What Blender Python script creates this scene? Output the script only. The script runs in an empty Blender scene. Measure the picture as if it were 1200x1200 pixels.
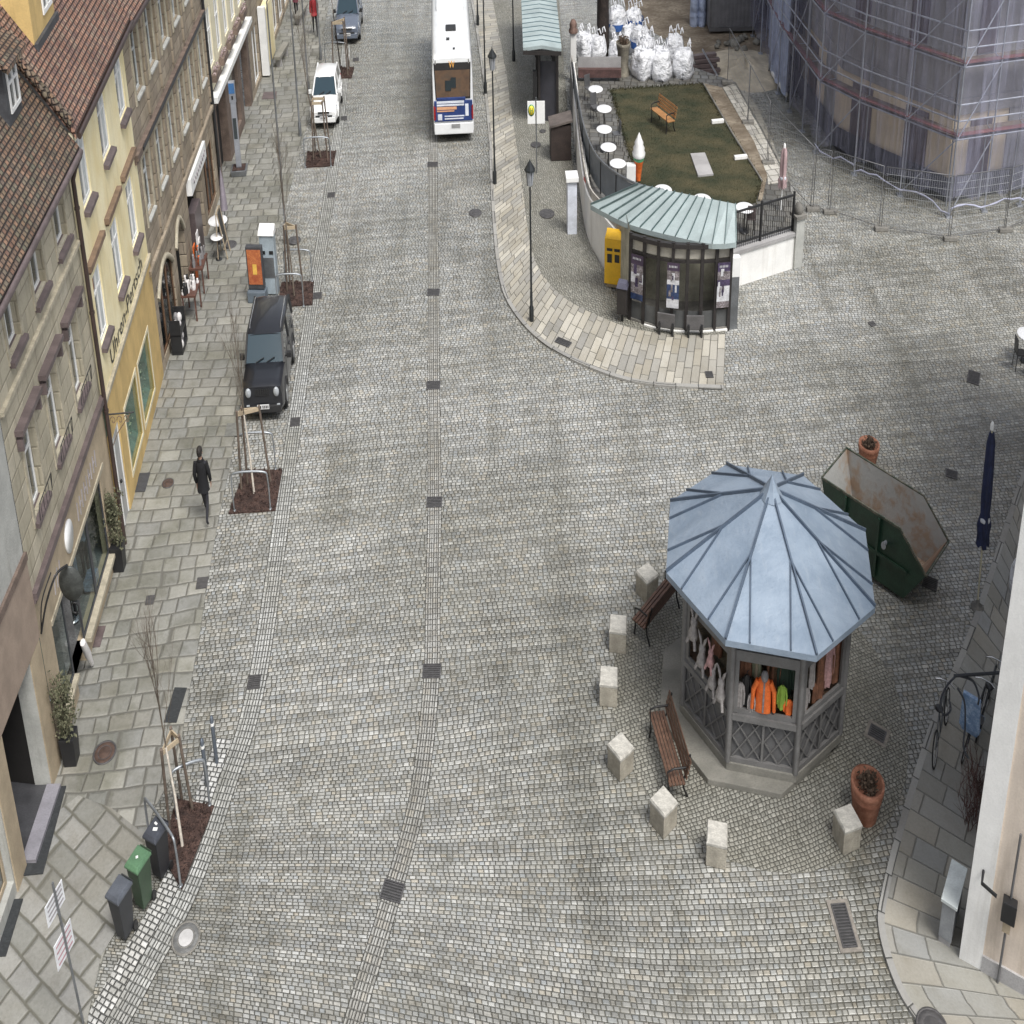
import bpy, bmesh, math, random
from mathutils import Matrix, Vector, noise
random.seed(7)
C = bpy.context.scene.collection
SX = 0.5625          # the street is modelled with the narrow proportions the photograph shows
# ---------------------------------------------------------------- camera
H, F = 19.7, 2107.0
PITCH, ROLL = math.radians(29.7), math.radians(1.08)
_f = Vector((0, math.cos(PITCH), -math.sin(PITCH))); _r0 = Vector((1, 0, 0)); _u0 = _r0.cross(_f)
_r = _r0*math.cos(ROLL) - _u0*math.sin(ROLL); _u = _u0*math.cos(ROLL) + _r0*math.sin(ROLL)
cd = bpy.data.cameras.new('camera'); cam = bpy.data.objects.new('camera', cd); C.objects.link(cam)
cd.sensor_width = 36; cd.sensor_fit = 'HORIZONTAL'; cd.lens = 36*F/1200; cd.clip_end = 2000; cd.clip_start = .5
cam.matrix_world = Matrix(((_r.x, _u.x, -_f.x, 0), (_r.y, _u.y, -_f.y, 0), (_r.z, _u.z, -_f.z, H), (0, 0, 0, 1)))
bpy.context.scene.camera = cam
def _ray(px, py): return _r*((px-600)/F) + _u*((600-py)/F) + _f
def G(px, py, z=0.0):            # measured picture point -> plan position at height z
    d = _ray(px, py); t = (z-H)/d.z
    return Vector((d.x*t/SX, d.y*t, z))
def ZAT(x, y, py):               # height above plan point (x,y) whose image row is py
    lo, hi = -5.0, 40.0
    for _ in range(50):
        m = (lo+hi)/2; v = Vector((x*SX, y, m-H))
        if 600 - F*v.dot(_u)/v.dot(_f) > py: lo = m
        else: hi = m
    return lo
# ---------------------------------------------------------------- node helper
class NT:
    def __init__(s, name):
        s.mat = bpy.data.materials.new(name); s.mat.use_nodes = True
        s.t = s.mat.node_tree; s.t.nodes.clear()
        s.out = s.n('ShaderNodeOutputMaterial')
    def n(s, typ, **k):
        x = s.t.nodes.new(typ)
        for a, b in k.items(): setattr(x, a, b)
        return x
    def set(s, sock, v):
        if v is None: return
        if isinstance(v, bpy.types.NodeSocket): s.t.links.new(v, sock)
        else:
            if hasattr(sock.default_value, '__len__') and not hasattr(v, '__len__'): v = [v]*len(sock.default_value)
            if hasattr(sock.default_value, '__len__') and len(sock.default_value) == 4 and len(v) == 3: v = (*v, 1)
            sock.default_value = v
    def m(s, op, a, b=None, c=None, clamp=False):
        x = s.n('ShaderNodeMath', operation=op, use_clamp=clamp)
        for i, v in enumerate((a, b, c)):
            if v is not None: s.set(x.inputs[i], v)
        return x.outputs[0]
    def mix(s, f, a, b, bt='MIX'):
        x = s.n('ShaderNodeMix', data_type='RGBA', blend_type=bt)
        s.set(x.inputs[0], f); s.set(x.inputs[6], a); s.set(x.inputs[7], b)
        return x.outputs[2]
    def sm(s, v, a, b, lo=0.0, hi=1.0):
        x = s.n('ShaderNodeMapRange', interpolation_type='SMOOTHSTEP')
        s.set(x.inputs[0], v); s.set(x.inputs[1], a); s.set(x.inputs[2], b); s.set(x.inputs[3], lo); s.set(x.inputs[4], hi)
        return x.outputs[0]
    def noise(s, vec, scale, detail=3, rough=.5, dim='3D', w=None):
        x = s.n('ShaderNodeTexNoise', noise_dimensions=dim)
        if vec is not None: s.set(x.inputs['Vector'], vec)
        if w is not None: s.set(x.inputs['W'], w)
        s.set(x.inputs['Scale'], scale); s.set(x.inputs['Detail'], detail); s.set(x.inputs['Roughness'], rough)
        return x.outputs[0], x.outputs[1]
    def white(s, x, y=None):
        if y is None:
            k = s.n('ShaderNodeTexWhiteNoise', noise_dimensions='1D'); s.set(k.inputs['W'], x)
        else:
            k = s.n('ShaderNodeTexWhiteNoise', noise_dimensions='2D'); s.set(k.inputs['Vector'], s.xyz(x, y))
        return k.outputs[0], k.outputs[1]
    def xyz(s, x, y, z=0.0):
        k = s.n('ShaderNodeCombineXYZ')
        for i, v in enumerate((x, y, z)): s.set(k.inputs[i], v)
        return k.outputs[0]
    def sep(s, v):
        k = s.n('ShaderNodeSeparateXYZ'); s.set(k.inputs[0], v); return k.outputs
    def ramp(s, f, cols, const=False):
        k = s.n('ShaderNodeValToRGB'); r = k.color_ramp
        if const: r.interpolation = 'CONSTANT'
        while len(r.elements) < len(cols): r.elements.new(1.0)
        for i, c in enumerate(cols):
            r.elements[i].position = i/(len(cols)-(0 if const else 1)); r.elements[i].color = (*c, 1)
        s.set(k.inputs[0], f); return k.outputs[0]
    def bump(s, h, dist, strength=1.0, normal=None):
        k = s.n('ShaderNodeBump'); s.set(k.inputs['Height'], h); s.set(k.inputs['Distance'], dist); s.set(k.inputs['Strength'], strength)
        if normal is not None: s.set(k.inputs['Normal'], normal)
        return k.outputs[0]
    def coord(s, mode):
        if mode == 'world':
            g = s.n('ShaderNodeNewGeometry'); o = s.sep(g.outputs['Position'])
            return s.xyz(s.m('DIVIDE', o[0], SX), o[1], o[2])
        t = s.n('ShaderNodeTexCoord')
        return t.outputs['UV'] if mode == 'uv' else t.outputs['Object']
    def finish(s, col, rough=.7, metal=0.0, normal=None, spec=.5, coat=0.0, **kw):
        b = s.n('ShaderNodeBsdfPrincipled')
        s.set(b.inputs['Base Color'], col); s.set(b.inputs['Roughness'], rough); s.set(b.inputs['Metallic'], metal)
        s.set(b.inputs['Specular IOR Level'], spec); s.set(b.inputs['Coat Weight'], coat)
        if normal is not None: s.set(b.inputs['Normal'], normal)
        for k, v in kw.items(): s.set(b.inputs[k.replace('_', ' ')], v)
        s.t.links.new(b.outputs[0], s.out.inputs[0]); return s.mat
def pm(name, col, rough=.6, metal=0.0, var=.16, scale=2.5, bump=0.0, bscale=30, col2=None, coat=0.0, spec=.5, streak=0.0):
    """plain material with cloudy wear and fine grain"""
    s = NT(name); v = s.coord('object')
    a, _ = s.noise(v, scale, 5, .6); g, _ = s.noise(v, bscale, 3, .6)
    lo = tuple(c*(1-var) for c in col); hi = tuple(min(1, c*(1+var)) for c in col) if col2 is None else col2
    c = s.mix(s.sm(a, .3, .7), lo, hi)
    c = s.mix(s.m('MULTIPLY', s.sm(g, .35, .75), .35*var/.16), c, tuple(x*.6 for x in col))
    if streak:
        o = s.sep(v); k, _ = s.noise(s.xyz(s.m('MULTIPLY', o[0], 4.0), s.m('MULTIPLY', o[1], 2.6), s.m('MULTIPLY', o[2], .3)), 1.0, 5, .65)
        c = s.mix(s.m('MULTIPLY', s.sm(k, .5, .72), streak), c, s.mix(1.0, c, (.55, .52, .47), 'MULTIPLY'))
    r = s.m('ADD', rough-.06, s.m('MULTIPLY', a, .14), clamp=True)
    nm = s.bump(g, bump) if bump else None
    return s.finish(c, r, metal, nm, spec, coat)
def stone(name, coords, w, h, cols, joint=(.09, .085, .075), jw=.012, rot=0.0, bump=.02, vary=.3, wig=.25, warp=0.0,
          patch=.35, patchcol=(.75, .72, .65), pscale=.25, rough=.62, saw=0.0, half=False, grid=False, grain=.25, round_=.5, soft=.02, band=0.0, wet=0.0, bend=0.0):
    """coursed stones / slabs / tiles: rows of height h, stones about w wide"""
    s = NT(name); v = s.coord(coords)
    if rot or warp:
        o = s.sep(v)
        if bend:      # courses swing round with the street towards its near end
            k_ = s.m('MULTIPLY', s.sm(o[1], 26.0, 18.5), s.m('SMOOTH_MIN', s.m('SUBTRACT', o[0], 4.5), 0.0, 9.0)); v = s.xyz(o[0], s.m('ADD', o[1], s.m('MULTIPLY', k_, bend)), o[2]); o = s.sep(v)
        ca, sa = math.cos(math.radians(rot)), math.sin(math.radians(rot))
        x = s.m('ADD', s.m('MULTIPLY', o[0], ca), s.m('MULTIPLY', o[1], sa))
        y = s.m('SUBTRACT', s.m('MULTIPLY', o[1], ca), s.m('MULTIPLY', o[0], sa))
        if warp:
            _, wc = s.noise(v, .07, 2); wo = s.sep(wc)
            x = s.m('ADD', x, s.m('MULTIPLY', s.m('SUBTRACT', wo[0], .5), warp)); y = s.m('ADD', y, s.m('MULTIPLY', s.m('SUBTRACT', wo[1], .5), warp))
    else:
        o = s.sep(v); x, y = o[0], o[1]
    if wig:
        wn, wc2 = s.noise(s.xyz(x, y), 1.1/w*.35, 2); wo2 = s.sep(wc2)
        y = s.m('ADD', y, s.m('MULTIPLY', s.m('SUBTRACT', wo2[1], .5), h*wig)); x = s.m('ADD', x, s.m('MULTIPLY', s.m('SUBTRACT', wo2[0], .5), w*wig))
    vy = s.m('DIVIDE', y, h); row = s.m('FLOOR', vy); fv = s.m('FRACT', vy)
    if grid: off = s.m('MULTIPLY', row, 0.0)
    elif half: off = s.m('MULTIPLY', s.m('MODULO', row, 2.0), .5)
    else: off = s.m('MULTIPLY', s.white(row)[0], 9.0)
    ux = s.m('ADD', s.m('DIVIDE', x, w), off)
    if vary:
        wn, _ = s.noise(s.xyz(ux, s.m('MULTIPLY', row, 3.7)), .55, 1)
        ux = s.m('ADD', ux, s.m('MULTIPLY', s.m('SUBTRACT', wn, .5), vary*4))
    colm = s.m('FLOOR', ux); fu = s.m('FRACT', ux)
    r1, rc = s.white(colm, row)
    dx = s.m('MULTIPLY', s.m('MINIMUM', fu, s.m('SUBTRACT', 1.0, fu)), w); dy = s.m('MULTIPLY', s.m('MINIMUM', fv, s.m('SUBTRACT', 1.0, fv)), h)
    d = s.m('SMOOTH_MIN', dx, dy, round_*.06)
    fine, _ = s.noise(v, 14, 4, .65); d = s.m('ADD', d, s.m('MULTIPLY', s.m('SUBTRACT', fine, .5), jw*.9))
    mask = s.sm(d, jw*.35, jw*1.15)
    base = s.ramp(r1, cols)
    big, _ = s.noise(v, pscale, 5, .6); mid, _ = s.noise(v, pscale*5, 4, .6)
    base = s.mix(s.m('MULTIPLY', s.sm(big, .42, .66), patch), base, s.mix(1.0, base, patchcol, 'MULTIPLY'))
    base = s.mix(s.m('MULTIPLY', s.sm(mid, .45, .75), patch*.8), base, s.mix(1.0, base, patchcol, 'MULTIPLY'))
    base = s.mix(s.m('MULTIPLY', s.sm(fine, .3, .8), grain), base, s.mix(1.0, base, (.45, .45, .45), 'MULTIPLY'))
    if band:
        o3 = s.sep(v); nb, _ = s.noise(s.xyz(s.m('MULTIPLY', o3[0], .22), s.m('MULTIPLY', vy, .45), 0.0), 1.0, 3, .6); nl, _ = s.noise(s.xyz(s.m('MULTIPLY', o3[0], .75), s.m('MULTIPLY', o3[1], .05), 7.0), 1.0, 3, .6)
        base = s.mix(s.m('MULTIPLY', s.sm(nb, .38, .62), band), base, s.mix(1.0, base, (1.5, 1.5, 1.5), 'MULTIPLY'))
        base = s.mix(s.m('MULTIPLY', s.sm(nl, .45, .7), band*.8), base, s.mix(1.0, base, (.66, .655, .63), 'MULTIPLY'))
        lf, _ = s.noise(v, .055, 4, .6); base = s.mix(s.sm(lf, .38, .62), base, s.mix(1.0, base, (.74, .73, .69), 'MULTIPLY'))
        st_, _ = s.noise(v, .55, 6, .7); base = s.mix(s.m('MULTIPLY', s.sm(st_, .54, .68), .6), base, s.mix(1.0, base, (.6, .585, .54), 'MULTIPLY'))
        joint = s.mix(s.sm(mid, .35, .65), joint, tuple(c*2.0 for c in joint))
    if coords == 'uv' and rough > .8 and not saw:      # rain streaks down a wall
        k2, _ = s.noise(s.xyz(s.m('MULTIPLY', x, 2.4), s.m('MULTIPLY', y, .22), 3.0), 1.0, 5, .65); base = s.mix(s.m('MULTIPLY', s.sm(k2, .48, .7), .6), base, s.mix(1.0, base, (.56, .54, .5), 'MULTIPLY'))
    col = s.mix(mask, joint, base)
    hgt = s.sm(d, 0.0, soft+jw)
    if saw: hgt = s.m('ADD', hgt, s.m('MULTIPLY', s.m('SUBTRACT', 1.0, fv), saw))
    hgt = s.m('ADD', s.m('ADD', hgt, s.m('MULTIPLY', s.sep(rc)[1], .35)), s.m('MULTIPLY', fine, .3))
    rg = s.m('ADD', rough-.12, s.m('MULTIPLY', s.sep(rc)[2], .24), clamp=True)
    if wet: rg = s.m('SUBTRACT', rg, s.m('MULTIPLY', s.sm(big, .4, .62), wet), clamp=True)
    return s.finish(col, rg, 0.0, s.bump(hgt, bump), .5)
# ---------------------------------------------------------------- mesh builder (metres, before the narrow proportions)
def frame(x, y, z=0.0, rz=0.0):
    return Matrix.Translation((x, y, z)) @ Matrix.Rotation(rz, 4, 'Z')
class MB:
    def __init__(s, M=None): s.v = []; s.f = []; s.uv = []; s.sm = []; s.mi = []; s.M = M or Matrix(); s.m = 0
    def face(s, pts, uv=None, smooth=False):
        pts = [Vector(p) for p in pts]; b = len(s.v)
        if uv is None: uv = auto_uv(pts)
        s.v += [s.M @ p for p in pts]; s.f.append(tuple(range(b, b+len(pts)))); s.uv.append(uv); s.sm.append(smooth); s.mi.append(s.m)
    def mesh(s, vs, fs, smooth=True, uvs=None):
        b = len(s.v); vs = [Vector(p) for p in vs]; s.v += [s.M @ p for p in vs]
        for k, f in enumerate(fs):
            s.f.append(tuple(b+i for i in f)); s.uv.append(uvs[k] if uvs else auto_uv([vs[i] for i in f])); s.sm.append(smooth); s.mi.append(s.m)
    def box(s, c, d, rz=0.0, R=None):
        c = Vector(c); hx, hy, hz = d[0]/2, d[1]/2, d[2]/2
        Q = R if R is not None else Matrix.Rotation(rz, 3, 'Z')
        vs = [c + Q @ Vector((sx*hx, sy*hy, sz*hz)) for sz in (-1, 1) for sx, sy in ((-1, -1), (1, -1), (1, 1), (-1, 1))]
        s.mesh(vs, [(0, 3, 2, 1), (4, 5, 6, 7), (0, 1, 5, 4), (1, 2, 6, 5), (2, 3, 7, 6), (3, 0, 4, 7)], False)
    def bx(s, x0, x1, y0, y1, z0, z1): s.box(((x0+x1)/2, (y0+y1)/2, (z0+z1)/2), (abs(x1-x0), abs(y1-y0), abs(z1-z0)))
    def bar(s, a, b, w, h=None):
        """square bar from a to b"""
        a, b = Vector(a), Vector(b); d = b-a; L = d.length
        if L < 1e-6: return
        z = d.normalized(); x = Vector((0, 0, 1)).cross(z)
        if x.length < 1e-4: x = Vector((1, 0, 0))
        x.normalize(); y = z.cross(x); R = Matrix((x, y, z)).transposed()
        s.box((a+b)/2, (w, h or w, L), R=R)
    def tube(s, pts, r, n=8, closed=False, caps=True):
        pts = [Vector(p) for p in pts]; rs = r if isinstance(r, (list, tuple)) else [r]*len(pts)
        rings = []; N = len(pts); prev = None
        for i, p in enumerate(pts):
            a = pts[i-1] if (i > 0 or closed) else p; b = pts[(i+1) % N] if (i < N-1 or closed) else p
            t = (b-a).normalized() if (b-a).length > 1e-9 else Vector((0, 0, 1))
            x = prev - t*prev.dot(t) if prev is not None else t.orthogonal()
            if x.length < 1e-5: x = t.orthogonal()
            x.normalize(); prev = x; y = t.cross(x)
            rings.append([p + (x*math.cos(2*math.pi*k/n) + y*math.sin(2*math.pi*k/n))*rs[i] for k in range(n)])
        vs = [q for g in rings for q in g]; fs = []
        for i in range(N if closed else N-1):
            j = (i+1) % N
            for k in range(n): fs.append((i*n+k, i*n+(k+1) % n, j*n+(k+1) % n, j*n+k))
        s.mesh(vs, fs, True)
        if caps and not closed:
            s.face(rings[0][::-1]); s.face(rings[-1])
    def cyl(s, a, b, r0, r1=None, n=14): s.tube([a, b], [r0, r0 if r1 is None else r1], n)
    def lathe(s, c, prof, n=20, sx=1.0, sy=1.0, smooth=True):
        c = Vector(c); vs = []; fs = []
        for r, z in prof:
            vs += [c + Vector((r*sx*math.cos(2*math.pi*k/n), r*sy*math.sin(2*math.pi*k/n), z)) for k in range(n)]
        for i in range(len(prof)-1):
            for k in range(n): fs.append((i*n+k, i*n+(k+1) % n, (i+1)*n+(k+1) % n, (i+1)*n+k))
        s.mesh(vs, fs, smooth)
        if prof[0][0] > 1e-4: s.face(vs[:n][::-1])
        if prof[-1][0] > 1e-4: s.face(vs[-n:])
    def prism(s, pts, z0, z1, bottom=True):
        p0 = [Vector((p[0], p[1], z0)) for p in pts]; p1 = [Vector((p[0], p[1], z1)) for p in pts]; n = len(pts)
        for i in range(n):
            j = (i+1) % n; s.face([p0[i], p0[j], p1[j], p1[i]])
        s.face(p1)
        if bottom: s.face(p0[::-1])
    def loft(s, rings, closed_ring=True, cap=True, smooth=True):
        n = len(rings[0]); vs = [Vector(p) for r in rings for p in r]; fs = []
        for i in range(len(rings)-1):
            for k in range(n if closed_ring else n-1): fs.append((i*n+k, i*n+(k+1) % n, (i+1)*n+(k+1) % n, (i+1)*n+k))
        s.mesh(vs, fs, smooth)
        if cap: s.face(rings[0][::-1], smooth=False); s.face(rings[-1], smooth=False)
    def ball(s, c, r, n=12, sq=(1, 1, 1)):
        prof = [(math.sin(math.pi*i/(n//2))*r, -math.cos(math.pi*i/(n//2))*r*sq[2]) for i in range(n//2+1)]
        prof[0] = (1e-5, prof[0][1]); prof[-1] = (1e-5, prof[-1][1]); s.lathe(c, prof, n, sq[0], sq[1])
    def build(s, name, mat, parent=None, loc=None, label=None, cat=None, group=None, kind=None, bevel=0.0, weld=False):
        org = Vector(loc) if loc is not None else (Vector(parent['_o']) if parent is not None else (Vector(cen(s.v))))
        me = bpy.data.meshes.new(name)
        me.from_pydata([v-org for v in s.v], [], s.f); ul = me.uv_layers.new(name='UVMap')
        k = 0
        for uv in s.uv:
            for q in uv: ul.data[k].uv = q; k += 1
        me.polygons.foreach_set('use_smooth', s.sm); me.polygons.foreach_set('material_index', s.mi)
        if bevel or weld:
            bm = bmesh.new(); bm.from_mesh(me); bmesh.ops.remove_doubles(bm, verts=bm.verts, dist=1e-4)
            if bevel:
                es = [e for e in bm.edges if len(e.link_faces) == 2 and e.calc_face_angle(0) > .5]
                bmesh.ops.bevel(bm, geom=es, offset=bevel, segments=2, affect='EDGES', profile=.6, clamp_overlap=True)
            bm.to_mesh(me); bm.free()
        for v in me.vertices: v.co.x *= SX
        for m_ in (mat if isinstance(mat, (list, tuple)) else [mat]): me.materials.append(m_)
        me.update(); ob = bpy.data.objects.new(name, me); C.objects.link(ob); ob['_o'] = tuple(org)
        if parent is not None:
            po = Vector(parent['_o']); ob.parent = parent; ob.location = ((org.x-po.x)*SX, org.y-po.y, org.z-po.z)
        else: ob.location = (org.x*SX, org.y, org.z)
        tag(ob, label, cat, group, kind); return ob
def cen(vs):
    lo = [min(v[i] for v in vs) for i in range(3)]; hi = [max(v[i] for v in vs) for i in range(3)]
    return ((lo[0]+hi[0])/2, (lo[1]+hi[1])/2, lo[2])
def auto_uv(p):
    n = Vector((0, 0, 0))
    for i in range(len(p)):
        a, b = p[i], p[(i+1) % len(p)]; n += Vector(((a.y-b.y)*(a.z+b.z), (a.z-b.z)*(a.x+b.x), (a.x-b.x)*(a.y+b.y)))
    if n.length < 1e-12: return [(q.x, q.y) for q in p]
    n.normalize()
    if abs(n.z) > .85: return [(q.x, q.y) for q in p]
    t = Vector((-n.y, n.x, 0)).normalized(); b = n.cross(t)
    return [(q.dot(t), q.dot(b)) for q in p]
def tag(o, label=None, cat=None, group=None, kind=None):
    if label: o['label'] = label
    if cat: o['category'] = cat
    if group: o['group'] = group
    if kind: o['kind'] = kind
    return o
def thing(name, label, cat, loc, group=None):
    o = bpy.data.objects.new(name, None); C.objects.link(o); loc = Vector(loc)
    o.location = (loc.x*SX, loc.y, loc.z); o['_o'] = tuple(loc); o.empty_display_size = .2
    return tag(o, label, cat, group)
def copy_thing(o, loc, label=None, parent=None):
    c = o.copy(); C.objects.link(c)
    if parent is None:
        loc = Vector(loc); c.location = (loc.x*SX, loc.y, loc.z); c['_o'] = tuple(loc)
        if label: c['label'] = label
    else: c.parent = parent
    for ch in o.children: copy_thing(ch, None, None, c)
    return c
def smooth_path(pts, n=8):
    pts = [Vector(p) for p in pts]; out = []
    for i in range(len(pts)-1):
        p0 = pts[max(i-1, 0)]; p1 = pts[i]; p2 = pts[i+1]; p3 = pts[min(i+2, len(pts)-1)]
        for k in range(n):
            t = k/n; out.append(.5*((2*p1)+(p2-p0)*t+(2*p0-5*p1+4*p2-p3)*t*t+(3*p1-p0-3*p2+p3)*t**3))
    return out+[pts[-1]]
def resample(pts, n):
    L = [0]
    for a, b in zip(pts, pts[1:]): L.append(L[-1]+(b-a).length)
    out = []; j = 0
    for i in range(n):
        t = L[-1]*i/(n-1)
        while j < len(L)-2 and L[j+1] < t: j += 1
        f = (t-L[j])/max(L[j+1]-L[j], 1e-9); out.append(pts[j].lerp(pts[j+1], f))
    return out
def ribbon(mb, pts, a, b, z, raise_=0.0):
    """strip along a path between side offsets a and b; uv = across, along"""
    pts = [Vector((p[0], p[1], 0)) for p in pts]; L = 0; rows = []
    for i, p in enumerate(pts):
        t = (pts[min(i+1, len(pts)-1)] - pts[max(i-1, 0)]).normalized(); n = Vector((t.y, -t.x, 0))
        if i: L += (p-pts[i-1]).length
        rows.append((p+n*a+Vector((0, 0, z)), p+n*b+Vector((0, 0, z)), L))
    for (l0, r0, t0), (l1, r1, t1) in zip(rows, rows[1:]):
        mb.face([l0, r0, r1, l1], [(a, t0), (b, t0), (b, t1), (a, t1)])
        if raise_:
            dn = Vector((0, 0, -raise_))
            mb.face([l0, l1, l1+dn, l0+dn], [(0, t0), (0, t1), (.1, t1), (.1, t0)]); mb.face([r0, r0+dn, r1+dn, r1], [(0, t0), (.1, t0), (.1, t1), (0, t1)])
def strip(mb, A, B, z0, z1=None, n=60):
    """sheet between two curves; uv = across, along"""
    A = resample(A, n); B = resample(B, n); L = 0; z1 = z0 if z1 is None else z1
    for i in range(n-1):
        l = ((A[i+1]-A[i]).length+(B[i+1]-B[i]).length)/2; w0 = (B[i]-A[i]).length; w1 = (B[i+1]-A[i+1]).length
        Z0, Z1 = Vector((0, 0, z0)), Vector((0, 0, z1))
        mb.face([A[i]+Z0, B[i]+Z1, B[i+1]+Z1, A[i+1]+Z0], [(0, L), (w0, L), (w1, L+l), (0, L+l)]); L += l
def text_mesh(txt, size):
    cu = bpy.data.curves.new('t', 'FONT'); cu.body = txt; cu.size = size; cu.resolution_u = 3
    ob = bpy.data.objects.new('t', cu); C.objects.link(ob); bpy.context.view_layer.update()
    me = ob.evaluated_get(bpy.context.evaluated_depsgraph_get()).to_mesh()
    vs = [v.co.copy() for v in me.vertices]; fs = [tuple(p.vertices) for p in me.polygons]
    ob.to_mesh_clear(); bpy.data.objects.remove(ob); bpy.data.curves.remove(cu); return vs, fs
def skin(joints, edges, levels=2):
    """one continuous surface grown round a skeleton: joints = [(xyz, rx, ry)]"""
    me = bpy.data.meshes.new('s'); me.from_pydata([j[0] for j in joints], edges, []); ob = bpy.data.objects.new('s', me); C.objects.link(ob)
    md = ob.modifiers.new('k', 'SKIN'); sv = me.skin_vertices[0].data
    for i, j in enumerate(joints): sv[i].radius = (j[1], j[2]); sv[i].use_root = (i == 0)
    md.use_smooth_shade = True; sd = ob.modifiers.new('d', 'SUBSURF'); sd.levels = sd.render_levels = levels
    bpy.context.view_layer.update(); ev = ob.evaluated_get(bpy.context.evaluated_depsgraph_get()); m2 = ev.to_mesh()
    vs = [v.co.copy() for v in m2.vertices]; fs = [tuple(p.vertices) for p in m2.polygons]; ev.to_mesh_clear()
    bpy.data.objects.remove(ob); bpy.data.meshes.remove(me); return vs, fs
def leaf_cloud(mb, c, r, n, size, sq=(1, 1, 1), shell=.5, rnd=random):
    for _ in range(n):
        d = Vector((rnd.gauss(0, 1), rnd.gauss(0, 1), rnd.gauss(0, 1))).normalized(); k = r*(shell+(1-shell)*rnd.random())
        p = Vector(c)+Vector((d.x*sq[0], d.y*sq[1], d.z*sq[2]))*k
        a = Vector((rnd.gauss(0, 1), rnd.gauss(0, 1), rnd.gauss(0, 1))).normalized(); b = a.orthogonal().normalized(); s = size*(.6+.8*rnd.random())
        mb.face([p-a*s, p+b*s*.5, p+a*s, p-b*s*.5])
# ---------------------------------------------------------------- world and light: a bright overcast day
W = bpy.data.worlds.new('World'); bpy.context.scene.world = W; W.use_nodes = True
wt = W.node_tree; wt.nodes.clear()
sky = wt.nodes.new('ShaderNodeTexSky'); sky.sky_type = 'NISHITA'; sky.sun_disc = False
SUN_EL, SUN_AZ = 60, 154
sky.sun_elevation = math.radians(SUN_EL); sky.sun_rotation = math.radians(SUN_AZ); sky.dust_density = 4.0; sky.air_density = 1.0; sky.altitude = 400
hs = wt.nodes.new('ShaderNodeHueSaturation'); hs.inputs['Saturation'].default_value = .38
bg = wt.nodes.new('ShaderNodeBackground'); bg.inputs[1].default_value = .112; wo = wt.nodes.new('ShaderNodeOutputWorld')
wt.links.new(sky.outputs[0], hs.inputs['Color']); wt.links.new(hs.outputs[0], bg.inputs[0]); wt.links.new(bg.outputs[0], wo.inputs[0])
sd = bpy.data.lights.new('sun', 'SUN'); sd.energy = 1.9; sd.angle = math.radians(22); sd.color = (1, .985, .95)
so = bpy.data.objects.new('sun', sd); C.objects.link(so)
# lamp shines from azimuth SUN_AZ (clockwise from +Y)
so.rotation_euler = (math.radians(90-SUN_EL), 0, math.pi-math.radians(SUN_AZ))
vs_ = bpy.context.scene.view_settings; vs_.view_transform = 'Standard'; vs_.look = 'None'; vs_.exposure = .76; vs_.gamma = 1
# ================================================================ ground
GREYS = [(0.228, 0.227, 0.212), (0.325, 0.324, 0.307), (0.279, 0.281, 0.273), (0.356, 0.350, 0.322), (0.305, 0.318, 0.322), (0.251, 0.240, 0.212), (0.423, 0.425, 0.412), (0.337, 0.313, 0.266), (0.292, 0.296, 0.286), (0.379, 0.380, 0.367)]
m_cobble = stone('granite cobbles', 'world', .175, .132, GREYS, joint=(.068, .065, .052), jw=.0105, rot=5.5, warp=.7, wig=.26, vary=.36, bump=.018, patch=.6, patchcol=(.66, .655, .63), pscale=.13, rough=.5, band=.9, wet=.2, bend=.33)
m_gutter = stone('pale gutter setts', 'uv', .19, .2, [(.40, .405, .395), (.51, .515, .505), (.36, .365, .355), (.57, .575, .56)], joint=(.11, .11, .1), jw=.013, wig=.25, vary=0, grid=True, bump=.03, patch=.5, rough=.42, band=.5)
m_wetsett = stone('washed pale setts', 'uv', .17, .14, [(.46, .46, .44), (.64, .64, .62), (.40, .40, .38), (.74, .74, .72)], joint=(.07, .07, .065), jw=.014, wig=.3, vary=.3, bump=.03, patch=.4, rough=.36)
m_drain = stone('drain line setts', 'uv', .17, .2, [(.36, .355, .335), (.45, .45, .435), (.31, .308, .295), (.42, .40, .36)], joint=(.1, .096, .085), jw=.013, wig=.25, vary=0, grid=True, bump=.03, patch=.5, band=.6)
m_slab = stone('worn sandstone slabs', 'world', .66, .56, [(.225, .22, .195), (.30, .292, .26), (.255, .252, .23), (.35, .34, .3), (.25, .25, .235), (.275, .262, .225)], joint=(.135, .13, .112), jw=.032, rot=3.5, warp=1.3, wig=.36, vary=.5, bump=.02, patch=.75, patchcol=(.62, .62, .55), pscale=.4, rough=.6, grain=.35, soft=.05)
m_slab2 = stone('worn corner slabs', 'world', .8, .62, [(.24, .238, .215), (.31, .303, .275), (.275, .273, .26), (.35, .34, .31)], joint=(.14, .135, .11), jw=.045, rot=-33, warp=1.5, wig=.42, vary=.3, bump=.02, patch=.5, pscale=.35, rough=.6, grain=.35, soft=.05)
m_pale = stone('pale granite pavement', 'uv', 1.0, .36, [(.34, .32, .275), (.44, .415, .36), (.30, .29, .265), (.52, .49, .42), (.37, .34, .28)], joint=(.10, .095, .08), jw=.016, wig=.06, vary=.25, bump=.012, patch=.55, pscale=.28, rough=.6)
m_mosaic = stone('small mosaic cobbles', 'world', .12, .105, [(.22, .215, .185), (.32, .315, .275), (.27, .262, .225), (.38, .37, .325)], joint=(.07, .066, .054), jw=.010, rot=18, warp=2.5, wig=.6, vary=.4, bump=.016, patch=.5, pscale=.2)
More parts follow.
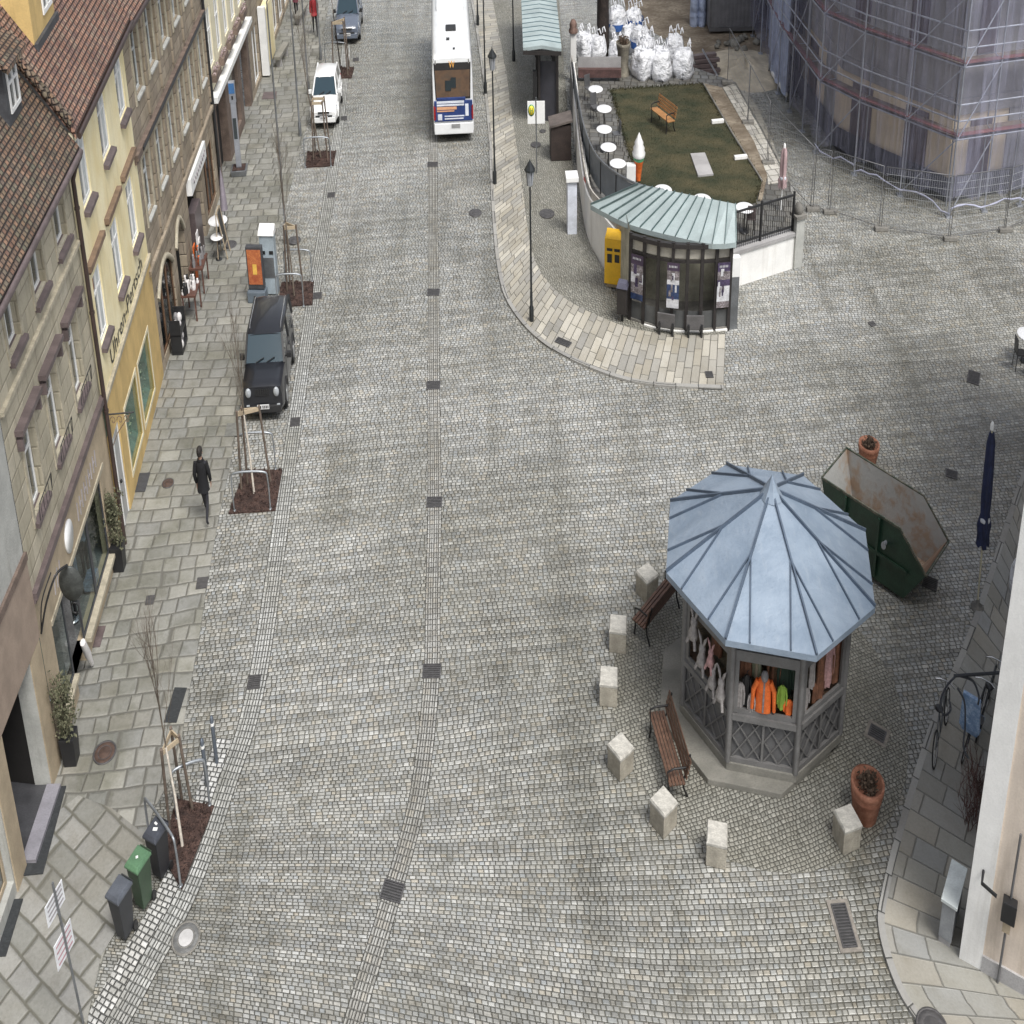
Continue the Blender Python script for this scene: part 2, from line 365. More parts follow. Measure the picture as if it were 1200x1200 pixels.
m_flags = stone('sandstone flags', 'uv', 1.15, .62, [(0.269, 0.260, 0.234), (0.323, 0.314, 0.278), (0.287, 0.291, 0.282), (0.359, 0.332, 0.278), (0.251, 0.247, 0.224)], joint=(.17, .165, .145), jw=.018, wig=.04, vary=.3, bump=.015, patch=.5, pscale=.4, rough=.6)
m_kerb = stone('kerb stones', 'uv', .5, 1.0, [(0.295, 0.287, 0.271), (0.369, 0.361, 0.336), (0.328, 0.320, 0.303)], joint=(.06, .06, .055), jw=.02, wig=0, vary=0, bump=.01, patch=.4)
m_dirt = pm('churned building-site dirt', (.2, .15, .1), .9, var=.4, scale=.9, bump=.05, bscale=7, col2=(.33, .28, .21))
m_sand = pm('pale sand heap', (.5, .44, .34), .95, var=.25, scale=1.5, bump=.03, bscale=12)
m_soil = pm('dark bark mulch', (.055, .03, .024), .95, var=.5, scale=6, bump=.05, bscale=25, col2=(.12, .07, .055))
def px(*p, z=0.0): return [G(a, b, z) for a, b in p]
g = MB(); g.face([(-160, -30, 0), (160, -30, 0), (160, 400, 0), (-160, 400, 0)])
g.build('ground', m_cobble, loc=(0, 0, 0), kind='structure')
KL = smooth_path(px((409, 0), (403, 90), (390, 200), (367, 350), (342, 520), (303, 790), (262, 930), (222, 1040), (170, 1140), (120, 1230)))
# left pavement of worn slabs, three centimetres proud
g = MB(); edge = px((104, 1190), (120, 1120), (150, 1070), (180, 950), (208, 900), (220, 820), (232, 760), (242, 690), (256, 610), (270, 545), (284, 460), (296, 380), (318, 300), (338, 230), (352, 175), (362, 140), (372, 80), (386, 0))
wall = [Vector((-15.2, 18.5, 0)), Vector((-15.2, 25.8, 0)), Vector((-15.6, 34.6, 0)), Vector((-16.3, 41.9, 0)), Vector((-16.9, 55.6, 0)), Vector((-17.2, 68, 0)), Vector((-17.3, 86, 0))]
strip(g, wall, edge, .03, n=90); e2 = resample(edge, 90)
for a, b in zip(e2, e2[1:]): g.face([a, b, b+Vector((0, 0, .03)), a+Vector((0, 0, .03))])
g.build('pavement', m_slab, loc=(0, 0, 0), kind='structure')
g = MB(); g.prism([(p.x, p.y) for p in px((92, 934), (130, 948), (180, 988), (150, 1072), (119, 1121), (104, 1190), (90, 1290), (-90, 1290), (-30, 1130), (44, 972))], .03, .036, False)
g.build('pavement', m_slab2, loc=(0, 0, 0), kind='structure')
# gutter: three courses of pale setts, and the broad washed strip at the bend
g = MB(); ribbon(g, KL, -.30, .30, .005); g.build('gutter', m_gutter, loc=(0, 0, 0), kind='structure')
g = MB(); ribbon(g, smooth_path(px((282, 868), (262, 930), (222, 1040), (170, 1140), (120, 1230))), .30, .85, .004)
g.build('gutter', m_wetsett, loc=(0, 0, 0), kind='structure')
CL = smooth_path(px((513, 0), (510, 100), (507, 200), (508, 343), (508, 452), (509, 589), (507, 700), (505, 800), (490, 930), (460, 1045), (428, 1150), (405, 1230)))
g = MB(); ribbon(g, CL, -.27, .25, .006); g.build('drain_channel', m_drain, loc=(0, 0, 0), kind='structure')
m_jt = pm('dark filled joint', (.045, .043, .038), .9, var=.3, scale=3)
g = MB()
for o_ in (-.3, -.1, .1, .3): ribbon(g, KL, o_-.014, o_+.014, .0065)
g.build('gutter', m_jt, loc=(0, 0, 0), kind='structure')
g = MB()
for o_ in (-.27, -.1, .08, .25): ribbon(g, CL, o_-.012, o_+.012, .0075)
g.build('drain_channel', m_jt, loc=(0, 0, 0), kind='structure')
# right pavement: pale slabs laid across, with a kerb round the bend
KR = smooth_path(px((552, 0), (563, 70), (572, 150), (577, 250), (585, 325), (602, 367), (640, 406), (700, 436), (760, 452), (848, 457)))
IR = smooth_path(px((577, 0), (592, 80), (602, 150), (612, 220), (620, 280), (632, 318), (660, 350), (700, 372), (745, 388), (800, 395), (850, 394)))
g = MB(); strip(g, KR, IR, .06, n=120)
g.build('pavement', m_pale, loc=(0, 0, 0), kind='structure')
g = MB(); ribbon(g, KR, -.16, .02, .065, .07); g.build('kerb', m_kerb, loc=(0, 0, 0), kind='structure')
g = MB(); A = px((848, 457), (850, 394)); g.face([A[0]+Vector((0, 0, .002)), A[1]+Vector((0, 0, .002)), A[1]+Vector((0, 0, .06)), A[0]+Vector((0, 0, .06))]); g.build('kerb', m_kerb, loc=(0, 0, 0), kind='structure')
# brown mosaic between that pavement and the garden wall
g = MB(); WL = smooth_path(px((655, 0), (662, 90), (672, 200), (690, 275), (712, 330), (738, 372), (800, 385), (850, 385)))
strip(g, IR, WL, .06, .05, n=100); g.build('pavement', m_mosaic, loc=(0, 0, 0), kind='structure')
# mosaic disc round the kiosk inside the ring of stone bollards
KC = Vector((8.04, 27.34, 0)); g = MB()
g.prism([(KC.x-.1+4.75*math.cos(t*math.pi/24), KC.y-.1+4.75*math.sin(t*math.pi/24)) for t in range(48)], .001, .006, False); g.build('kiosk_apron', m_mosaic, loc=(0, 0, 0), kind='structure')
# near right pavement of big flags
KQ = smooth_path(px((1232, 480), (1200, 565), (1142, 740), (1102, 835), (1064, 955), (1040, 1050), (1037, 1095), (1058, 1160), (1095, 1215), (1150, 1290)))
g = MB(); QW = [Vector((22.3, 37.4, 0)), Vector((18.9, 31.9, 0)), Vector((16.5, 28.2, 0)), Vector((14.9, 25.2, 0)), Vector((13.6, 22.6, 0)), Vector((13.2, 21.3, 0)), Vector((13.6, 20.2, 0)), Vector((14.9, 19.2, 0)), Vector((16.5, 17.9, 0))]
strip(g, KQ, QW, .05, n=70); g.build('pavement', m_flags, loc=(0, 0, 0), kind='structure')
g = MB(); ribbon(g, KQ, -.02, .16, .056, .06); g.build('kerb', m_kerb, loc=(0, 0, 0), kind='structure')
# building site ground, top right
g = MB(); P = px((790, 52), (835, 90), (905, 92), (930, 60), (915, 0), (935, -60), (720, -60), (735, 20)); g.prism([(p.x, p.y) for p in P], .001, .008, False); g.build('site_ground', m_dirt, loc=(0, 0, 0), kind='structure')
g = MB(); P = px((845, 96), (872, 118), (900, 190), (905, 215), (928, 232), (915, 190), (890, 130), (870, 100)); g.prism([(p.x, p.y) for p in P], .001, .02, False); g.build('path', m_pale, loc=(0, 0, 0), kind='structure')
# heap of pale sand
g = MB(); c = G(872, 82); R = 4.0; vs = [c+Vector((0, 0, .55))]; fs = []
for i in range(1, 9):
    for k in range(28):
        a = k*math.tau/28; rr = i/8; hh = .6*(1-rr)**1.2*(.7+.6*noise.noise(Vector((math.cos(a)*2, math.sin(a)*2, i*.4)))); vs.append(c+Vector((R*.62*rr*math.cos(a)*1.25, 3.0*rr*math.sin(a), max(hh, .0) if i < 8 else .005)))
for k in range(28): fs.append((0, 1+k, 1+(k+1) % 28))
for i in range(7):
    for k in range(28): fs.append((1+i*28+k, 1+(i+1)*28+k, 1+(i+1)*28+(k+1) % 28, 1+i*28+(k+1) % 28))
g.mesh(vs, fs); g.build('sand_heap', m_sand, loc=c, label='low heap of pale sand beside the netted scaffold', cat='sand heap')
# ================================================================ left-hand row of houses
m_st1 = stone('coursed sandstone wall', 'uv', .8, .38, [(0.432, 0.390, 0.288), (0.504, 0.450, 0.336), (0.384, 0.348, 0.264), (0.540, 0.486, 0.366), (0.468, 0.426, 0.336)], joint=(.27, .24, .175), jw=.012, wig=0, vary=.25, bump=.01, patch=.5, patchcol=(.72, .72, .7), pscale=.5, rough=.85)
m_st3 = stone('old brown sandstone wall', 'uv', .75, .36, [(0.330, 0.275, 0.204), (0.396, 0.330, 0.242), (0.292, 0.242, 0.187), (0.429, 0.358, 0.270)], joint=(.16, .13, .095), jw=.014, wig=0, vary=.25, bump=.012, patch=.6, patchcol=(.62, .6, .56), pscale=.5, rough=.9)
m_trim1 = pm('sandstone dressing', (.43, .385, .29), .85, var=.2, scale=4, bump=.01)
m_brownst = pm('brown weathered stone', (.17, .125, .1), .85, var=.3, scale=3, bump=.01)
m_tan = pm('tan stone facing', (.42, .34, .235), .7, var=.15, scale=2, bump=.006)
m_greyr = pm('grey roughcast', (.42, .42, .39), .9, var=.12, scale=2, bump=.008, streak=.5)
m_yel = pm('yellow render', (.9, .76, .42), .85, var=.10, scale=.8, bump=.004, col2=(.92, .83, .56), streak=.3)
m_och = pm('ochre shop-front render', (.62, .44, .18), .8, var=.12, scale=1.6, bump=.004, streak=.35)
m_cream = pm('cream render', (.72, .66, .48), .85, var=.1, scale=1.5, streak=.4)
m_white = pm('white window paint', (.8, .8, .78), .45, var=.06)
m_wall_w = pm('white plaster', (.82, .81, .78), .85, var=.08, scale=1.3, bump=.004, streak=.3)
m_plum = pm('plum painted sheet', (.13, .10, .098), .5, var=.25)
m_pipe = pm('dark brown downpipe', (.055, .035, .03), .45, var=.2)
m_zinc = pm('weathered zinc', (.22, .23, .24), .45, .6, var=.2)
m_blk = pm('black paint', (.02, .02, .021), .45, var=.2)
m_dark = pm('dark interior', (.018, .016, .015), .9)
m_hood = pm('brown window hood', (.2, .135, .09), .75, var=.25)
m_glass = NT('window glass'); m_glass = m_glass.finish((.03, .04, .045), .06, 0, None, .9)
m_curt = pm('net curtain', (.55, .57, .56), .9, var=.15, scale=8)
m_wood = pm('brown wood', (.16, .09, .05), .6, var=.3, scale=3, bump=.006)
m_slate = pm('slate cladding', (.06, .062, .068), .6, var=.25, scale=6)
m_gable = pm('grey gable render', (.3, .29, .28), .9, var=.12)
def tile_mat(name, cols, patchcol, joint=(.03, .022, .02)):
    return stone(name, 'uv', .17, .14, cols, joint=joint, jw=.014, wig=.12, vary=0, half=True, bump=.05, saw=1.2, patch=.65, patchcol=patchcol, pscale=.55, rough=.85, grain=.5)
m_tile1 = tile_mat('mossy old roof tiles', [(0.165, 0.094, 0.066), (0.220, 0.138, 0.094), (0.132, 0.099, 0.077), (0.187, 0.154, 0.110), (0.275, 0.165, 0.110), (0.143, 0.132, 0.094)], (.6, .62, .5))
m_tile2 = tile_mat('red-brown roof tiles', [(0.263, 0.144, 0.100), (0.325, 0.181, 0.125), (0.206, 0.125, 0.103), (0.288, 0.213, 0.156), (0.362, 0.200, 0.138)], (.62, .55, .55), (.05, .03, .025))
s = NT('shop glass'); tr = s.n('ShaderNodeBsdfTransparent'); tr.inputs[0].default_value = (.82, .93, .91, 1); gl = s.n('ShaderNodeBsdfGlossy'); gl.inputs['Roughness'].default_value = .03
fr = s.n('ShaderNodeFresnel'); fr.inputs[0].default_value = 1.5; mx = s.n('ShaderNodeMixShader'); s.t.links.new(s.m('MULTIPLY', fr.outputs[0], .55), mx.inputs[0]); s.t.links.new(tr.outputs[0], mx.inputs[1]); s.t.links.new(gl.outputs[0], mx.inputs[2]); s.t.links.new(mx.outputs[0], s.out.inputs[0]); m_shop = s.mat
def fac(p, q):
    a = math.atan2(q[1]-p[1], q[0]-p[0]); return frame(p[0], p[1], 0, a)
def wall_holes(mb, u0, u1, z0, z1, holes, y=0.0):
    us = sorted({u0, u1, *[min(max(v, u0), u1) for h in holes for v in h[:2]]}); zs = sorted({z0, z1, *[min(max(v, z0), z1) for h in holes for v in h[2:4]]})
    for a, b in zip(us, us[1:]):
        for c, d in zip(zs, zs[1:]):
            mu, mz = (a+b)/2, (c+d)/2
            if not any(h[0] < mu < h[1] and h[2] < mz < h[3] for h in holes): mb.face([(a, y, c), (b, y, c), (b, y, d), (a, y, d)])
    for h in holes:
        a, b, c, d, e = h
        mb.face([(a, y, c), (a, y+e, c), (a, y+e, d), (a, y, d)]); mb.face([(b, y, c), (b, y, d), (b, y+e, d), (b, y+e, c)])
        mb.face([(a, y, d), (a, y+e, d), (b, y+e, d), (b, y, d)]); mb.face([(a, y, c), (b, y, c), (b, y+e, c), (a, y+e, c)])
def window(root, M, u0, u1, z0, z1, y, fw=.06, transom=.68, mull=True, fm=None, curtain=None, glass=None):
    fm = fm or m_white; b = MB(M); t = .05
    b.bx(u0, u0+fw, y-t, y, z0, z1); b.bx(u1-fw, u1, y-t, y, z0, z1); b.bx(u0+fw, u1-fw, y-t, y, z1-fw, z1); b.bx(u0+fw, u1-fw, y-t, y, z0, z0+fw)
    if mull: b.bx((u0+u1)/2-fw*.45, (u0+u1)/2+fw*.45, y-t-.006, y-.004, z0+fw, z1-fw)
    if transom:
        zt = z0+(z1-z0)*transom; b.bx(u0+fw, u1-fw, y-t-.003, y-.006, zt-fw*.4, zt+fw*.4)
    w = b.build('window', fm, root); p = MB(M); p.face([(u0+.02, y-.012, z0+.02), (u1-.02, y-.012, z0+.02), (u1-.02, y-.012, z1-.02), (u0+.02, y-.012, z1-.02)]); p.build('pane', glass or m_glass, w)
    if curtain:
        k = MB(M); a, c = curtain; k.face([(u0+(u1-u0)*a, y-.016, z0+.05), (u0+(u1-u0)*c, y-.016, z0+.05), (u0+(u1-u0)*c, y-.016, z1-.05), (u0+(u1-u0)*a, y-.016, z1-.05)]); k.build('curtain', m_curt, w)
    return w
def sill(root, M, u0, u1, z, y0=-.16, y1=.2, mat=None, th=.09):
    b = MB(M); b.face([(u0, y0, z-.03), (u1, y0, z-.03), (u1, y1, z+.03), (u0, y1, z+.03)]); b.face([(u0, y0, z-.03), (u1, y0, z-.03), (u1, y0, z-th-.03), (u0, y0, z-th-.03)])
    b.face([(u0, y0, z-.03), (u0, y1, z+.03), (u0, y1, z-th), (u0, y0, z-th-.03)]); b.face([(u1, y0, z-.03), (u1, y1, z+.03), (u1, y1, z-th), (u1, y0, z-th-.03)]); b.face([(u0, y0, z-th-.03), (u1, y0, z-th-.03), (u1, y1, z-th), (u0, y1, z-th)])
    return b.build('sill', mat or m_plum, root)
def roof(root, M, u0, u1, ez, out, tan, depth, mat, th=.14):
    b = MB(M); a, d = (-out, ez), (depth, ez+tan*(depth+out)); sl = math.hypot(d[0]-a[0], d[1]-a[1])
    b.face([(u0, a[0], a[1]), (u1, a[0], a[1]), (u1, d[0], d[1]), (u0, d[0], d[1])], [(u0, 0), (u1, 0), (u1, sl), (u0, sl)])
    b.face([(u0, a[0], a[1]-th), (u1, a[0], a[1]-th), (u1, d[0], d[1]-th), (u0, d[0], d[1]-th)])
    b.face([(u0, a[0], a[1]), (u1, a[0], a[1]), (u1, a[0], a[1]-th), (u0, a[0], a[1]-th)])
    for u in (u0, u1): b.face([(u, a[0], a[1]), (u, d[0], d[1]), (u, d[0], d[1]-th), (u, a[0], a[1]-th)])
    return b.build('roof', mat, root)
def gutter(root, M, u0, u1, z, out, mat, r=.09):
    b = MB(M); b.tube([(u0, -out, z), (u1, -out, z)], r, 10); return b.build('rain_gutter', mat, root)
# ---------------------------------------------------------------- house at the very left edge (passage)
P0, P1 = (-14.45, 20), (-14.5, 25.8); M = fac(P0, P1)
h0 = thing('passage_house', 'grey roughcast house at the lower left with a brown lintel over a dark passage', 'house', (P0[0], P0[1], 0))
b = MB(M); wall_holes(b, -6, 5.75, 0, 11, [(3.0, 5.05, 0, 2.7, .5), (-6, 2.3, .3, 2.5, .25)]); b.face([(5.75, 0, 0), (5.75, 8, 0), (5.75, 8, 11), (5.75, 0, 11)]); b.build('wall', m_greyr, h0)
b = MB(M); b.bx(-6, 5.79, -.05, 0, 2.72, 4.25); b.build('lintel', pm('brown fascia', (.33, .255, .2), .7, var=.15, scale=2), h0)
b = MB(M); b.bx(-6, 5.8, -.09, 0, 4.25, 4.4); b.build('cornice', m_brownst, h0)
b = MB(M); b.bx(5.06, 5.74, -.04, 0, 0, 2.7); b.build('pilaster', m_tan, h0)
b = MB(M); b.bx(2.35, 2.98, -.04, 0, 0, 2.7); b.build('pilaster', m_tan, h0)
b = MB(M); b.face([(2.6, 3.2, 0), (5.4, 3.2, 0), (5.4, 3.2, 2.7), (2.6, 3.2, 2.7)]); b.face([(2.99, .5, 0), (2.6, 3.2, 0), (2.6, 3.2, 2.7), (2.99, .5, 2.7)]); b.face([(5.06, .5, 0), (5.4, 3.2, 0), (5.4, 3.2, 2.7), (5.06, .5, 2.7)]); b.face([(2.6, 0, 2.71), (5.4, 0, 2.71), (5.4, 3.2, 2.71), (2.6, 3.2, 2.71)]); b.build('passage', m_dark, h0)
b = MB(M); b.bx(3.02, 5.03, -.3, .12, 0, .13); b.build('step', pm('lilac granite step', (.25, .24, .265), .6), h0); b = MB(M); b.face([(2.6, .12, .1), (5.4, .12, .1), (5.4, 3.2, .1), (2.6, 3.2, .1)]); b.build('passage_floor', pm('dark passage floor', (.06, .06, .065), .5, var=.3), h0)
window(h0, M, -5.9, 2.25, .32, 2.48, .22, .09, 0, True, m_tan)
# ---------------------------------------------------------------- sandstone shop house
P0, P1 = (-14.5, 25.8), (-15.1, 34.6); M = fac(P0, P1); M1 = M
h1 = thing('sandstone_house', 'sandstone house with mossy tiled roof, brown window hoods and a fashion shop below', 'house', (P0[0], P0[1], 0))
UP = [(1.2, 2.2), (3.5, 4.55), (5.8, 6.9)]; LO = [(1.05, 2.0), (3.2, 4.2), (5.5, 6.5)]
holes = [(a, b_, 7.38, 8.68, .26) for a, b_ in UP]+[(a, b_, 4.42, 5.95, .26) for a, b_ in LO]
b = MB(M); wall_holes(b, -.02, 7.72, 3.5, 9.2, holes); b.build('wall', m_st1, h1)
b = MB(M); wall_holes(b, 0, 7.7, 0, 3.5, [(.9, 6.5, .5, 2.32, .3), (2.05, 3.2, 0.02, .5, .3)], -.02); b.build('shop_front', m_tan, h1)
for a, c in UP:
    b = MB(M)
    for x0, x1, z0, z1 in ((a-.14, a, 7.3, 8.82), (c, c+.14, 7.3, 8.82), (a, c, 8.68, 8.82)): b.bx(x0, x1, -.035, .0, z0, z1)
    b.build('window_surround', m_trim1, h1); window(h1, M, a+.01, c-.01, 7.4, 8.66, .24, .055); sill(h1, M, a-.1, c+.12, 7.36)
for a, c in LO:
    b = MB(M)
    for x0, x1, z0, z1 in ((a-.14, a, 4.3, 6.1), (c, c+.14, 4.3, 6.1), (a, c, 5.95, 6.1)): b.bx(x0, x1, -.035, .0, z0, z1)
    b.build('window_surround', m_trim1, h1); window(h1, M, a+.01, c-.01, 4.44, 5.93, .24, .055); sill(h1, M, a-.1, c+.14, 4.4)
    b = MB(M); b.bx(a-.38, c+.42, -.26, 0, 6.2, 6.3); b.bx(a-.3, c+.34, -.18, 0, 6.12, 6.2); b.box((a-.3, -.1, 6.02), (.1, .18, .22)); b.box((c+.32, -.1, 6.02), (.1, .18, .22)); b.build('window_hood', m_plum, h1)
    b = MB(M); b.tube([(a-.1, -.2, 4.45), (a-.1, -.24, 4.75), (c+.1, -.24, 4.75), (c+.1, -.2, 4.45)], .014, 6)
    for k in range(5): b.tube([(a+k*.24, -.24, 4.45), (a+k*.24, -.24, 4.75)], .009, 5)
    b.build('window_rail', m_blk, h1)
b = MB(M); b.bx(0, 7.7, -.12, 0, 6.9, 6.98); b.build('string_course', m_trim1, h1)
b = MB(M); b.bx(0, 7.72, -.16, 0, 3.42, 3.56); b.bx(0, 7.72, -.1, 0, 3.36, 3.42); b.build('cornice', m_plum, h1)
b = MB(M); b.bx(.9, 6.9, -.06, -.02, 2.32, 2.42); b.build('fascia_edge', m_trim1, h1)
# shop sign lettering strokes, too worn to read, and the white oval
m_letter = pm('faded grey lettering', (.3, .28, .29), .6)
b = MB(M); rnd = random.Random(4)
for k in range(9):
    u = 4.1+k*.27; b.bar((u, -.03, 2.62+rnd.random()*.05), (u+.05, -.03, 3.0), .05, .02)
    if k % 2: b.bar((u, -.03, 2.8), (u+.17, -.03, 2.84), .04, .02)
for k in range(3): b.bar((1.5+k*.25, -.03, 2.6), (1.62+k*.25, -.03, 2.95), .04, .02)
b.build('sign_lettering', m_letter, h1)
b = MB(M); b.lathe((0, 0, 0), [(1e-4, 0), (.4, 0), (.4, .05), (1e-4, .05)], 24); b.v = [M @ Vector((3.1+q.x*.9, -.025-q.z, 2.88+q.y*.78)) for q in [M.inverted() @ w for w in b.v]]; b.build('sign_oval', m_white, h1)
# shop interior and glazing
b = MB(M); b.face([(.6, 1.6, 0), (6.9, 1.6, 0), (6.9, 1.6, 2.6), (.6, 1.6, 2.6)]); b.face([(.6, .3, 2.33), (6.9, .3, 2.33), (6.9, 1.6, 2.4), (.6, 1.6, 2.4)]); b.face([(.6, .28, .45), (2.0, .28, .45), (2.0, 1.6, .45), (.6, 1.6, .45)]); b.face([(3.25, .28, .45), (6.9, .28, .45), (6.9, 1.6, .45), (3.25, 1.6, .45)]); b.face([(2, .3, .02), (3.25, .3, .02), (3.25, 1.6, .02), (2, 1.6, .02)])
for u in (.6, 6.9, 2.05, 3.2): b.face([(u, .3, 0), (u, 1.6, 0), (u, 1.6, 2.4), (u, .3, 2.4)])
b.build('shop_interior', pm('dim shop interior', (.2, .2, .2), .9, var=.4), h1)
for a, c in ((.92, 2.04), (3.22, 4.8), (4.84, 6.48)):
    b = MB(M)
    for x0, x1, z0, z1 in ((a, a+.05, .52, 2.3), (c-.05, c, .52, 2.3), (a+.05, c-.05, 2.25, 2.3), (a+.05, c-.05, .52, .57)): b.bx(x0, x1, .02, .08, z0, z1)
    w = b.build('shop_window', m_slate, h1); p = MB(M); p.face([(a+.04, .05, .55), (c-.04, .05, .55), (c-.04, .05, 2.27), (a+.04, .05, 2.27)]); p.build('pane', m_shop, w)
b = MB(M); b.bx(.85, 2.04, -.14, .02, .44, .52); b.bx(3.22, 6.6, -.2, .02, .43, .52); b.build('window_ledge', m_trim1, h1)
roof(h1, M, -7, 7.72, 8.82, .5, .9, 7, m_tile1); gutter(h1, M, -7, 7.6, 8.76, .57, m_plum, .075)
b = MB(M); b.bx(-.02, 7.72, -.26, .0, 8.62, 8.76); b.bx(-.02, 7.72, -.14, .0, 8.5, 8.62); b.build('eaves_moulding', m_trim1, h1)
b = MB(M); b.tube([(7.55, -.55, 8.72), (7.62, -.3, 8.45), (7.64, -.16, 8.2), (7.64, -.16, 4), (7.64, -.16, .02)], .075, 10)
for z in (1.2, 3.2, 5.4, 7.6): b.tube([(7.64, -.16, z), (7.64, -.16, z+.05)], .095, 10)
b.build('downpipe', m_pipe, h1)
# slate-sided dormer in the mossy roof
du0, du1, dy = 5.5, 6.65, .75; zr = 8.82+.9*(dy+.5)
b = MB(M); b.face([(du0, dy, zr-.1), (du1, dy, zr-.1), (du1, dy, zr+1.2), (du0, dy, zr+1.2)])
for u in (du0, du1): b.face([(u, dy, zr-.1), (u, dy+1.5, zr+1.3), (u, dy+1.5, zr+1.35), (u, dy, zr+1.2)])
d1 = b.build('dormer', m_slate, h1); w = window(d1, M, du0+.2, du1-.12, zr+.18, zr+1.05, dy-.01, .07, .6)
b = MB(M); b.face([(du0-.3, dy-.3, zr+1.12), (du1+.3, dy-.3, zr+1.12), (du1+.3, dy+2.6, zr+2.4), (du0-.3, dy+2.6, zr+2.4)]); b.face([(du0-.3, dy-.3, zr+1.02), (du1+.3, dy-.3, zr+1.02), (du1+.3, dy-.3, zr+1.12), (du0-.3, dy-.3, zr+1.12)]); b.face([(du0-.3, dy-.3, zr+1.02), (du0-.3, dy+2.6, zr+2.3), (du0-.3, dy+2.6, zr+2.4), (du0-.3, dy-.3, zr+1.12)]); b.build('dormer_roof', m_tile1, d1)
# ---------------------------------------------------------------- yellow house
P0, P1 = (-15.1, 34.6), (-15.8, 41.9); M = fac(P0, P1); M2 = M
h2 = thing('yellow_house', 'yellow house with red tiled roof and an ochre watchmaker shop front', 'house', (P0[0], P0[1], 0))
UPW = [(-.1, 1.0), (2.82, 3.98), (5.7, 6.85)]; LOW = [(-.3, .75), (2.45, 3.55), (5.2, 6.3)]
b = MB(M); wall_holes(b, -.98, 7.35, 3.28, 9.0, [(a, c, 7.2, 8.6, .14) for a, c in UPW]+[(a, c, 4.3, 5.8, .14) for a, c in LOW]); b.face([(-.98, 0, 3.28), (-.98, 6, 3.28), (-.98, 6, 15), (-.98, 0, 9)]); b.build('wall', m_yel, h2)
b = MB(M); wall_holes(b, -.98, 7.35, 0, 3.28, [(1.15, 3.2, .48, 2.1, .2), (3.6, 5.7, .44, 2.06, .2), (-.9, .35, 0, 2.3, .22)], -.03); b.build('shop_front', m_och, h2)
b = MB(M); b.bx(-.98, 7.35, -.12, -.0, 3.26, 3.36); b.build('cornice', m_trim1, h2)
for a, c in UPW: window(h2, M, a, c, 7.2, 8.6, .1, .07, .7, curtain=(.52, .95)); sill(h2, M, a-.06, c+.1, 7.17, -.2, .12)
for a, c in LOW:
    window(h2, M, a, c, 4.3, 5.8, .1, .07, .7, curtain=(.52, .95)); sill(h2, M, a-.06, c+.1, 4.27, -.2, .12)
    b = MB(M); b.bx(a-.5, c+.55, -.2, 0, 6.12, 6.24); b.bx(a-.4, c+.45, -.12, 0, 6.04, 6.12); b.build('window_hood', m_hood, h2)
for a, c, z0, z1 in ((1.15, 3.2, .48, 2.1), (3.6, 5.7, .44, 2.06)):
    b = MB(M)
    for x0, x1, y0, y1 in ((a-.06, a+.04, z0-.06, z1+.06), (c-.04, c+.06, z0-.06, z1+.06), (a+.04, c-.04, z1-.04, z1+.06), (a+.04, c-.04, z0-.06, z0+.04)): b.bx(x0, x1, -.05, -.028, y0, y1)
    w = b.build('shop_window', m_cream, h2); p = MB(M); p.face([(a, .02, z0), (c, .02, z0), (c, .02, z1), (a, .02, z1)]); p.build('pane', m_shop, w)
    b = MB(M); b.face([(a, .9, z0), (c, .9, z0), (c, .9, z1), (a, .9, z1)]); b.face([(a, .17, z0), (c, .17, z0), (c, .9, z0+.25), (a, .9, z0+.25)]); b.face([(a, .17, z0), (a, .9, z0), (a, .9, z1), (a, .17, z1)]); b.face([(c, .17, z0), (c, .9, z0), (c, .9, z1), (c, .17, z1)]); b.build('display', pm('green display backing', (.22, .34, .28), .8, var=.3), w)
    b = MB(M); rnd = random.Random(int(a*10))
    for k in range(26): leaf_cloud(b, (a+.15+rnd.random()*(c-a-.3), .3+rnd.random()*.4, z0+.15+rnd.random()*.75), .16, 5, .05, rnd=rnd)
    b.build('greenery', pm('pale artificial foliage', (.62, .7, .45), .7, var=.5, scale=9), w)
b = MB(M); b.bx(-.88, -.8, .02, .1, 0, 2.28); b.bx(.25, .33, .02, .1, 0, 2.28); b.bx(-.8, .25, .02, .1, 2.2, 2.28); b.bx(-.42, -.36, .02, .1, .05, 2.2); b.build('door_frame', m_white, h2)
b = MB(M); b.bx(-.36, .25, .05, .09, .03, 2.2); d = b.build('door', pm('grey door panel', (.42, .42, .41), .5), h2); b = MB(M); b.ball((-.22, -.0, 1.05), .05, 10); b.build('handle', m_blk, d)
b = MB(M); b.bx(-.8, -.42, .055, .08, .03, 2.2); b.build('side_light', m_glass, h2)
vs, fs = text_mesh('Uhren-Pertsch', .52); w_ = max(v.x for v in vs); b = MB(M)
b.mesh([(.45+v.x*5.7/w_, -.02, 3.46+v.y*1.05) for v in vs], fs, False); b.build('shop_lettering', m_blk, h2)
roof(h2, M, -1.15, 7.5, 9.12, .42, .92, 7, m_tile2); gutter(h2, M, -1.0, 7.5, 9.0, .48, m_pipe, .07)
b = MB(M); b.bx(-1.12, -.98, -.3, -.02, 8.4, 9.1); b.build('verge_end', m_cream, h2)
b = MB(M)
for k in range(22):
    t = .1+k*.3; b.tube([(-1.1, -.4+t, 9.18+.92*t), (-1.1, -.4+t+.32, 9.18+.92*(t+.34))], [.13, .1], 8)
b.build('verge_tiles', m_tile1, h2)
b = MB(M); b.face([(-1.0, -.2, 8.7), (-1.0, 7, 8.7), (-1.0, 7, 15.7), (-1.0, -.2, 9.18)]); b.build('gable', m_gable, h2)
du0, du1, dy = .3, 2.75, 1.0; zr = 9.12+.92*(dy+.42)
b = MB(M); b.face([(du0, dy, zr-.1), (du1, dy, zr-.1), (du1, dy, zr+1.9), (du0, dy, zr+1.9)])
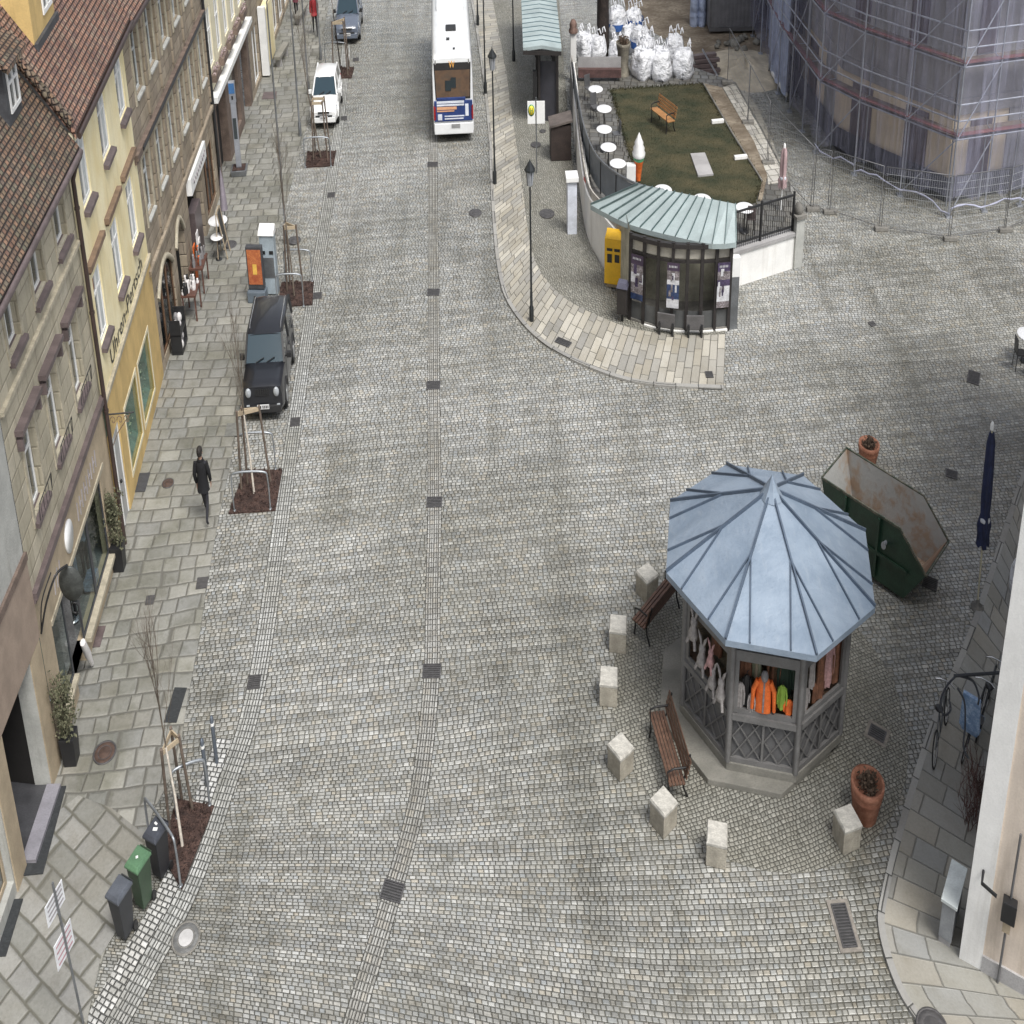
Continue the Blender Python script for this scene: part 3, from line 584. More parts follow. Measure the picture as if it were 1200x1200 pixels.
for u in (du0, du1): b.face([(u, dy, zr-.1), (u, dy+2.4, zr+2.1), (u, dy, zr+1.9)])
d2 = b.build('dormer', m_och, h2); window(d2, M, du0+1.2, du1-.22, zr+.3, zr+1.75, dy-.012, .09, .55)
b = MB(M); b.bx(du0-.05, du1+.05, dy-.12, dy, zr-.1, zr+.05); b.build('flashing', m_slate, d2)
# wrought-iron bracket on the yellow shop corner
# ---------------------------------------------------------------- long brown sandstone house
P0, P1 = (-15.8, 41.9), (-16.4, 55.6); M = fac(P0, P1); M3 = M; Lm = 13.7
h3 = thing('brown_house', 'long brown sandstone house with tall narrow windows, pilasters and an arched shop front', 'house', (P0[0], P0[1], 0))
US = [1.0+2.28*k for k in range(6)]; holes = [(u, u+1.05, 7.0, 8.5, .2) for u in US]+[(u-.4, u+.65, 4.05, 5.55, .2) for u in US]
b = MB(M); wall_holes(b, -.32, Lm, 2.9, 9.0, holes); b.build('wall', m_st3, h3)
b = MB(M); wall_holes(b, -.32, Lm, 0, 2.9, [(.5, 3.3, .25, 2.25, .35), (4.0, 5.7, .0, 2.2, .35), (6.9, 9.9, 0, 2.35, .5), (10.6, 12.9, .3, 2.2, .35)], -.02); b.build('shop_front', m_st3, h3)
for u in US:
    for uu, z0, z1 in ((u, 7.0, 8.5), (u-.4, 4.05, 5.55)):
        window(h3, M, uu+.02, uu+1.03, z0+.01, z1-.01, .19, .05, .65, fm=m_curt); sill(h3, M, uu-.02, uu+1.07, z0-.02, -.13, .16, m_greyr, .05)
        b = MB(M); b.bx(uu-.16, uu, -.05, 0, z0-.2, z1+.2); b.bx(uu+1.05, uu+1.21, -.05, 0, z0-.2, z1+.2); b.bx(uu, uu+1.05, -.05, 0, z1, z1+.2); b.build('window_surround', m_trim1, h3)
    b = MB(M); b.bx(u+1.5, u+1.78, -.09, 0, 6.1, 8.9); b.build('pilaster', m_st3, h3); b = MB(M); b.bx(u+1.1, u+1.38, -.09, 0, 3.1, 5.75); b.build('pilaster', m_st3, h3)
b = MB(M); b.bx(-.32, Lm, -.2, 0, 5.82, 5.96); b.bx(-.32, Lm, -.12, 0, 5.72, 5.82); b.build('string_course', m_brownst, h3)
b = MB(M); b.tube([(.4, -.23, 5.9), (6.2, -.23, 5.9), (13.4, -.23, 5.9)], .05, 8); b.build('cable_duct', m_blk, h3)
b = MB(M); b.bx(-.32, Lm, -.16, 0, 2.86, 3.0); b.build('cornice', m_st3, h3)
roof(h3, M, -.3, Lm, 9.0, .45, .92, 7, m_tile2); gutter(h3, M, -.3, Lm, 8.94, .5, m_pipe, .07)
b = MB(M)
for a, c, z0, z1 in ((.5, 3.3, .25, 2.25), (10.6, 12.9, .3, 2.2)):
    n = 3
    for k in range(n+1): u = a+(c-a)*k/n; b.bx(u-.05, u+.05, .05, .15, z0, z1)
    b.bx(a, c, .05, .15, z1-.1, z1+.02); b.bx(a, c, .05, .15, z0-.02, z0+.08); b.build('shop_window_frame', m_wood, h3); b = MB(M); b.bx(.5, 3.3, .1, .12, .25, 2.25); b.build('shop_pane', m_glass, h3); b = MB(M); b.bx(10.6, 12.9, .1, .12, .3, 2.2); b.build('shop_pane', m_glass, h3)
b = MB(M)
for a, c in ((4.0, 5.7), (6.9, 9.9)): b.face([(a, 1.5, 0), (c, 1.5, 0), (c, 1.5, 2.4), (a, 1.5, 2.4)]); b.face([(a, .34, .05), (c, .34, .05), (c, 1.5, .05), (a, 1.5, .05)]); b.face([(a, .34, 0), (a, 1.5, 0), (a, 1.5, 2.4), (a, .34, 2.4)]); b.face([(c, .34, 0), (c, 1.5, 0), (c, 1.5, 2.4), (c, .34, 2.4)])
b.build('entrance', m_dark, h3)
# arched stone heads over the shop openings
b = MB(M)
for a, c in ((.5, 3.3), (4.0, 5.7)):
    b.tube([(a+(c-a)*k/12, -.05, 1.9+.55*math.sin(math.pi*k/12)) for k in range(13)], .09, 6)
b.build('arch_moulding', m_trim1, h3)
b = MB(M); b.bx(6.9, 10.4, -.3, -.02, 2.36, 2.86); sg = b.build('shop_sign', m_white, h3, bevel=.02)
b = MB(M); rnd = random.Random(9); pts = [(7.3+.1*k, -.31, 2.6+.09*math.sin(k*1.9)+.03*rnd.random()) for k in range(29)]; b.tube(pts, .022, 5); b.build('sign_script', m_letter, sg)
b = MB(M); b.tube([(Lm-.08, -.12, 8.9), (Lm-.08, -.12, .05)], .085, 10); b.build('downpipe', m_blk, h3)
# ---------------------------------------------------------------- cream house
P0, P1 = (-16.4, 55.6), (-16.6, 68); M = fac(P0, P1); M4 = M
h4 = thing('cream_house', 'cream house with a white ledge, flower boxes and a dark brown ground floor', 'house', (P0[0], P0[1], 0))
US = [.6+1.9*k for k in range(5)]
b = MB(M); wall_holes(b, 0, 10, 3.2, 10.5, [(u, u+1.0, 3.9, 5.7, .15) for u in US]+[(u, u+1.0, 7.0, 8.6, .15) for u in US]); b.build('wall', m_cream, h4)
b = MB(M); wall_holes(b, 0, 10, 0, 3.2, [(.9, 3.2, 0, 2.6, .5), (4.2, 6.6, .4, 2.5, .3), (7.4, 9.4, 0, 2.5, .4)]); b.build('shop_front', m_brownst, h4)
b = MB(M); b.bx(-.0, 10, -.4, 0, 2.98, 3.16); b.build('ledge', m_white, h4)
for u in US:
    window(h4, M, u, u+1, 3.9, 5.7, .12, .08, .6); window(h4, M, u, u+1, 7, 8.6, .12, .08, .6)
    b = MB(M); b.bx(u-.1, u+1.1, -.32, -.02, 3.5, 3.72); fb = b.build('flower_box', m_brownst, h4); b = MB(M); rnd = random.Random(int(u*7))
    for k in range(8): leaf_cloud(b, (u+k*.14, -.18, 3.8), .12, 8, .05, rnd=rnd)
    b.build('flowers', pm('dry red and white blossom', (.4, .25, .25), .8, var=.6, scale=12, col2=(.7, .62, .6)), fb)
b = MB(M)
for a, c in ((.9, 3.2), (7.4, 9.4)): b.face([(a, .49, 0), (c, .49, 0), (c, .49, 2.6), (a, .49, 2.6)])
b.build('entrance', m_dark, h4); b = MB(M); b.bx(4.2, 6.6, .2, .24, .4, 2.5); b.build('shop_pane', m_glass, h4)
roof(h4, M, 0, 10, 10.5, .4, .9, 6, m_tile2)
# ---------------------------------------------------------------- last houses up the street
P0, P1 = (-16.55, 65.6), (-16.75, 78); M = fac(P0, P1); M5 = M
h5 = thing('umber_house', 'umber house farthest up the left side of the street with a bright yellow shop panel', 'house', (P0[0], P0[1], 0))
b = MB(M); wall_holes(b, 0, 20, 0, 10, [(1+2.2*k, 2+2.2*k, 3.8, 5.4, .15) for k in range(8)]+[(1+2.4*k, 2.8+2.4*k, .2, 2.3, .2) for k in range(7)]); b.build('wall', m_st3, h5)
for k in range(8): window(h5, M, 1+2.2*k, 2+2.2*k, 3.8, 5.4, .13, .07, .6)
for k in range(7): window(h5, M, 1+2.4*k, 2.8+2.4*k, .2, 2.3, .18, .07, 0)
b = MB(M); b.bx(3.4, 6.0, -.5, -.06, .3, 2.5); b.build('shop_panel', m_yel, h5, bevel=.02); b = MB(M); b.bx(3.1, 3.38, -.55, -.06, .1, 2.7); b.build('panel_post', m_white, h5)
roof(h5, M, 0, 20, 10, .4, .9, 6, m_tile2)
# ================================================================ right side: scaffolded building
s = NT('scaffold netting'); v = s.coord('object'); nn, _ = s.noise(v, .9, 4, .6); fold, _ = s.noise(s.n('ShaderNodeMapping').outputs[0], 1, 2)
mp = [x for x in s.t.nodes if x.type == 'MAPPING'][0]; s.t.links.new(v, mp.inputs[0]); mp.inputs['Scale'].default_value = (5, 5, .35)
df = s.n('ShaderNodeBsdfDiffuse'); s.set(df.inputs[0], s.mix(nn, (.46, .465, .62), (.64, .645, .84))); s.set(df.inputs['Normal'], s.bump(fold, .25))
tl = s.n('ShaderNodeBsdfTranslucent'); tl.inputs[0].default_value = (.3, .33, .42, 1); ad = s.n('ShaderNodeMixShader'); ad.inputs[0].default_value = .3; s.t.links.new(df.outputs[0], ad.inputs[1]); s.t.links.new(tl.outputs[0], ad.inputs[2])
tr = s.n('ShaderNodeBsdfTransparent'); mx = s.n('ShaderNodeMixShader'); s.t.links.new(s.m('ADD', .15, s.m('MULTIPLY', s.sm(fold, .35, .75), .22)), mx.inputs[0]); s.t.links.new(tr.outputs[0], mx.inputs[1]); s.t.links.new(ad.outputs[0], mx.inputs[2]); s.t.links.new(mx.outputs[0], s.out.inputs[0]); m_net = s.mat
s = NT('opaque blue sheeting'); v = s.coord('object'); fold, _ = s.noise(v, 2.2, 3); m_sheet = s.finish(s.mix(fold, (.25, .31, .46), (.5, .56, .7)), .5, 0, s.bump(fold, .2))
m_steel = pm('galvanised scaffold tube', (.45, .47, .52), .4, .6, var=.15)
m_toe = pm('red-brown toe board', (.2, .08, .075), .7, var=.3, scale=1)
m_deck = pm('scaffold decking', (.2, .16, .12), .85, var=.3)
m_bwall = pm('beige construction wall', (.7, .58, .42), .85, var=.12, scale=.8)
m_bgrey = pm('bare grey wall', (.36, .35, .345), .9, var=.2, scale=.8)
FP = [Vector(q) for q in ((18.3, 84, 0), (18.0, 65.4, 0), (18.6, 58.6, 0), (20.2, 56.3, 0), (24.1, 52.3, 0), (30.5, 53.6, 0), (44, 57, 0))]
def inset(P, d):
    out = []
    for i, p in enumerate(P):
        a = P[max(i-1, 0)]; c = P[min(i+1, len(P)-1)]; t = (c-a).normalized(); out.append(p+Vector((-t.y, t.x, 0))*d)
    return out
BW = inset(FP, 1.5); hb = thing('building_shell', 'beige building under construction behind blue-grey scaffold netting', 'building', (27, 60, 0))
b = MB()
for a, c in zip(BW, BW[1:]):
    Mf = frame(a.x, a.y, 0, math.atan2(c.y-a.y, c.x-a.x)); L = (c-a).length; b.M = Mf; n = max(1, int(L/3.0)); hl = []
    for k in range(n):
        u = (k+.5)*L/n
        for z in (4.9, 9.2, 13.4): hl.append((u-.55, u+.55, z, z+1.7, .3))
        hl.append((u-.75, u+.75, .1, 2.5, .45))
    wall_holes(b, 0, L, 0, 18, [])
b.build('wall', m_bwall, hb)
b = MB(); dk = MB()
for a, c in zip(BW, BW[1:]):
    Mf = frame(a.x, a.y, 0, math.atan2(c.y-a.y, c.x-a.x)); L = (c-a).length; n = max(1, int(L/2.6)); b.M = dk.M = Mf
    for z in (2.75, 7.4, 11.6): b.bx(0, L, -.12, -.01, z, z+.5)
    b.bx(0, L, -.08, -.012, 3.25, 7.39)
    for k in range(n):
        u = (k+.5)*L/n; dk.bx(u-.5, u+.5, -.13, -.085, 4.6, 6.6); dk.bx(u-.5, u+.5, -.05, -.014, 8.6, 10.4)
        if k % 2 == 0: dk.bx(u-.35, u+1.0, -.05, -.014, .2, 2.5)
        else: b.bx(u-.9, u+.5, -.05, -.013, 0, 2.74)
b.build('grey_storey', m_bgrey, hb); dk.build('opening', m_plum, hb)
b = MB(); Q = inset(FP, 1.35)
for a, c in zip(Q, Q[1:]): b.face([a, c, c+Vector((0, 0, .8)), a+Vector((0, 0, .8))])
b.build('plinth', m_slate, hb)
hs_ = thing('scaffold', 'galvanised scaffold with red-brown toe boards wrapped in blue-grey netting', 'scaffold', (24.1, 52.3, 0))
st = MB(); tb = MB(); dk = MB(); rl = MB(); IN = inset(FP, 1.0)
LV = [2.45, 4.65, 6.85, 9.05, 11.25, 13.45, 15.65]
for i, (a, c) in enumerate(zip(FP, FP[1:])):
    L = (c-a).length; n = max(1, round(L/2.6)); ai, ci = IN[i], IN[i+1]
    for k in range(n+1):
        if k == n and i < len(FP)-2: continue
        p, q = a.lerp(c, k/n), ai.lerp(ci, k/n)
        st.tube([p, p+Vector((0, 0, 17))], .045, 7); st.tube([q, q+Vector((0, 0, 17))], .04, 6)
        for z in LV: st.tube([p+Vector((0, 0, z)), q+Vector((0, 0, z))], .03, 5)
        st.box(p+Vector((0, 0, .03)), (.3, .3, .05))
    for z in LV:
        Z = Vector((0, 0, z)); t = (c-a).normalized(); nrm = Vector((t.y, -t.x, 0))
        dk.face([a+Z, c+Z, ci+Z, ai+Z]); dk.face([a+Z-Vector((0, 0, .05)), c+Z-Vector((0, 0, .05)), ci+Z-Vector((0, 0, .05)), ai+Z-Vector((0, 0, .05))])
        o = -nrm*.06; tb.bar(a+Z+o+Vector((0, 0, .12)), c+Z+o+Vector((0, 0, .12)), .24, .035)
        for h in (-.02, .55, 1.05): rl.tube([a+Z+Vector((0, 0, h)), c+Z+Vector((0, 0, h))], .03, 6)
    for k in range(n):
        if (k+i) % 2: continue
        for j in range(len(LV)-1):
            z0 = .1 if j == 0 else LV[j-1]; z1 = LV[j]; p, q = a.lerp(c, k/n), a.lerp(c, (k+1)/n); nn_ = Vector(((c-a).y, -(c-a).x, 0)).normalized()*.05
            rl.tube([p+nn_+Vector((0, 0, z0)), q+nn_+Vector((0, 0, z1))], .028, 6)
st.build('standard', m_steel, hs_); tb.build('toe_board', m_toe, hs_); dk.build('deck', m_deck, hs_); rl.build('rail', m_steel, hs_)
nt = MB(); OUT = inset(FP, -.14); rnd = random.Random(3)
for i, (a, c) in enumerate(zip(OUT, OUT[1:])):
    n = max(2, int((c-a).length/.32)); hem = [.35+.28*abs(math.sin(k*.55+i))+.12*rnd.random() for k in range(n+1)]
    t = (c-a).normalized(); nr = Vector((t.y, -t.x, 0)); zs = [0, 1.2, 2.4, 4.6, 6.8, 9, 11.2, 13.4, 17]
    grid = [[a.lerp(c, k/n)+nr*(.05*math.sin(k*1.7+j)+.05*rnd.random())+Vector((0, 0, zs[j] if j else hem[k])) for k in range(n+1)] for j in range(len(zs))]
    vs = [p for r_ in grid for p in r_]; W_ = n+1; nt.mesh(vs, [(j*W_+k, j*W_+k+1, (j+1)*W_+k+1, (j+1)*W_+k) for j in range(len(zs)-1) for k in range(n)])
nt.build('netting', m_net, hs_)
b = MB()
for i, (a, c) in enumerate(zip(OUT, OUT[1:])):
    if i < 2: continue
    n = max(2, int((c-a).length/.45)); b.tube([a.lerp(c, k/n)+Vector((0, -.05, .14+.26*abs(math.sin(k*.55+i+.4*math.sin(k*1.9))))) for k in range(n+1)], [.012+.028*abs(math.sin(k*1.3)) for k in range(n+1)], 6)
b.build('net_hem', pm('pale bunched net edge', (.4, .41, .52), .8), hs_)
# separate sheeted tower to the left of the scaffold
t0 = thing('sheeted_tower', 'narrow scaffold tower wrapped in bright blue opaque sheeting, left of the big scaffold', 'scaffold tower', (16.6, 68.2, 0))
A, B_, C_ = G(903, 94), G(919, 120), G(900, 40)
b = MB(); n = 10
for p, q in ((C_, A), (A, B_)):
    for k in range(n):
        a, c = p.lerp(q, k/n), p.lerp(q, (k+1)/n); w1 = Vector((.1*math.sin(k*1.3), .1*math.cos(k), 0)); w2 = Vector((.1*math.sin((k+1)*1.3), .1*math.cos(k+1), 0))
        b.face([a+w1+Vector((0, 0, .25)), c+w2+Vector((0, 0, .25)), c+w2+Vector((0, 0, 13)), a+w1+Vector((0, 0, 13))])
b.build('sheeting', m_sheet, t0)
b = MB(); b.tube([A+Vector((.1, 0, .28)), B_+Vector((.1, 0, .28))], .1, 8); b.build('hem', m_white, t0)
b = MB()
for p in (A, B_, C_): b.tube([p+Vector((.15, .1, 0)), p+Vector((.15, .1, 13))], .05, 6)
b.build('standard', m_steel, t0)
# ---------------------------------------------------------------- mesh fence of the site
m_fmesh = NT('site fence mesh'); v = m_fmesh.coord('uv'); o = m_fmesh.sep(v)
gx = m_fmesh.m('LESS_THAN', m_fmesh.m('FRACT', m_fmesh.m('MULTIPLY', o[0], 9.0)), .09); gy = m_fmesh.m('LESS_THAN', m_fmesh.m('FRACT', m_fmesh.m('MULTIPLY', o[1], 4.5)), .05)
d_ = m_fmesh.n('ShaderNodeBsdfDiffuse'); d_.inputs[0].default_value = (.38, .39, .4, 1); tr = m_fmesh.n('ShaderNodeBsdfTransparent'); mx = m_fmesh.n('ShaderNodeMixShader')
for a, c in ((m_fmesh.m('MAXIMUM', gx, gy), 0), (tr.outputs[0], 1), (d_.outputs[0], 2)): m_fmesh.t.links.new(a, mx.inputs[c])
m_fmesh.t.links.new(mx.outputs[0], m_fmesh.out.inputs[0]); m_fmesh = m_fmesh.mat
m_fpost = pm('dark fence post', (.15, .15, .155), .5, .4); m_conc = pm('concrete foot', (.2, .19, .17), .95, var=.25, bump=.01)
FQ = [G(*p, z=.9) for p in ((852, 98), (876, 145), (899, 192))]+[G(*p) for p in ((951, 247), (971, 250), (1031, 270), (1112, 282), (1177, 272), (1232, 250))]
LB = ['mesh fence panel beside the back edge of the lawn bed', 'mesh fence panel along the pale path by the lawn', 'mesh fence panel between the garden corner and the scaffold', 'narrow mesh fence panel just behind the iron railing corner', 'mesh fence panel in front of the bunched net edge', 'mesh fence panel left of the scaffold corner standard', 'mesh fence panel right of the scaffold corner standard', 'mesh fence panel at the far right end of the site fence']
for i, (a, c) in enumerate(zip(FQ, FQ[1:])):
    t = thing('fence_panel', LB[i], 'site fence', a, 'mesh fence panels round the building site'); d = (c-a).normalized()*.06; Z = Vector((0, 0, 2))
    b = MB(); b.face([a+d+Vector((0, 0, .12)), c-d+Vector((0, 0, .12)), c-d+Z, a+d+Z]); b.build('mesh', m_fmesh, t)
    b = MB(); b.tube([a+d+Vector((0, 0, .05)), a+d+Z, c-d+Z, c-d+Vector((0, 0, .05))], .02, 6); b.tube([a+d+Vector((0, 0, .12)), c-d+Vector((0, 0, .12))], .012, 6); b.build('frame', m_fpost, t)
    b = MB(); b.box(a+d+Vector((0, 0, .07)), (.7, .26, .13)); b.build('foot', m_conc, t, bevel=.02)
# ---------------------------------------------------------------- near right corner house
cA, cB, cC = Vector((11.95, 20.45, 0)), Vector((21.7, 14.95, 0)), Vector((23.1, 38.6, 0))
hc = thing('corner_house', 'pale house corner with a white painted edge at the lower right', 'house', cA); an = math.atan2(cB.y-cA.y, cB.x-cA.x); M = frame(cA.x, cA.y, 0, an); MC = M
m_pink = pm('pinkish beige render', (.66, .57, .48), .85, var=.1, scale=1.1, bump=.004, streak=.5)
b = MB(M); b.bx(0, 11, 0, .3, 0, 9); b.build('wall', m_pink, hc)
b = MB(M); b.bx(-.02, .52, -.03, .28, .0, 8.95); b.build('corner_pilaster', m_wall_w, hc)
an2 = math.atan2(cC.y-cA.y, cC.x-cA.x); b = MB(frame(cA.x, cA.y, 0, an2)); b.bx(.02, 21, -.3, -.02, 0, 9); b.build('side_wall', m_wall_w, hc)
b = MB(); q_ = [cA, cB, cB+(cC-cA), cC]; b.prism([(p.x, p.y) for p in q_], 9.0, 9.3); b.build('roof', m_tile2, hc)
b = MB(M); b.bx(.52, 11, -.05, -.0, 0, .35); b.build('plinth', m_bgrey, hc)
b = MB(M); b.tube([(.95, -.09, .02), (.95, -.09, 2.9)], .03, 8); b.build('conduit', m_fpost, hc)
b = MB(M); b.bx(.78, 1.12, -.28, -.06, 1.35, 1.72); lb = b.build('meter_box', m_blk, hc, bevel=.02); b = MB(M); b.bx(.86, 1.04, -.2, -.06, 1.12, 1.34); b.build('box_cover', m_tan, lb)
b = MB(M); b.tube([(.25, -.05, 1.9), (.25, -.35, 1.9), (.62, -.42, 1.86)], .035, 8); b.build('wall_hook', m_blk, hc)
# wrought-iron sign bracket on that corner
iron = pm('wrought iron', (.05, .053, .06), .5, .5, var=.25)
wb = thing('sign_bracket', 'curly wrought-iron sign bracket reaching out from the white house corner', 'sign bracket', (13.4, 24.6, 0))
b = MB(); z = 2.3; p0 = G(1205, 786, z); p1 = G(1118, 792, z); b.tube([p0, p1], .032, 8); b.build('arm', iron, wb)
b = MB()
for (sx, sy), pts in (((1, 0), [(1120, 792), (1108, 806), (1102, 824), (1106, 838), (1114, 832), (1112, 820)]), ((1, 1), [(1125, 792), (1140, 798), (1147, 815), (1146, 826)]), ((0, 1), [(1122, 806), (1130, 822), (1131, 850), (1129, 875), (1135, 889)])):
    b.tube(smooth_path([G(x, y, z-(.0 if k == 0 else .12*k)) for k, (x, y) in enumerate(pts)], 6), .026, 7)
b.build('scroll', iron, wb)
# grey distribution cabinet by the corner
ang = math.atan2(22.68-20.58, 13.11-11.61); cb = thing('utility_cabinet', 'grey utility cabinet with a pale top against the white house corner', 'cabinet', (12.0, 21.75, 0)); M = frame(11.92, 21.15, .05, ang)
b = MB(M); b.bx(-.52, .52, -.17, .17, .1, .8); b.build('body', pm('grey cabinet', (.27, .28, .29), .55), cb, bevel=.015)
b = MB(M); b.bx(-.56, .56, -.21, .21, .8, .86); b.build('top', pm('pale cabinet top', (.62, .66, .65), .5), cb, bevel=.01)
b = MB(M); b.bx(-.5, .5, -.15, .15, 0, .1); b.build('plinth', m_bgrey, cb); b = MB(M); b.bx(-.01, .01, .165, .18, .12, .78); b.build('door_gap', m_blk, cb)
# ---------------------------------------------------------------- garden: terrace, walls, railing
TZ = .9
m_palep = stone('pale garden flags', 'world', .55, .5, [(.5, .48, .43), (.6, .57, .51), (.45, .43, .39)], joint=(.2, .19, .16), jw=.03, rot=12, wig=.3, patch=.5, pscale=.5, rough=.6)
m_lawn = pm('winter lawn', (.045, .058, .022), .95, var=.45, scale=.7, bump=.04, bscale=40, col2=(.125, .10, .05))
m_gpath = stone('wet garden paving', 'world', .5, .45, [(.13, .125, .12), (.17, .165, .15), (.11, .11, .105), (.2, .19, .17)], joint=(.06, .055, .045), jw=.03, rot=-8, warp=.8, vary=.3, patch=.7, pscale=.5, rough=.5)
TW = [G(668, 112), G(672, 150), G(677, 205), G(686, 270), G(700, 303), G(720, 330), G(740, 352)]
TWs = smooth_path(TW, 8); TE = [Vector((10.8, 47.2, 0)), Vector((14.75, 48.5, 0)), G(926, 214, TZ), G(893, 150, TZ), G(862, 96, TZ), Vector((11.5, 66.8, 0)), Vector((4.6, 66.8, 0))]
ring = [(p.x+.12, p.y+.05) for p in TWs[::-1]]
poly = [(p.x+.15, p.y) for p in TWs]+[(7, 46.2), (10.6, 46.2)]+[(p.x, p.y) for p in TE]
b = MB(); b.prism(poly, 0, TZ); b.build('garden_terrace', m_gpath, loc=(9, 55, 0), kind='structure')
LW = [G(*p, z=TZ) for p in ((716, 106), (822, 99), (858, 158), (893, 214), (884, 238), (840, 241), (775, 236), (748, 215), (733, 165))]
b = MB(); b.prism([(p.x, p.y) for p in LW], TZ, TZ+.03, False); b.build('lawn', m_lawn, loc=(9.5, 56, TZ), kind='structure')
b = MB(); rnd = random.Random(2); xs = [p.x for p in LW]; ys = [p.y for p in LW]
def inside(x, y, P):
    c = False
    for i in range(len(P)):
        a, d = P[i], P[i-1]
        if (a.y > y) != (d.y > y) and x < (d.x-a.x)*(y-a.y)/(d.y-a.y)+a.x: c = not c
    return c
k = 0
while k < 16000:
    x, y = rnd.uniform(min(xs), max(xs)), rnd.uniform(min(ys), max(ys))
    if not inside(x, y, LW): continue
    h = rnd.uniform(.012, .035); a = rnd.random()*6.28; dx, dy = .012*math.cos(a), .012*math.sin(a); b.face([(x-dx, y-dy, TZ+.03), (x+dx, y+dy, TZ+.03), (x+dy*.8, y-dx*.8, TZ+.03+h)]); k += 1
for i in range(len(LW)):
    a, d = LW[i], LW[i-1]
    for q in range(int((a-d).length*70)):
        x, y = a.lerp(d, rnd.random()).xy; x += rnd.gauss(0, .09); y += rnd.gauss(0, .09); h = rnd.uniform(.03, .07); an_ = rnd.random()*6.28; dx, dy = .035*math.cos(an_), .035*math.sin(an_); b.face([(x-dx, y-dy, TZ+.02), (x+dx, y+dy, TZ+.02), (x+dy, y-dx, TZ+.03+h)])
b.build('grass', m_lawn, loc=(9.5, 56, TZ), kind='stuff')
BD = [G(*p, z=TZ) for p in ((824, 99), (846, 104), (884, 168), (899, 207), (893, 235), (888, 236), (893, 214), (858, 158))]
b = MB(); b.prism([(p.x, p.y) for p in BD], TZ, TZ+.05, False); b.build('flower_bed', m_dirt, loc=(13, 56, TZ), kind='structure')
b = MB(); b.tube([p+Vector((0, 0, .05)) for p in (BD[0], BD[7], BD[6])], .05, 6); b.build('bed_edging', m_conc, label='thin stone edging between lawn and brown bed', cat='edging')
for i, (x, y) in enumerate(((841, 142), (868, 184))):
    p = G(x, y, TZ+.1); b = MB(); b.box(p, (.75, .2, .12), rz=.15); b.build('stepping_stone', m_wall_w, label=['pale block lying across the lawn edging, farther one', 'pale block lying across the lawn edging, nearer one'][i], cat='stone block', group='pale blocks on the lawn edging', bevel=.02)
PT = [G(*p, z=TZ) for p in ((847, 103), (861, 99), (891, 152), (923, 213), (900, 216), (899, 206), (884, 168))]; b = MB(); b.prism([(p.x, p.y) for p in PT], TZ, TZ+.03, False); b.build('path', m_palep, loc=(14, 56, TZ), kind='structure')
sl = [G(*p, z=TZ+.05) for p in ((809, 181), (826, 180), (836, 205), (818, 207))]; b = MB(); b.prism([(p.x, p.y) for p in sl], TZ+.03, TZ+.09); b.build('lawn_slab', m_bgrey, label='grey slab set flat in the lawn', cat='slab')
# white garden wall following the street bend
gw = thing('garden_wall', 'white rendered garden wall curving round to the pavilion, with weathered cap', 'wall', TW[3])
b = MB(); N = len(TWs)
hts = [1.25 if i < N*.45 else 1.25+(1.55-1.25)*min(1, (i-N*.45)/(N*.2)) for i in range(N)]
for i in range(N-1):
    a, c = TWs[i], TWs[i+1]; t = (c-a).normalized(); n_ = Vector((-t.y, t.x, 0))*.3; h0_, h1_ = Vector((0, 0, hts[i])), Vector((0, 0, hts[i+1]))
    if i == 0: n0 = n_
    b.face([a, c, c+h1_, a+h0_], [(0, 0), (1, 0), (1, 1), (0, 1)]); b.face([a+h0_, c+h1_, c+h1_+n_, a+h0_+n0]); b.face([a+n0+h0_, c+n_+h1_, c+n_, a+n0]); n0 = n_
b.build('wall', m_wall_w, gw)
b = MB(); cp = [p+Vector((.12, .05, hts[i]+.03)) for i, p in enumerate(TWs)]
for i in range(0, N-2, 2): b.bar(cp[i].lerp(cp[i+1], .06), cp[min(i+2, N-1)], .07, .42)
b.build('cap', pm('mottled wall cap', (.45, .42, .38), .8, var=.5, scale=2), gw)
b = MB(); p = G(685, 243); b.M = frame(p.x-.02, p.y-1.3, 0, math.radians(-78)); b.bx(-.35, .35, -.05, -.02, .75, 1.35); rs = b.build('notice', pm('red notice board', (.55, .07, .04), .5), gw, bevel=.01)
b = MB(b.M)
for k in range(4): b.bx(-.25, .25, -.056, -.052, .88+.1*k, .92+.1*k)
b.build('notice_text', m_wall_w, rs)
# grey railing with infill behind the wall
rl = thing('garden_railing', 'dark grey garden railing with sheet infill running along the white wall', 'railing', TWs[10])
m_gsheet = pm('grey railing infill', (.17, .19, .21), .6, var=.15); RP = [q-Vector((0, 0, 1.05)) for q in smooth_path([G(*p, z=TZ+1.05) for p in ((671, 74), (677, 112), (685, 150), (699, 182), (722, 203), (750, 217), (778, 223))], 8)]
b = MB()
for a, c in zip(RP, RP[1:]): b.face([a+Vector((0, 0, .1)), c+Vector((0, 0, .1)), c+Vector((0, 0, 1.0)), a+Vector((0, 0, 1.0))])
b.build('infill', m_gsheet, rl); b = MB(); b.tube([p+Vector((0, 0, 1.05)) for p in RP], .045, 7); b.build('handrail', m_zinc, rl)
for p in RP[2::6]: b = MB(); b.tube([p, p+Vector((0, 0, 1.05))], .035, 6); b.build('post', m_blk, rl)
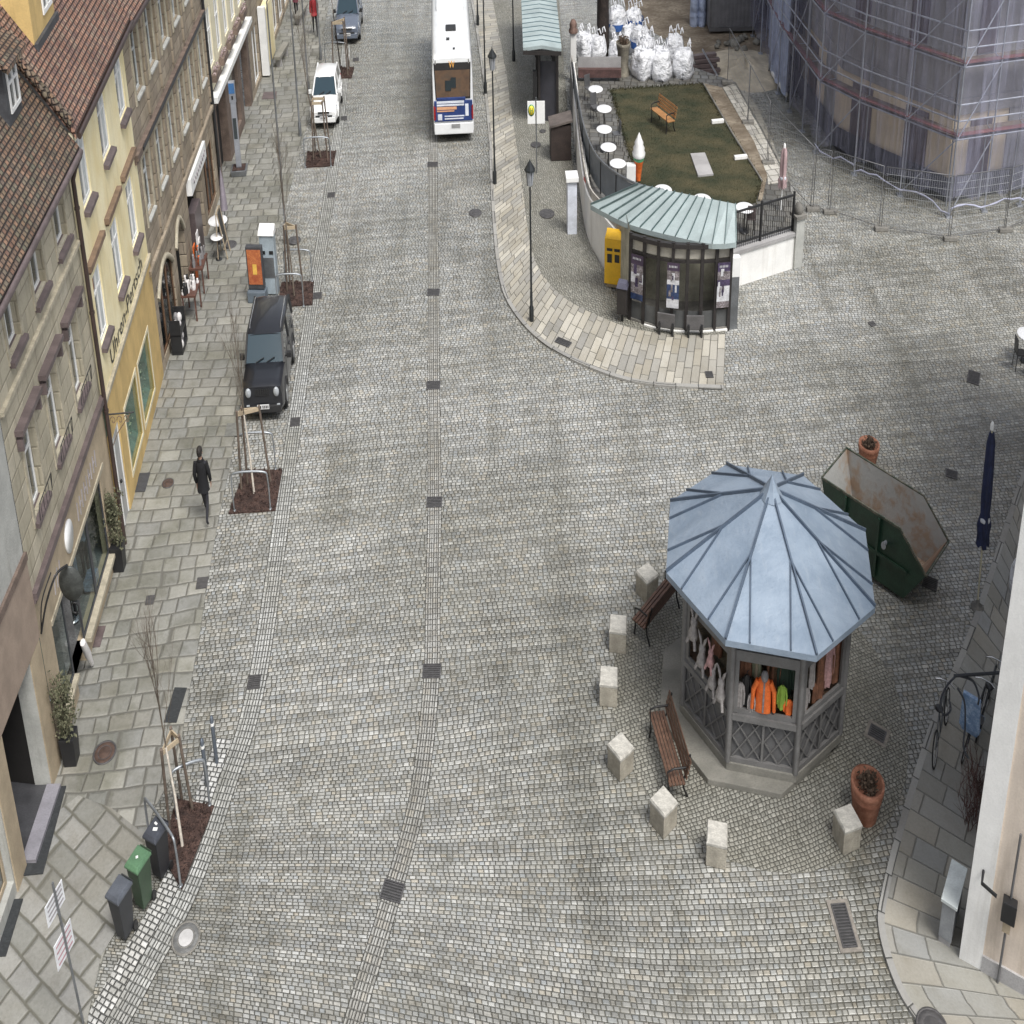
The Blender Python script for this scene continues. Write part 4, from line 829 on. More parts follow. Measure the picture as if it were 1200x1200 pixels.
# right retaining wall with iron railing
rw = thing('retaining_wall', 'pale retaining wall right of the pavilion with a pillar at its end', 'wall', (12.8, 47.9, 0)); A, B_ = Vector((10.9, 46.9, 0)), Vector((14.6, 48.4, 0)); M = frame(A.x, A.y, 0, math.atan2(B_.y-A.y, B_.x-A.x)); L = (B_-A).length
b = MB(M); b.bx(0, L, -.02, .28, 0, 1.0); b.build('wall', m_wall_w, rw); b = MB(M); b.bx(0, L, -.08, .32, 1.0, 1.1); b.build('coping', m_bgrey, rw)
b = MB(M); b.bx(L, L+.5, -.12, .38, 0, 1.5); b.build('pillar', m_greyr, rw, bevel=.02); b = MB(M); b.bx(L-.06, L+.56, -.18, .44, 1.5, 1.6); b.lathe((L+.25, .13, 1.6), [(.18, 0), (.24, .12), (.16, .26), (1e-4, .32)], 14); b.build('pillar_cap', m_conc, rw)
ir = thing('iron_railing', 'black iron railing with upright bars on the retaining wall right of the pavilion', 'railing', M @ Vector((L/2, .15, 1.1)))
b = MB(M); b.bx(0, L-.02, .12, .17, 1.22, 1.26); b.bx(0, L-.02, .11, .18, 2.15, 2.2); b.build('rail', m_blk, ir); b = MB(M)
for k in range(int(L/.13)): b.tube([(.1+k*.13, .145, 1.1), (.1+k*.13, .145, 2.15)], .014, 5)
b.build('bars', m_blk, ir)
for u in (.05, L*.5, L-.06): b = MB(M); b.bx(u-.04, u+.04, .1, .19, 1.1, 2.28); b.build('post', m_blk, ir)
# ---------------------------------------------------------------- pavilion with patinated copper roof
m_cop = pm('patinated copper sheet', (.36, .425, .425), .6, .05, var=.14, scale=1.4, bump=.004); m_cops = pm('dark copper seam', (.12, .17, .17), .5, .3)
m_tim = pm('near-black timber', (.028, .024, .023), .55, var=.3, scale=4)
FE = smooth_path([G(*p, z=2.55) for p in ((692, 240), (735, 262), (790, 277), (835, 286), (863, 284))], 10); BE = smooth_path([G(*p, z=3.35) for p in ((748, 216), (778, 222), (812, 229), (842, 235), (862, 239))], 10)
n = 14; FE = resample(FE, n); BE = resample(BE, n)
pv = thing('pavilion', 'dark curved pavilion with a pale green copper roof and three posters', 'pavilion', (8, 45.3, 0))
b = MB(); sm_ = MB()
for i in range(n-1):
    b.face([FE[i], FE[i+1], BE[i+1], BE[i]]); d = Vector((0, 0, -.14)); b.face([FE[i], FE[i+1], FE[i+1]+d, FE[i]+d]); b.face([FE[i]+d, FE[i+1]+d, BE[i+1]+d, BE[i]+d]); b.face([BE[i], BE[i+1], BE[i+1]+d, BE[i]+d])
for i in (0, n-1): b.face([FE[i], BE[i], BE[i]+Vector((0, 0, -.14)), FE[i]+Vector((0, 0, -.14))])
rf = b.build('roof', m_cop, pv)
for i in range(n): sm_.bar(FE[i]+Vector((0, 0, .02)), BE[i]+Vector((0, 0, .02)), .03, .05)
sm_.build('seam', m_cops, rf)
FB = resample(smooth_path([G(*p) for p in ((738, 377), (775, 388), (815, 391), (853, 388))], 10), 8); BK = [p+Vector((-.1+.25*(3.5-i)/3.5*-.6, 1.9, 0)) for i, p in enumerate(FB)]
b = MB(); b.prism([(p.x, p.y) for p in FB]+[(p.x, p.y) for p in BK[::-1]], 0, .12); b.build('floor', m_conc, pv)
for i, p in enumerate(FB): b = MB(); t = (FB[min(i+1, 7)]-FB[max(i-1, 0)]); b.box(p+Vector((0, .06, 1.27)), (.15, .12, 2.54), rz=math.atan2(t.y, t.x)); b.build('post', m_tim, pv)
b = MB()
for i in range(7): b.bar(FB[i]+Vector((0, .06, 2.45)), FB[i+1]+Vector((0, .06, 2.45)), .18, .12)
b.build('beam', m_tim, pv); b = MB()
for i in range(7): b.bar(FB[i]+Vector((0, .06, 2.02)), FB[i+1]+Vector((0, .06, 2.02)), .07, .08)
b.build('transom', m_tim, pv); m_tp = pm('pale transom panel', (.5, .47, .4), .7)
for i in (0, 1, 2, 3, 4, 5, 6): b = MB(); b.face([FB[i].lerp(FB[i+1], .1)+Vector((0, .1, 2.08)), FB[i].lerp(FB[i+1], .9)+Vector((0, .1, 2.08)), FB[i].lerp(FB[i+1], .9)+Vector((0, .1, 2.38)), FB[i].lerp(FB[i+1], .1)+Vector((0, .1, 2.38))]); b.build('transom_panel', m_tp, pv)
b = MB()
for i in range(7): b.face([BK[i], BK[i+1], BK[i+1]+Vector((0, 0, 2.9)), BK[i]+Vector((0, 0, 2.9))])
for i in (0, 7): b.face([FB[i]+Vector((0, .08, 0)), BK[i], BK[i]+Vector((0, 0, 2.9)), FB[i]+Vector((0, .08, 2.5))])
b.build('back_wall', pm('olive pavilion wall', (.42, .40, .32), .8, var=.3), pv)
b = MB()
for i in range(7): b.face([FB[i]+Vector((0, .07, .12)), FB[i+1]+Vector((0, .07, .12)), FB[i+1]+Vector((0, .07, .62)), FB[i]+Vector((0, .07, .62))])
b.build('lower_panel', pm('dark grey panel', (.1, .103, .103), .4), pv)
b = MB()
for i in range(1, 7): b.bar(FB[i].lerp(FB[i+1], .08)+Vector((0, -.03, .06)), FB[i].lerp(FB[i+1], .92)+Vector((0, -.03, .06)), .1, .06)
b.build('base_strip', m_wall_w, pv)
m_p = [pm('poster white', (.6, .6, .62), .5, var=.2, scale=9), pm('poster purple', (.075, .055, .11), .5, var=.5, scale=9), pm('poster navy', (.03, .05, .12), .5, var=.5, scale=5), pm('poster dusk', (.2, .17, .17), .5, var=.6, scale=9, col2=(.42, .38, .4)), pm('poster head', (.06, .04, .07), .5)]
for i, (k, segs) in enumerate(((0, [(.0, .22, 4), (.22, .4, 3), (.4, .62, 0), (.62, .86, 3), (.86, 1, 2)]), (2.55, [(0, .18, 4), (.18, .38, 3), (.38, .48, 0), (.48, .8, 2), (.8, 1, 0)]), (6, [(0, .2, 1), (.2, .38, 3), (.38, .52, 1), (.52, .86, 0), (.86, 1, 3)]))):
    i0 = int(k); f = k-i0; a = FB[i0].lerp(FB[i0+1], f+.06); c = FB[i0].lerp(FB[min(i0+1, 7)], min(1.25, f+.94)) if f == 0 else FB[i0+1].lerp(FB[i0+2], .45)
    t = (c-a).normalized(); nr = Vector((t.y, -t.x, 0))*.05; z1, z0 = 2.0, .72
    b = MB(); b.m = 0
    for lo, hi, m_ in segs:
        b.m = m_; zz1, zz0 = z1-(z1-z0)*lo, z1-(z1-z0)*hi; b.face([a+nr+Vector((0, 0, zz0)), c+nr+Vector((0, 0, zz0)), c+nr+Vector((0, 0, zz1)), a+nr+Vector((0, 0, zz1))])
    rnd = random.Random(i); nr2 = nr*1.15
    for j in range(7):
        b.m = rnd.choice([0, 1, 3, 3]); u0 = rnd.random()*.7; zc = z0+.15+rnd.random()*.8; w_ = .12+.15*rnd.random(); hh = .1+.25*rnd.random()
        b.face([a.lerp(c, u0)+nr2+Vector((0, 0, zc)), a.lerp(c, u0+w_)+nr2+Vector((0, 0, zc)), a.lerp(c, u0+w_)+nr2+Vector((0, 0, zc+hh)), a.lerp(c, u0)+nr2+Vector((0, 0, zc+hh))])
    b.m = 0; nr3 = nr*1.2
    for j in range(6): b.face([a.lerp(c, .14+.12*j)+nr3+Vector((0, 0, z1-.14)), a.lerp(c, .2+.12*j)+nr3+Vector((0, 0, z1-.14)), a.lerp(c, .2+.12*j)+nr3+Vector((0, 0, z1-.08)), a.lerp(c, .14+.12*j)+nr3+Vector((0, 0, z1-.08))])
    b.build('poster', m_p, pv)
for i, k in enumerate((2, 4)):
    a, c = FB[k].lerp(FB[k+1], -.05)+Vector((0, -.28, 0)), FB[k].lerp(FB[k+1], 1.15)+Vector((0, -.28, 0))
    t = thing('pavilion_bench', ['grey plank bench at the left of the pavilion front', 'grey plank bench at the right of the pavilion front'][i], 'bench', a.lerp(c, .5), 'plank benches before the pavilion')
    b = MB(); b.bar(a+Vector((0, 0, .44)), c+Vector((0, 0, .44)), .07, .4); b.build('seat', pm('grey plank', (.12, .115, .115), .7, var=.25), t, bevel=.01)
    for f in (.12, .88): b = MB(); b.box(a.lerp(c, f)+Vector((0, 0, .2)), (.08, .3, .4)); b.build('leg', m_blk, t)
# ================================================================ octagonal sales kiosk
s = NT('blue-grey standing-seam roof'); v = s.coord('object'); n1, _ = s.noise(v, 1.1, 5, .6); n2, _ = s.noise(v, 22, 3, .6); o_ = s.sep(v); n3, _ = s.noise(s.xyz(s.m('MULTIPLY', o_[0], 9.0), s.m('MULTIPLY', o_[1], 2.2), 0.0), 1.0, 4, .65)
c_ = s.mix(s.sm(n1, .35, .68), (.205, .26, .33), (.28, .34, .415)); c_ = s.mix(s.m('MULTIPLY', s.sm(n3, .5, .72), .5), c_, (.30, .35, .41)); c_ = s.mix(s.m('MULTIPLY', s.sm(n2, .62, .75), .35), c_, (.10, .13, .17))
m_kroof = s.finish(c_, s.m('ADD', .42, s.m('MULTIPLY', n1, .2)), .1, s.bump(s.m('ADD', n1, s.m('MULTIPLY', n2, .12)), .05)); m_kseam = pm('dark roof seam', (.09, .12, .165), .5, .1)
m_kwood = pm('grey painted kiosk timber', (.175, .17, .165), .65, var=.14, scale=4, bump=.003); m_kpan = pm('grey kiosk panel', (.13, .128, .128), .7, var=.15)
m_kst = pm('worn step stone', (.235, .225, .195), .85, var=.2, scale=1.6, bump=.01)
OFF = math.radians(11); KP = lambda R, k, z: Vector((KC.x+R*math.cos(OFF+k*math.pi/4), KC.y+R*math.sin(OFF+k*math.pi/4), z))
kk = thing('kiosk', 'octagonal sales kiosk with blue-grey standing-seam roof and lattice panels', 'kiosk', KC)
b = MB(); b.prism([(p.x-.52, p.y-.12) for p in (KP(2.9, k, 0) for k in range(8))], 0, .13); b.prism([(p.x, p.y) for p in (KP(2.74, k, 0) for k in range(8))], .13, .3, False); b.build('step', m_kst, kk, bevel=.02)
ap = Vector((KC.x, KC.y, 4.46)); b = MB()
for k in range(8): b.face([KP(3.36, k, 3.2), KP(3.36, k+1, 3.2), ap]); b.face([KP(3.36, k, 3.2), KP(3.36, k+1, 3.2), KP(3.36, k+1, 3.08), KP(3.36, k, 3.08)]); b.face([KP(3.36, k, 3.08), KP(3.36, k+1, 3.08), KP(2.5, k+1, 3.06), KP(2.5, k, 3.06)])
rf = b.build('roof', m_kroof, kk)
b = MB(); up = Vector((0, 0, .03))
for k in range(8):
    a, c = KP(3.36, k, 3.2), KP(3.36, k+1, 3.2); b.bar(a+up, ap.lerp(a, .06)+up, .05, .06)
    for f in (.27, .72):
        e = a.lerp(c, f); q = a.lerp(ap, 2*f) if f < .5 else c.lerp(ap, 2-2*f); b.bar(e+up*.8, e.lerp(q, .97)+up*.8, .034, .05)
b.build('seam', m_kseam, rf)
b = MB(); b.lathe(ap-Vector((0, 0, .12)), [(.36, 0), (.2, .16), (1e-4, .42)], 8, smooth=False); b.build('roof_cap', m_kroof, rf)
RB = 2.64; zD, zW0, zW1 = 1.26, 1.36, 2.5
for k in range(8): b = MB(); b.tube([KP(RB+.02, k, .3), KP(RB+.02, k, 3.06)], .1, 8); b.build('corner_post', m_kwood, kk)
sh_cols = {}
for k in range(8):
    a, c = KP(RB, k, 0), KP(RB, k+1, 0); L = (c-a).length; an = math.atan2(c.y-a.y, c.x-a.x); M = frame(a.x, a.y, 0, an)
    # local +x along the side, -y outwards
    b = MB(M); b.bx(0, L, .02, .08, .3, zD); b.build('panel', m_kpan, kk); b = MB(M); b.bx(0, L, .02, .08, zW1+.1, 3.06); b.build('fascia', m_kpan, kk)
    b = MB(M); b.bx(.08, L-.08, -.06, .02, .3, .4); b.build('rail', m_kwood, kk); b = MB(M); b.bx(.06, L-.06, -.1, .04, zD-.04, zD+.08); b.build('rail', m_kwood, kk); b = MB(M); b.bx(.08, L-.08, -.05, .02, zW1, zW1+.14); b.build('rail', m_kwood, kk); b = MB(M); b.bx(L/2-.035, L/2+.035, -.05, .019, .4, zD-.04); b.build('mullion', m_kwood, kk)
    for j in range(2):
        b = MB(M)
        x0, x1 = (.1, L/2-.035) if j == 0 else (L/2+.035, L-.1); z0, z1 = .4, zD-.04; sp = (x1-x0)/2
        for i in range(-1, 3):
            for sg_ in (1, -1):
                p, q = (x0+i*sp, z0), (x0+i*sp+sp*2*.95, z1)
                if sg_ < 0: p, q = (x0+x1-p[0], p[1]), (x0+x1-q[0], q[1])
                def clip(p, q):
                    (xa, za), (xb, zb) = p, q
                    if xa > xb: xa, za, xb, zb = xb, zb, xa, za
                    if xb < x0+.02 or xa > x1-.02: return None
                    if xa < x0: za += (zb-za)*(x0-xa)/(xb-xa); xa = x0
                    if xb > x1: zb = za+(zb-za)*(x1-xa)/(xb-xa); xb = x1
                    return (xa, za), (xb, zb)
                r_ = clip(p, q)
                if r_: b.bar((r_[0][0], -.012 if sg_ > 0 else -.001, r_[0][1]), (r_[1][0], -.012 if sg_ > 0 else -.001, r_[1][1]), .045, .03)
        b.build('lattice', m_kwood, kk)
    b = MB(M); x0, x1 = .14, L-.14
    for xa, xb, za, zb in ((x0-.06, x0+.06, zW0, zW1), (x1-.06, x1+.06, zW0, zW1), (x0+.06, x1-.06, zW1-.07, zW1-.001), (x0+.06, x1-.06, zW0-.04, zW0+.08)): b.bx(xa, xb, -.045, .03, za, zb)
    wf = b.build('window', m_kwood, kk); b = MB(M); b.face([(x0, .34, zW0), (x1, .34, zW0), (x1, .34, zW1), (x0, .34, zW1)]); b.build('pane', m_shop, wf)
b = MB(); b.prism([(p.x, p.y) for p in (KP(1.6, k, 0) for k in range(8))], .3, 3.0); b.prism([(p.x, p.y) for p in (KP(2.46, k, 0) for k in range(8))], 1.14, 1.2); b.build('interior', pm('dim kiosk shelving', (.22, .14, .09), .9, var=.5, scale=5), kk)
# goods hung in the kiosk windows
def side(k): a, c = KP(RB, k, 0), KP(RB, k+1, 0); return frame(a.x, a.y, 0, math.atan2(c.y-a.y, c.x-a.x)) @ Matrix.Translation((0, 0, .17)) @ Matrix.Diagonal((1, 1, .9, 1)), (c-a).length
ks = {}
for k in range(8):
    m_ = (KP(1, k, 0)+KP(1, k+1, 0))/2-KC; ks[k] = math.degrees(math.atan2(m_.y, m_.x))
def near(a): return min(ks, key=lambda k: abs((ks[k]-a+180) % 360-180))
kf, kl, kr = near(-101), near(-146), near(-56)
m_or = pm('orange cloth', (.75, .16, .03), .75, var=.2, scale=8); m_pl = pm('pale plush', (.36, .335, .32), .95, var=.25, scale=12); m_pk = pm('pink plush', (.5, .3, .29), .95, var=.25, scale=12); m_lime = pm('lime cloth', (.25, .4, .06), .8); m_brn = pm('brown leather', (.2, .09, .05), .7, var=.4, scale=7); m_gry = pm('grey knit', (.24, .23, .23), .9, var=.3, scale=12); m_grn = pm('dark green knit', (.035, .06, .04), .9)
M, L = side(kf); M0_ = M; M = M @ Matrix.Translation((L*.47, 0, 1.4)) @ Matrix.Diagonal((.82, .8, .86, 1)) @ Matrix.Translation((-L*.47, 0, -1.4))
t = thing('jacket', 'orange jacket with grey hood hanging in the front kiosk window', 'jacket', M @ Vector((L*.47, .32, 1.4)))
b = MB(M); cx = L*.47
b.loft([[(cx+w_*math.cos(a), .02+.11*math.sin(a), z) for a in [i*math.tau/12 for i in range(12)]] for w_, z in ((.3, 1.42), (.29, 1.75), (.27, 2.1), (.22, 2.26), (.09, 2.34))]); b.build('body', m_or, t)
for sgn in (-1, 1): b = MB(M); b.tube([(cx+sgn*.22, .0, 2.24), (cx+sgn*.37, -.02, 2.0), (cx+sgn*.4, -.04, 1.5)], [.09, .085, .065], 8); b.build('sleeve', m_or, t)
b = MB(M); b.ball((cx, -.04, 2.38), .14, 10, (1, .8, 1.1)); b.build('hood', m_gry, t); b = MB(M); b.bx(cx-.03, cx+.03, -.105, -.085, 1.45, 2.25); b.build('zip', m_gry, t)
M = M0_
def garment(M, x, y, z0, z1, w, mat, label, cat='garment', group='goods in the kiosk windows'):
    y = y-.1
    t = thing('garment', label, cat, M @ Vector((x, y, z0)), group); b = MB(M); rr_ = random.Random(int(x*97+z1*31)); ph = rr_.random()*6
    b.loft([[(x+w*s_*math.cos(a)*(1+.06*math.sin(5*a+ph)), y+w*.42*s2*math.sin(a)*(1+.3*math.sin(6*a+ph*2)), z0+(z1-z0)*f+.015*math.sin(3*a+ph)) for a in [i*math.tau/24 for i in range(24)]] for s_, s2, f in ((.92, 1.2, 0), (1.0, 1.1, .3), (.86, .9, .62), (.95, .9, .82), (.8, .8, .92), (.3, .5, 1))]); b.build('body', mat, t)
    if cat == 'garment':
        for sg_ in (-1, 1): b = MB(M); b.tube([(x+sg_*w*.8, y-.01, z0+(z1-z0)*.9), (x+sg_*w*1.15, y-.03, z0+(z1-z0)*.6), (x+sg_*w*1.12, y-.04, z0+(z1-z0)*.22)], [w*.3, w*.27, w*.2], 8); b.build('sleeve', mat, t)
    b = MB(M); b.tube([(x, y, z1-.01), (x, y, z1+.08), (x+.04, y, z1+.11)], .012, 5); b.build('hanger', m_blk, t); return t
garment(M, L*.22, .22, 1.4, 2.1, .13, m_blk, 'black garment hanging left of the orange jacket'); garment(M, L*.74, .2, 1.5, 2.02, .12, m_lime, 'lime garment hanging just right of the orange jacket'); garment(M, L*.85, .2, 1.4, 1.72, .13, m_or, 'small orange garment at the right of the front kiosk window'); garment(M, L*.2, .42, 1.9, 2.45, .2, m_brn, 'brown bag shape hanging high in the front kiosk window', 'bag'); garment(M, L*.79, .48, 1.6, 2.5, .2, m_grn, 'dark green garment hanging behind the lime one'); garment(M, L*.3, .1, 1.36, 1.78, .09, m_pl, 'small pale garment low beside the black one'); garment(M, L*.13, .16, 1.36, 1.95, .11, m_pl, 'pale garment at the left edge of the front kiosk window'); garment(M, L*.36, .5, 1.9, 2.5, .15, m_tan, 'tan bag hanging behind the orange jacket', 'bag'); garment(M, L*.62, .5, 1.7, 2.55, .16, m_brn, 'brown coat hanging behind the jacket hood')
def plush(M, x, y, z, sc, mat, label):
    y = y-.3; sc = sc*1.15
    t = thing('plush_rabbit', label, 'soft toy', M @ Vector((x, y, z)), 'plush rabbits in the left kiosk window'); b = MB(M)
    b.lathe((x, y, z), [(1e-4, 0), (.15*sc, .05*sc), (.18*sc, .18*sc), (.1*sc, .36*sc), (.12*sc, .44*sc), (.1*sc, .54*sc), (1e-4, .58*sc)], 12); b.build('body', mat, t)
    for sg_ in (-1, 1): b = MB(M); b.tube([(x+sg_*.05*sc, y, z+.54*sc), (x+sg_*.11*sc, y, z+.7*sc), (x+sg_*.2*sc, y-.02, z+.84*sc)], [.035*sc, .05*sc, .012], 7); b.build('ear', mat, t); b = MB(M); b.tube([(x+sg_*.1*sc, y-.05, z+.1*sc), (x+sg_*.2*sc, y-.1, z-.12*sc)], [.06*sc, .05*sc], 7); b.build('leg', mat, t)
M, L = side(kl)
for i, (f, z, sc, m_, lb) in enumerate(((.22, 2.0, .8, m_pl, 'white long-eared plush rabbit, highest at the far end of the left kiosk window'), (.42, 1.62, .8, m_pl, 'white plush rabbit hanging second along the left kiosk window'), (.6, 1.85, .62, m_pk, 'pink plush rabbit hanging above its pale neighbours in the left kiosk window'), (.66, 1.42, .72, m_pl, 'pale plush rabbit sitting below the pink one'), (.84, 1.36, .8, m_pl, 'pale plush rabbit nearest the front corner of the kiosk'))): plush(M, L*f, .2, z, sc, m_, lb)
garment(M, L*.52, .42, 1.9, 2.5, .22, m_brn, 'brown bag hanging behind the plush rabbits', 'bag'); garment(M, L*.84, .44, 1.95, 2.5, .2, m_tan, 'tan bag hanging above the nearest plush rabbit', 'bag')
M, L = side(kr)
for f, z0, z1, w_, m_, lb, ct in ((.12, 1.9, 2.5, .12, m_tan, 'tan bag hanging highest at the near end of the right kiosk window', 'bag'), (.4, 1.36, 1.8, .12, m_brn, 'small brown bag standing low in the right kiosk window', 'bag'), (.18, 1.4, 1.85, .14, m_pl, 'pale garment low at the near end of the right kiosk window', 'garment'), (.3, 1.8, 2.4, .14, m_pl, 'pale bag hanging high at the near end of the right kiosk window', 'bag'), (.5, 1.4, 2.4, .2, m_brn, 'brown bag in the middle of the right kiosk window', 'bag'), (.68, 1.5, 2.5, .17, m_pk, 'dusky pink garment in the right kiosk window', 'garment'), (.86, 1.45, 2.5, .17, m_brn, 'brown garment at the far end of the right kiosk window', 'garment')): garment(M, L*f, .22, z0, z1, w_, m_, lb, ct)
# ---------------------------------------------------------------- stone bollards round the kiosk
m_bol = pm('pale worn stone', (.36, .33, .27), .85, var=.25, scale=4, bump=.01); m_bolt = pm('weathered light stone cap', (.5, .48, .43), .85, var=.25, scale=7)
BL = [(758, 702, 'stone bollard beside the far kiosk bench'), (724, 762, 'stone bollard just left of the far bench end'), (713, 824, 'stone bollard on the left of the ring, between the two benches'), (727, 907, 'stone bollard to the left of the near bench'), (777, 972, 'stone bollard at the near end of the near bench'), (839, 1010, 'stone bollard standing nearest of all, in front of the kiosk step'), (991, 992, 'stone bollard in front of the big terracotta pot')]
for i, (x, y, lb) in enumerate(BL):
    p = G(x, y-6); a = math.atan2(p.y-KC.y, p.x-KC.x)+(.25 if i % 2 else -.1); t = thing('stone_bollard', lb, 'bollard', p, 'stone bollards ringed round the kiosk'); b = MB(frame(p.x, p.y, 0, a))
    b.loft([[(-w_, -w_, z), (w_, -w_, z), (w_, w_, z), (-w_, w_, z)] for w_, z in ((.29, 0), (.29, .44))], smooth=False); b.build('shaft', m_bol, t, bevel=.02)
    b = MB(frame(p.x, p.y, 0, a)); b.loft([[(-w_, -w_, z), (w_, -w_, z), (w_, w_, z), (-w_, w_, z)] for w_, z in ((.295, .442), (.3, .49), (.27, .53))], smooth=False); b.build('cap', m_bolt, t)
# ---------------------------------------------------------------- benches
m_slat = pm('brown bench slat', (.13, .07, .045), .6, var=.3, scale=6, bump=.004); m_slat2 = pm('light oak bench slat', (.42, .21, .08), .6, var=.2, scale=6); m_cast = pm('black cast iron', (.025, .024, .024), .5, .3)
def bench(c, ang, label, L=2.0, mat=None, z=0.0):
    """sitter faces local -y"""
    t = thing('slatted_bench', label, 'bench', (c[0], c[1], z), 'slatted park benches'); M = frame(c[0], c[1], z, ang); mat = mat or m_slat
    b = MB(M)
    for k in range(5): b.box((0, -.24+.105*k, .44-.006*k), (L, .085, .035))
    b.build('seat', mat, t, bevel=.006); b = MB(M)
    for k in range(4): b.box((0, .26+.035*k, .53+.1*k), (L, .03, .075), R=Matrix.Rotation(-.3, 3, 'X'))
    b.build('backrest', mat, t, bevel=.006)
    for sx in (-1, 1):
        x = sx*(L/2-.16); b = MB(M); b.tube([(x, -.3, 0), (x, -.26, .22), (x, -.28, .41), (x, .2, .40), (x, .28, .5), (x, .4, .9)], .03, 7); b.tube([(x, .36, 0), (x, .22, .22), (x, .2, .4)], .03, 7); b.build('leg', m_cast, t)
        b = MB(M); b.tube([(x, -.28, .42), (x, -.3, .62), (x, -.1, .66), (x, .3, .64)], .024, 7); b.build('armrest', m_cast, t)
    return t
bench((4.72, 25.35), math.radians(-81), 'brown slatted bench standing against the kiosk step, nearer one', 2.15)
bench((5.05, 30.05), math.radians(-133), 'brown slatted bench half hidden behind the kiosk, farther one', 2.15)
p = G(777, 152, TZ); bench((p.x, p.y+.2), math.radians(-62), 'light wooden bench alone on the lawn', 1.8, m_slat2, TZ+.03)
# ---------------------------------------------------------------- terracotta pots
m_terr = pm('terracotta', (.30, .115, .065), .8, var=.25, scale=5, bump=.004, col2=(.4, .19, .12)); m_twig = pm('dry brown twigs', (.09, .06, .04), .9, var=.4, scale=12)
def pot(x, y, sc, label, seed):
    p = G(x, y); t = thing('flower_pot', label, 'flower pot', p); b = MB()
    b.lathe(p, [(.3*sc, 0), (.36*sc, .35*sc), (.39*sc, .5*sc), (.40*sc, .55*sc), (.385*sc, .57*sc), (.42*sc, .66*sc), (.42*sc, .78*sc), (.36*sc, .78*sc), (.34*sc, .66*sc), (1e-3, .66*sc)], 28, 1.25, 1.25); b.build('pot', m_terr, t)
    b = MB(); rnd = random.Random(seed)
    for k in range(44):
        a = rnd.random()*6.28; r = .3*sc*rnd.random()**.5; q = p+Vector((r*math.cos(a), r*math.sin(a), .66*sc)); b.tube([q, q+Vector((.12*rnd.gauss(0, 1)*sc, .12*rnd.gauss(0, 1)*sc, (.1+.28*rnd.random()*(1-r/.35/sc))*sc))], [.012, .004], 4)
    leaf_cloud(b, p+Vector((0, 0, .78*sc)), .36*sc, 420, .045, (1, 1, .6), .2, rnd); b.build('dry_plant', m_twig, t)
    b = MB(); b.lathe(p+Vector((0, 0, .6*sc)), [(.13*sc, 0), (.1*sc, .2*sc), (.03, .42*sc), (1e-4, .45*sc)], 7); b.build('clipped_conifer', m_twig, t)
pot(1013, 955, .92, 'large terracotta pot with withered plant in front of the kiosk, behind a bollard', 5); pot(1016, 547, .78, 'terracotta pot with dead plant behind the green skip', 6)
# ---------------------------------------------------------------- skip
m_skip = pm('dark green skip paint', (.018, .05, .03), .5, var=.35, scale=2.5, bump=.004); s = NT('scuffed skip inside'); v = s.coord('object'); n1, _ = s.noise(v, .9, 5, .65); n2, _ = s.noise(v, 3.5, 5, .7); o_ = s.sep(v); m_skin = s.finish(s.mix(s.sm(s.m('ADD', n1, s.m('MULTIPLY', n2, .5)), .70, .95), s.mix(n2, (.33, .335, .325), (.5, .5, .48)), s.mix(n2, (.25, .155, .10), (.42, .34, .26))), .75, 0, s.bump(n2, .02)); m_rust = pm('rusty skip inside', (.42, .23, .14), .85, var=.5, scale=1.6, bump=.01, col2=(.5, .4, .3))
pA, pF = Vector((11.53, 32.93, 0)), Vector((13.69, 30.76, 0)); ax = (pF-pA).normalized(); pC = Vector((15.07, 32.22, 0)); nx_ = pC-pF; wd = nx_.length; an = math.atan2(ax.y, ax.x)
t = thing('skip', 'dark green open skip with scuffed rusty inside, behind the kiosk', 'skip', pA.lerp(pC, .5)); M = frame(pA.x, pA.y, 0, an); Lr = (pF-pA).length; wd = 1.85
prof = [(0, 1.6), (Lr, 1.6), (Lr+1.05, .95), (Lr+.35, .12), (.55, .12)]
b = MB(M)
for y in (0, wd): b.face([(s_, y, z) for s_, z in prof])
b.face([(prof[4][0], 0, .12), (prof[3][0], 0, .12), (prof[3][0], wd, .12), (prof[4][0], wd, .12)])
for i, j in ((0, 4), (2, 3)): b.face([(prof[i][0], 0, prof[i][1]), (prof[j][0], 0, prof[j][1]), (prof[j][0], wd, prof[j][1]), (prof[i][0], wd, prof[i][1])])
b.build('hull', m_skip, t)
e = .03; inn = [(e, 1.6), (Lr, 1.6), (Lr+1.0, .96), (Lr+.33, .17), (.57, .17)]
b = MB(M); b.m = 0
for y in (e, wd-e): b.face([(s_, y, z) for s_, z in inn])
b.face([(inn[0][0], e, 1.6), (inn[4][0], e, .17), (inn[4][0], wd-e, .17), (inn[0][0], wd-e, 1.6)]); b.m = 1
b.face([(inn[4][0], e, .17), (inn[3][0], e, .17), (inn[3][0], wd-e, .17), (inn[4][0], wd-e, .17)]); b.face([(inn[2][0], e, .96), (inn[3][0], e, .17), (inn[3][0], wd-e, .17), (inn[2][0], wd-e, .96)])
b.build('inside', [m_skin, m_rust], t)
b = MB(M)
for y in (0, wd): b.bar((0, y, 1.6), (Lr, y, 1.6), .045, .05); b.bar((Lr, y, 1.6), (Lr+1.05, y, .95), .045, .05)
b.bar((0, 0, 1.6), (0, wd, 1.6), .045, .05); b.bar((Lr+1.05, 0, .95), (Lr+1.05, wd, .95), .05, .05); b.build('rim', pm('scraped green rim', (.05, .085, .055), .6, var=.4, scale=6, col2=(.2, .17, .13)), t)
b = MB(M)
